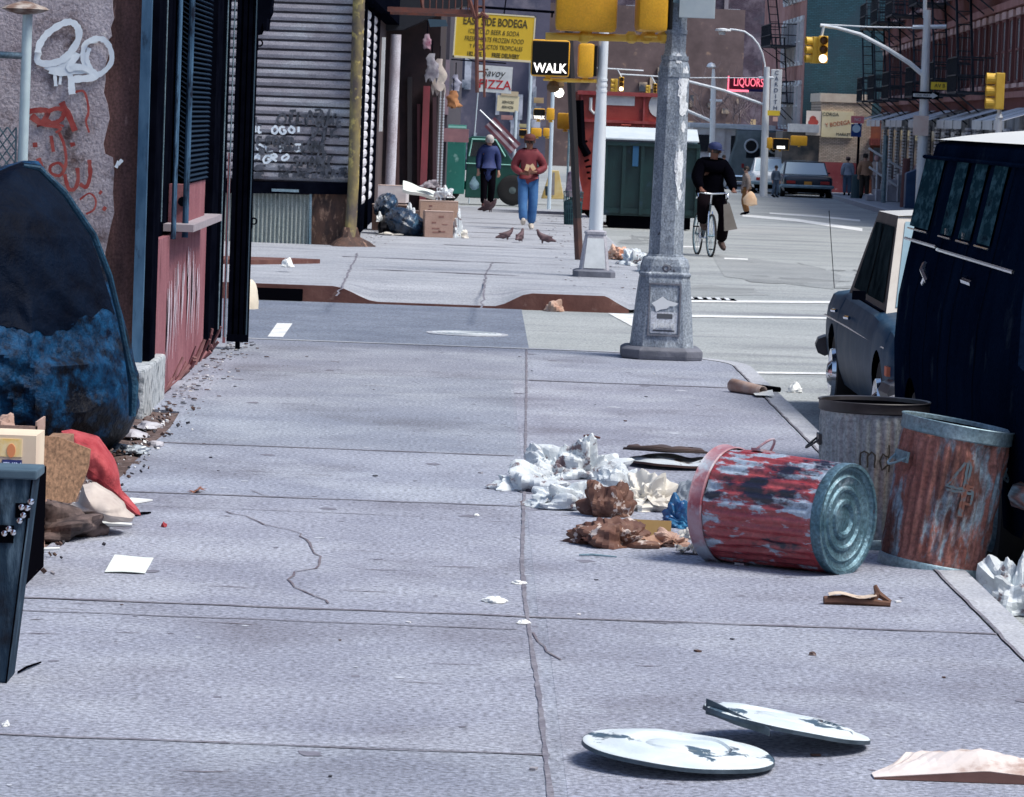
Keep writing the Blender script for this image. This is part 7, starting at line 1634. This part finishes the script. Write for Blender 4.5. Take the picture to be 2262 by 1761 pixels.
# bare street trees among the far cars
def tree(label, x, d, h, seed):
    g0 = P(x, 300, d); z0 = prof(d); t = thing('bare_tree', label, 'tree', (g0.x, d, z0), 0, 'bare trees in the distance'); r = random.Random(seed)
    q = MB(); q.tube([(0, 0, 0), (.05, 0, h*.3), (0, 0, h*.45)], [.09, .07, .05], 7); tr_ = q.build('trunk', mat('bark', (.06, .05, .05)), t)
    q = MB()
    def br(p, dr, L, r0, k):
        e = p+dr*L; q.tube([p, p+dr*L*.5+Vector((r.uniform(-.1, .1), 0, r.uniform(-.05, .1)))*L, e], [r0, r0*.8, r0*.55], 5)
        if k:
            for i in range(3):
                nd = (dr+Vector((r.uniform(-.8, .8), r.uniform(-.6, .6), r.uniform(-.2, .6)))).normalized(); br(p+(e-p)*r.uniform(.5, 1), nd, L*r.uniform(.55, .8), r0*.55, k-1)
    for i in range(6): br(Vector((0, 0, h*r.uniform(.25, .45))), Vector((r.uniform(-1, 1), r.uniform(-1, 1), r.uniform(.5, 1.2))).normalized(), h*.26, .04, 3)
    q.build('crown', mat('twig', (.22, .18, .2), (.08, .06, .07), 2), t)
tree('bare twiggy street tree left of the bow lamp pole', 1625, 205, 6.5, 3)
tree('bare twiggy street tree behind the slim white pole', 1560, 215, 7, 5)
tree('bare twiggy tree near the bow lamp pole', 1670, 225, 6, 8)
# ================================================================== PEOPLE AND ANIMALS
def person(label, loc, rz, H, pose, jacket, trousers, skinm, hairm=None, hat=None, shoes=None, jlen=.80, bulk=1.0, name='person', hood=None, group=None, skirt=False):
    """pose: overrides of joints, local frame faces -Y, feet on z = 0, drawn for a height of 1.75"""
    k = H/1.75; pose = dict(pose); face = Vector(pose.pop('face', (0, -1, 0))).normalized()
    J = dict(pel=(0, 0, .95), spi=(0, 0, 1.12), che=(0, 0, 1.30), nb=(0, 0, 1.44), nk=(0, -.01, 1.52), hd=(0, -.02, 1.60), ht=(0, -.01, 1.70),
             sl=(.17, 0, 1.41), el=(.23, .02, 1.14), wl=(.24, -.04, .90), hl=(.24, -.05, .83), sr=(-.17, 0, 1.41), er=(-.23, .02, 1.14), wr=(-.24, -.04, .90), hr=(-.24, -.05, .83),
             pl=(.09, 0, .90), kl=(.10, -.02, .50), al=(.10, .02, .09), tl=(.11, -.13, .035), pr=(-.09, 0, .90), kr=(-.10, -.02, .50), ar=(-.10, .02, .09), tr=(-.11, -.13, .035))
    J.update(pose); J = {a: Vector(b_)*k for a, b_ in J.items()}
    t = thing(name, label, 'person', loc, rz, group)
    Rr = dict(pel=.125, spi=.115, che=.13, nb=.075, nk=.055, hd=.088, ht=.06, sl=.06, el=.042, wl=.028, hl=.034, sr=.06, er=.042, wr=.028, hr=.034, pl=.088, kl=.058, al=.04, tl=.036, pr=.088, kr=.058, ar=.04, tr=.036)
    E = [('pel', 'spi'), ('spi', 'che'), ('che', 'nb'), ('nb', 'nk'), ('nk', 'hd'), ('hd', 'ht'), ('che', 'sl'), ('sl', 'el'), ('el', 'wl'), ('wl', 'hl'), ('che', 'sr'), ('sr', 'er'), ('er', 'wr'), ('wr', 'hr'),
         ('pel', 'pl'), ('pl', 'kl'), ('kl', 'al'), ('al', 'tl'), ('pel', 'pr'), ('pr', 'kr'), ('kr', 'ar'), ('ar', 'tr')]
    ks = list(J); ix = {a: i for i, a in enumerate(ks)}
    V = [J[a] for a in ks]; rad = [Rr[a]*k for a in ks]; ed = [(ix[a], ix[b_]) for a, b_ in E]
    # fingers
    for s, h, w_ in ((1, 'hl', 'wl'), (-1, 'hr', 'wr')):
        dr = (J[h]-J[w_]).normalized(); side = dr.cross(Vector((0, 1, 0)) if abs(dr.y) < .8 else Vector((0, 0, 1))).normalized()
        bend = side.cross(dr)
        for i in range(4):
            b0 = J[h]+side*(.018*(i-1.5))*k+dr*.02*k; L = (.035, .04, .038, .03)[i]*k
            n0 = len(V); V += [b0+dr*.015*k, b0+dr*L, b0+dr*L*1.7+bend*.012*k]; rad += [.010*k, .009*k, .008*k]; ed += [(ix[h], n0), (n0, n0+1), (n0+1, n0+2)]
        n0 = len(V); V += [J[h]+side*.035*k, J[h]+side*.05*k+dr*.03*k]; rad += [.011*k, .009*k]; ed += [(ix[h], n0), (n0, n0+1)]
    addmesh('body', skin(V, ed, rad, ix['pel'], 1), skinm, t)
    def sub_(keys, radd, m, nm, extra=None):
        Vx = [J[a] for a in keys]; ids = {a: i for i, a in enumerate(keys)}; ee = [(ids[a], ids[b_]) for a, b_ in E if a in ids and b_ in ids]
        rr = [Rr[a]*k+(radd[a] if a in radd else .02)*k*bulk for a in keys]
        if extra: extra(Vx, ids, ee, rr)
        return addmesh(nm, skin(Vx, ee, rr, 0, 1), m, t)
    def coat(Vx, ids, ee, rr):
        n0 = len(Vx); Vx.append(J['pel']+Vector((0, 0, .02*k))); rr.append((.125+.025*bulk)*k); ee.append((ids['spi'], n0)); Vx.append(J['pel']+Vector((0, 0, (jlen-.93)*k))); rr.append((.12+.032*bulk)*k); ee.append((n0, n0+1))
    sub_(['spi', 'che', 'nb', 'sl', 'el', 'wl', 'sr', 'er', 'wr'], dict(pel=.035, spi=.04, che=.035, nb=.02, sl=.03, el=.028, wl=.018, sr=.03, er=.028, wr=.018), jacket, 'jacket', coat)
    sub_(['pel', 'pl', 'kl', 'al', 'pr', 'kr', 'ar'], dict(pel=.012, pl=.02, kl=.024, al=.028, pr=.02, kr=.024, ar=.028), trousers, 'trousers')
    for a, b_ in (('al', 'tl'), ('ar', 'tr')):
        q = MB(); A, B_ = J[a], J[b_]; d_ = (B_-A); hz = Vector((d_.x, d_.y, 0)).normalized() if Vector((d_.x, d_.y, 0)).length > .01 else Vector((0, -1, 0))
        dn = d_.normalized(); q.tube([A-dn*.05*k+Vector((0, 0, -.02*k)), A+dn*.04*k+Vector((0, 0, -.01*k)), B_-dn*.0, B_+dn*.06*k], [.042*k, .052*k, .046*k, .024*k], 10); q.build('shoe', shoes or M_BLACK, t, smooth=True)
    up = (J['ht']-J['nk']).normalized(); fw = face; sd_v = fw.cross(up).normalized(); fw = up.cross(sd_v).normalized()
    if fw.dot(face) < 0: fw = -fw
    HM = Matrix(((sd_v.x, -fw.x, up.x, J['hd'].x), (sd_v.y, -fw.y, up.y, J['hd'].y), (sd_v.z, -fw.z, up.z, J['hd'].z), (0, 0, 0, 1)))
    q = MB(); q.add([HM @ Vector(p)*1 for p in ((-.012*k, -.085*k, .0), (.012*k, -.085*k, 0), (0, -.085*k, .05*k), (0, -.118*k, .008*k))], [(0, 1, 3), (0, 3, 2), (1, 2, 3), (0, 2, 1)]); q.build('nose', skinm, t)
    for s in (-1, 1):
        q = MB(); q.lathe([(.011*k, 0), (.008*k, .006*k)], 8, HM @ Matrix.Translation((s*.032*k, -.084*k, .035*k)) @ Matrix.Rotation(PI/2, 4, 'X')); q.build('eye', M_HAIR, t)
        q = MB(); q.lathe([(.004*k, 0), (.024*k, .006*k), (.006*k, .016*k)], 8, HM @ Matrix.Translation((s*.088*k, .0, .02*k)) @ Matrix.Rotation(s*PI/2, 4, 'Y') @ Matrix.Diagonal((1.4, .8, 1, 1))); q.build('ear', skinm, t)
    q = MB(); q.lathe([(.022*k, 0), (.018*k, .004*k)], 10, HM @ Matrix.Translation((0, -.086*k, -.028*k)) @ Matrix.Rotation(PI/2, 4, 'X') @ Matrix.Diagonal((1, .35, 1, 1))); q.build('mouth', mat('lips', (.12, .03, .03)), t)
    if hairm:
        q = MB(); q.lathe([(.10*k, -.03*k), (.104*k, .04*k), (.09*k, .09*k), (.055*k, .125*k), (.001, .135*k)], 16, HM @ Matrix.Translation((0, .018*k, .02*k)), cap=(False, False)); q.build('hair', hairm, t, smooth=True)
    if hat:
        q = MB(); q.lathe([(.106*k, .04*k), (.11*k, .075*k), (.10*k, .12*k), (.06*k, .15*k), (.001, .158*k)], 16, HM @ Matrix.Translation((0, .005*k, .01*k)), cap=(False, False)); ho = q.build('hat', hat, t, smooth=True)
        q = MB(); q.grid(8, 2, lambda u, v: HM @ Vector((.08*k*(2*u-1), -.085*k-.07*k*v*math.sin(PI*u), .055*k-.012*k*v))); q.build('brim', hat, ho, solid=.006)
    if hood:
        q = MB(); q.lathe([(.10*k, -.09*k), (.125*k, -.02*k), (.125*k, .06*k), (.09*k, .12*k), (.001, .14*k)], 14, HM @ Matrix.Translation((0, .03*k, .01*k)), cap=(False, False)); q.build('hood', hood, t, smooth=True)
    return t, J, k, HM
M_JEAN = mat('jeans', (.02, .09, .26), (.05, .16, .36), 5, .85, bump=.2)
M_MAROON = mat('maroon_jacket', (.13, .012, .022), (.19, .025, .035), 4, .7, bump=.4, bscale=9)
M_NAVY = mat('navy_coat', (.012, .024, .11), (.02, .04, .16), 4, .75, bump=.4, bscale=9)
M_COATK = mat('black_coat', (.0012, .0012, .003), rough=1, bump=.3, bscale=10, spec=.02)
M_TROUK = mat('dark_trousers', (.005, .004, .007), rough=1, spec=.03)
M_SHOEW = mat('white_shoe', (.66, .62, .56), (.4, .35, .3), 9)

v = G(1163, 506, .03)
t, J, k, HM = person('man in maroon jacket, brown cap and blue jeans walking towards the camera holding small papers', (v.x, v.y, zf(v.x, v.y)), 0, 1.63,
    dict(el=(.29, .05, 1.13), wl=(.13, -.22, 1.06), hl=(.06, -.25, 1.06), er=(-.28, .02, 1.12), wr=(-.13, -.20, 1.03), hr=(-.06, -.24, 1.03), kl=(.10, -.05, .50), al=(.08, .03, .09), tl=(.09, -.12, .035), pr=(-.09, 0, .90), kr=(-.09, -.15, .52), ar=(-.07, -.25, .14), tr=(-.07, -.40, .17)),
    M_MAROON, M_JEAN, M_SKIN1, M_HAIR, hat=mat('cap_brownred', (.10, .025, .02)), shoes=M_SHOEW, jlen=.74, bulk=1.7)
for i, (x, z, rz_) in enumerate([(.02, 1.14, .3), (.12, 1.15, -.6)]):
    tt = thing('folded_paper', 'cream folded paper in the %s of the man in the maroon jacket' % ('right hand' if i == 0 else 'left hand'), 'paper', (v.x+(x-.05)*k, v.y-.27*k, zf(v.x, v.y)+z*k), (0, rz_, 0))
    q = MB(); q.box((0, 0, 0), (.07, .012, .11)); q.build('sheet', mat('paper_cream', (.75, .60, .40), (.7, .4, .2), 9), tt)
v = GP(1075, 463, .15)
t, J, k, HM = person('grey haired person in a long navy coat walking with head bowed beside the green truck', (v.x, v.y, prof(v.y)+.18), R(8), 1.66,
    dict(nk=(0, -.05, 1.50), hd=(0, -.09, 1.57), ht=(0, -.10, 1.67), el=(.24, .02, 1.13), wl=(.24, -.05, .88), hl=(.24, -.06, .81), kl=(.09, -.08, .50), al=(.09, .10, .12), tl=(.09, -.02, .03), kr=(-.09, -.06, .50), ar=(-.09, -.06, .09), tr=(-.1, -.2, .035), face=(0, -1, -.5)),
    M_NAVY, M_TROUK, M_SKIN2, mat('hair_grey', (.45, .42, .42), (.6, .57, .55), 9, .9), shoes=mat('shoe_maroon', (.08, .02, .02)), jlen=.58, bulk=1.5)
tt = thing('carrier_bag', 'pale blue plastic bag carried by the grey haired person', 'bag', (v.x-.30, v.y-.06, prof(v.y)+.58))
q = MB(); q.lathe([(.04, 0), (.10, .05), (.11, .14), (.05, .24), (.02, .3)], 12, Matrix.Diagonal((1, .5, 1, 1)), fn=lambda r, a, z: r*(1+.15*math.sin(3*a+z*20))); q.build('bag', mat('bag_paleblue', (.30, .48, .56), (.2, .36, .44), 6), tt, smooth=True)

# cyclist
v = GP(1569, 569)
by = v.y
t = thing('bicycle', 'ten speed bicycle with bright handlebars ridden by the man in the black coat', 'bicycle', (v.x+.02, v.y+.3, prof(v.y)), R(9))
def bwheel(y):
    q = MB(); q.tube([(0, y+.335*math.cos(a), .335+.335*math.sin(a)) for a in [2*PI*i/36 for i in range(36)]], .017, 8, closed=True); w_ = q.build('wheel', M_RUBBER, t, smooth=True)
    q = MB(); q.tube([(0, y+.312*math.cos(a), .335+.312*math.sin(a)) for a in [2*PI*i/36 for i in range(36)]], .011, 6, closed=True); q.build('rim', M_GALV, w_, smooth=True)
    q = MB()
    for i in range(18): a = 2*PI*i/18; q.tube([((-1)**i*.02, y+.02*math.cos(a), .335+.02*math.sin(a)), (0, y+.31*math.cos(a), .335+.31*math.sin(a))], .0022, 4)
    q.tube([(-.05, y, .335), (.05, y, .335)], .018, 8); q.build('spokes', M_GALV, w_)
bwheel(0); bwheel(1.02)
q = MB(); A = Vector((0, .14, .84)); A2 = Vector((0, .16, .74)); BB = Vector((0, .60, .28)); S = Vector((0, .72, .82)); RW = Vector((0, 1.02, .335))
for a_, b_ in ((A, S), (A2, BB), (BB, S), (A, A2)): q.tube([a_, b_], .015, 8)
for s in (-.04, .04): q.tube([S+Vector((s*.3, 0, 0)), RW+Vector((s, 0, 0))], .009, 6); q.tube([BB+Vector((s*.6, 0, 0)), RW+Vector((s, 0, 0))], .009, 6)
q.build('frame', mat('bike_frame', (.10, .14, .17), rough=.35), t)
q = MB()
for s in (-.045, .045): q.tube([(s*.6, .12, .72), (s, .05, .5), (s, 0, .335)], .011, 6)
q.build('fork', M_CHROME, t)
q = MB(); q.tube([(0, .13, .84), (0, .09, .99)], .016, 8); q.tube([(-.24, .10, .93), (-.25, -.02, .96), (-.24, .0, 1.0), (-.19, .06, 1.015), (0, .08, 1.0), (.19, .06, 1.015), (.24, .0, 1.0), (.25, -.02, .96), (.24, .10, .90)], .014, 8); q.build('handlebar', M_CHROME, t, smooth=True)
q = MB(); q.lathe([(.03, 0), (.10, .01), (.09, .06), (.03, .07)], 12, Matrix.Translation((0, .76, .95)) @ Matrix.Diagonal((.8, 1.4, 1, 1))); q.tube([S, (0, .75, .95)], .013, 6); q.build('saddle', M_BLACK, t)
q = MB(); q.tube([(-.06, .6, .28), (.06, .6, .28)], .02, 8); q.tube([(-.07, .6, .28), (-.07, .62, .45)], .01, 6); q.tube([(.07, .6, .28), (.07, .58, .11)], .01, 6); q.lathe([(.09, -.004), (.09, .004)], 20, Matrix.Translation((-.05, .6, .28)) @ Matrix.Rotation(PI/2, 4, 'Y')); q.build('crank', M_CHROME, t)
for s, y, z in ((-.12, .62, .46), (.12, .58, .10)): q = MB(); q.box((s, y, z), (.09, .06, .02)); q.build('pedal', M_BLACK, t)
t, J, k, HM = person('cyclist in a bulky black coat and blue cap astride the bicycle, looking to the side', (v.x+.02, v.y+.95, prof(v.y)), R(9), 1.80,
    dict(pel=(0, -.02, .98), spi=(0, -.04, 1.14), che=(0, -.08, 1.32), nb=(0, -.08, 1.46), nk=(.01, -.10, 1.53), hd=(.02, -.11, 1.61), ht=(.02, -.10, 1.71), sl=(.19, -.08, 1.42), sr=(-.19, -.08, 1.42),
         el=(.27, -.20, 1.20), wl=(.26, -.48, 1.04), hl=(.25, -.56, 1.02), er=(-.28, -.20, 1.20), wr=(-.26, -.48, 1.04), hr=(-.25, -.56, 1.02),
         pl=(.10, -.04, .93), kl=(.17, -.34, .66), al=(.17, -.12, .22), tl=(.18, -.26, .14), pr=(-.10, -.04, .93), kr=(-.20, -.42, .80), ar=(-.15, -.20, .50), tr=(-.15, -.33, .44), face=(.75, -.65, 0)),
    M_COATK, mat('brown_black_trousers', (.006, .004, .006), rough=1, spec=.03), M_SKIN1, M_HAIR, hat=mat('cap_blue', (.008, .02, .09)), shoes=mat('shoe_brown', (.06, .035, .03)), jlen=.84, bulk=2.1)
tt = thing('shopping_bag', 'tall brown shopping bag hanging from the right end of the handlebars', 'bag', (v.x+.33, v.y+.30, prof(v.y)+.44), (0, R(-12), 0))
q = MB(); q.add([(-.11, -.05, 0), (.10, -.05, 0), (.10, .06, 0), (-.11, .06, 0), (-.05, -.02, .42), (.05, -.02, .42), (.05, .02, .42), (-.05, .02, .42)], [(3, 2, 1, 0), (0, 1, 5, 4), (1, 2, 6, 5), (2, 3, 7, 6), (3, 0, 4, 7), (4, 5, 6, 7)]); q.build('bag', mat('bag_taupe', (.17, .15, .13), (.21, .19, .17), 6), tt)
q = MB(); q.tube([(-.04, 0, .42), (-.05, 0, .55), (.04, 0, .42)], .006, 5); q.build('handle', M_BLACK, tt)

# boy with carrier bag
v = GP(1645, 475)
t, J, k, HM = person('child in a grey tweed coat and brown trousers walking left across the avenue', (v.x, v.y, prof(v.y)), R(-80), 1.38,
    dict(kl=(.10, -.10, .50), al=(.10, .02, .10), kr=(-.10, .0, .50), ar=(-.10, .14, .12), tr=(-.11, .02, .04), el=(.24, .06, 1.14), wl=(.24, .0, .88), hl=(.24, -.02, .80)),
    mat('tweed', (.16, .13, .12), (.27, .22, .20), 12, .9), mat('brown_trousers', (.20, .09, .03), (.28, .14, .06), 6, .9), M_SKIN2, M_HAIR, jlen=.70, bulk=1.5)
tt = thing('carrier_bag', 'cream plastic carrier bag held by the child in the tweed coat', 'bag', (v.x+.12, v.y-.25, prof(v.y)+.26))
q = MB(); q.lathe([(.05, 0), (.19, .05), (.20, .2), (.10, .36), (.02, .42)], 14, Matrix.Diagonal((1, .5, 1, 1)), fn=lambda r, a, z: r*(1+.1*math.sin(3*a+z*20))); q.build('bag', mat('bag_cream', (.72, .46, .28), (.80, .60, .42), 5), tt, smooth=True)
# people on the far right corner
for (px, py, H, rz_, jc, tc, hd_, hat_, lab, gr) in [
    (1884+24, 439, 1.75, PI, (.42, .24, .15), (.03, .025, .02), None, (.015, .012, .012), 'person in a tan puffy jacket seen from behind at the market corner', None),
    (1934, 436, 1.72, PI*.8, (.52, .44, .42), (.30, .26, .26), (.55, .35, .36), None, 'person in a pale coat with pink hood right of the tan jacket', None),
    (1870, 432, 1.6, PI, (.34, .40, .50), (.10, .16, .24), None, (.2, .12, .1), 'person in pale blue clothes left of the bus stop pole', None)]:
    v = GP(px, py, .15)
    person(lab, (v.x, v.y, prof(v.y)+.15), rz_, H, {}, mat('jk%d' % px, jc, tuple(c*.75 for c in jc), 8, .8, bump=.4), mat('tk%d' % px, tc), M_SKIN2, M_HAIR, hat=mat('ht%d' % px, hat_) if hat_ else None, hood=mat('hd%d' % px, hd_) if hd_ else None, bulk=2.0)
for (px, py, H, jc, tc, lab, d) in [(1596, 418, 1.55, (.28, .28, .36), (.30, .36, .44), 'person in grey stepping out behind the child in tweed', 0), (1672, 424, 1.5, (.22, .08, .07), (.05, .07, .07), 'person in dark red between the child and the silver sedan', 0), (1688+24, 436, 1.3, (.10, .15, .22), (.10, .15, .22), 'person in blue standing between the silver sedan and the black coupe', 0)]:
    v = GP(px, py)
    person(lab, (v.x, v.y, prof(v.y)), .5, H, dict(kl=(.1, -.1, .5), ar=(-.1, .12, .1)), mat('jk%d' % px, jc, tuple(c*.7 for c in jc), 8, .8), mat('tk%d' % px, tc), M_SKIN2, M_HAIR, bulk=1.4)

# pigeons
M_PIG = mat('pigeon', (.07, .035, .045), (.13, .08, .09), 14, .6)
def pigeon(label, px, py, rz, s=1.0, fly=False, gz=None):
    v = G(px, py, .03) if gz is None else gz
    t = thing('pigeon', label, 'pigeon', (v.x, v.y, (zf(v.x, v.y) if gz is None else v.z)), rz, 'pigeons pecking on the far pavement')
    V = [(0, .14, .075), (0, .07, .10), (0, -.01, .12), (0, -.06, .155), (0, -.075, .195), (0, -.085, .225), (0, -.115, .222), (0, .23, .05),
         (.025, .0, .07), (.025, 0, .01), (-.025, .0, .07), (-.025, 0, .01)]
    E = [(0, 1), (1, 2), (2, 3), (3, 4), (4, 5), (5, 6), (0, 7), (2, 8), (8, 9), (2, 10), (10, 11)]
    Rr = [.035, .055, .06, .042, .026, .026, .007, (.03, .012), .012, .005, .012, .005]
    me = skin([Vector(p)*s*1.15 for p in V], E, [tuple(c*s*1.15 for c in r) if isinstance(r, tuple) else r*s*1.15 for r in Rr], 1, 1)
    addmesh('body', me, M_PIG, t)
    if fly:
        for sx in (-1, 1):
            q = MB(); q.add([(sx*.03, -.02, .13), (sx*.14, -.06, .24), (sx*.24, .02, .30), (sx*.16, .08, .22), (sx*.04, .10, .12)], [(0, 1, 2, 3, 4)]); q.build('wing', M_PIG, t, solid=.006)
    else:
        for sx in (-1, 1):
            q = MB(); q.lathe([(.001, -.11), (.03, -.07), (.042, 0), (.03, .07), (.001, .13)], 10, Matrix.Translation((sx*.045*s, .06*s, .115*s)) @ Matrix.Rotation(R(-75), 4, 'X') @ Matrix.Diagonal((.4, .9, 1, 1)) @ Matrix.Scale(s, 4)); q.build('wing', mat('pigeon_wing', (.05, .03, .04), (.10, .06, .07), 12), t, smooth=True)
    return t
pigeon('left pigeon of the three standing in front of the man in maroon', 1121, 532, R(110), .78)
pigeon('middle pigeon of the three facing away under the lifted shoe', 1150, 536, R(160), .82)
pigeon('right pigeon of the three, leaning forward with its tail to the right', 1198, 540, R(-75), .85)
g0 = GP(1083, 472, .15); pigeon('dark pigeon flapping at the feet of the grey haired person', 0, 0, R(60), 1.15, True, gz=Vector((g0.x, g0.y, g0.z)))

# ================================================================== THE HEAP OF BOXES AT THE FAR SHUTTERS
def bxo(label, x0, x1, yb, d, h_px, dep, m, rz=0, name='cardboard_box', cat='box', z=None, marks=None):
    p0, p1 = P(x0, yb, d), P(x1, yb, d); cx_ = (p0.x+p1.x)/2; zb_ = z if z is not None else p0.z; w2 = p1.x-p0.x; h = h_px*d/8483
    t = thing(name, label, cat, (cx_, d, zb_), rz); q = MB(); q.b2(-w2/2, w2/2, 0, dep, 0, h); q.build('carton', m, t, bevel=.006)
    q = MB(); q.b2(-w2/2-.002, w2/2+.002, -.004, dep*.5, h-.006, h+.004); q.build('top_flap', mat('flap_pale', (.62, .50, .44), (.5, .36, .3), 5), t)
    if marks:
        q = MB(); r = random.Random(marks)
        for k in range(7): x = r.uniform(-w2*.4, w2*.2); z_ = h*r.uniform(.15, .85); q.b2(x, x+r.uniform(.04, .12), -.003, 0, z_, z_+r.uniform(.012, .035))
        q.build('print_mark', mat('card_print', (.20, .09, .08), (.30, .17, .14), 12), t)
    return t, w2, h
zz = zf(-1, 61)
bxo('small brown carton at the front right of the far trash heap', 937, 1000, 530, 60.2, 58, .38, M_CARD2, R(6), z=zf(-.8, 60.2), marks=3)
bxo('larger tan carton standing behind the small brown one', 926, 1010, 512, 61.2, 76, .5, mat('card_tan', (.42, .27, .20), (.48, .33, .26), 5, .85, speck=.15), R(3), z=zf(-.7, 61.2), marks=8)
bxo('low tan carton lying behind the blue bag', 880, 935, 500, 61.5, 48, .5, M_CARD2, R(-14), z=zf(-1.2, 61.5)+.02, marks=5)
bxo('dark table like crate at the back of the far trash heap', 822, 898, 470, 62.6, 58, .5, mat('crate_brown', (.05, .025, .02), (.10, .05, .04), 5), 0, 'crate', 'crate', z=zf(-1.4, 62.6))
t_, w2, h2 = bxo('pale plastic wrapped bundle on top of the dark crate', 835, 898, 408, 62.7, 38, .45, mat('bundle_grey', (.46, .43, .46), (.66, .62, .60), 3, .6), R(-5), 'wrapped_bundle', 'bundle', z=zf(-1.4, 62.6)+58*62.6/8483+.03)
q = MB(); a_ = P(890, 405, 61.8)
def sh2(u, v): p = P(890+72*u, 402+26*u+20*v-10*u*v, 61.8+.5*(1-v)); return p+Vector((0, 0, .008*math.sin(u*9+v*3)))
q.grid(12, 8, sh2); o = q.build('foam_sheet', mat('sheet_mint', (.74, .80, .74), (.66, .72, .68), 4, .7), None, loc=tuple(a_), solid=.05); setp(o, 'pale greenish foam sheet lying across the far trash heap', 'sheet')
v = G(870, 520, .03)
def lump(name, label, cat, px0, px1, py0, py1, d, m, seed, rot=0):
    c = P((px0+px1)/2, (py0+py1)/2, d); w2 = (px1-px0)*d/8483/2; h2 = (py1-py0)*d/8483/2; q = MB(); vs = []; n = 28; K_ = 18
    for i in range(K_+1):
        f = PI*i/K_
        for j in range(n):
            a = 2*PI*j/n; p = Vector((math.sin(f)*math.cos(a), math.sin(f)*math.sin(a), math.cos(f)))
            e = 1+.22*(1-2.2*abs(noise.noise(p*2.2+Vector((seed, 0, 0)))))+.10*(1-2.2*abs(noise.noise(p*5+Vector((0, seed, 0)))))
            vs.append((p.x*w2*e, p.y*.28*e, p.z*h2*e))
    q.add(vs, [(i*n+j, i*n+(j+1) % n, (i+1)*n+(j+1) % n, (i+1)*n+j) for i in range(K_) for j in range(n)])
    o = q.build(name, m, None, smooth=45); o.location = c; o.rotation_euler = (0, rot, 0); return setp(o, label, cat)
M_BAGBL = mat('bag_blueblack', (.004, .010, .024), (.012, .045, .10), 3, .25, spec=.6, c3=(.10, .22, .34), s3=4, t3=.63, w3=.04, bump=.8, bscale=12, st=(2.2, 1, 1))
lump('trash_bag', 'shiny blue black trash bag slumped in front of the far boxes', 'trash bag', 855, 935, 468, 522, 60.6, M_BAGBL, 3, R(24))
lump('trash_bag', 'blue black trash bag under the dark crate at the left of the far heap', 'trash bag', 832, 872, 430, 480, 61.2, M_BAGBL, 7, R(30))
lump('trash_bag', 'black bag at the lower left of the far trash heap', 'trash bag', 838, 872, 478, 525, 60.9, mat('bag_black', (.006, .005, .008), rough=.5), 9)
for i, (px, py, wd, hh, m, lab) in enumerate([(1010, 520, 24, 48, M_PLW, 'white paper stack slumped right of the far cartons'), (1020, 527, 30, 14, M_PLC, 'cream paper at the far right foot of the carton heap'), (838, 480, 14, 16, M_PAPER, 'white card between the shutter and the bags'), (985, 435, 40, 22, M_PLW, 'crumpled white paper on top of the larger tan carton'), (950, 410, 45, 16, mat('grey_rag', (.35, .32, .36), (.2, .18, .2), 6), 'grey rag behind the foam sheet'), (905, 470, 24, 20, M_PLW, 'white paper wedge above the shiny bag'), (870, 528, 50, 6, M_PLC, 'flat pale papers along the front of the far heap')]):
    d = 61; z = {3: P(985, 437, 61.4).z, 4: P(950, 412, 61.9).z-.02, 5: P(905, 478, 60.9).z, 2: P(838, 490, 60.8).z}.get(i, .0+zf(-1, 61)); c = P(px, py, d)
    scrap('crushed_paper', lab, 'paper', c.x, (60.4 if i in (0, 1, 6) else 61.4 if i == 3 else 61.9 if i == 4 else 60.8), wd*d/8483/2, .12, hh*d/8483, m, 110+i, z=z, n=30, amp=.6)
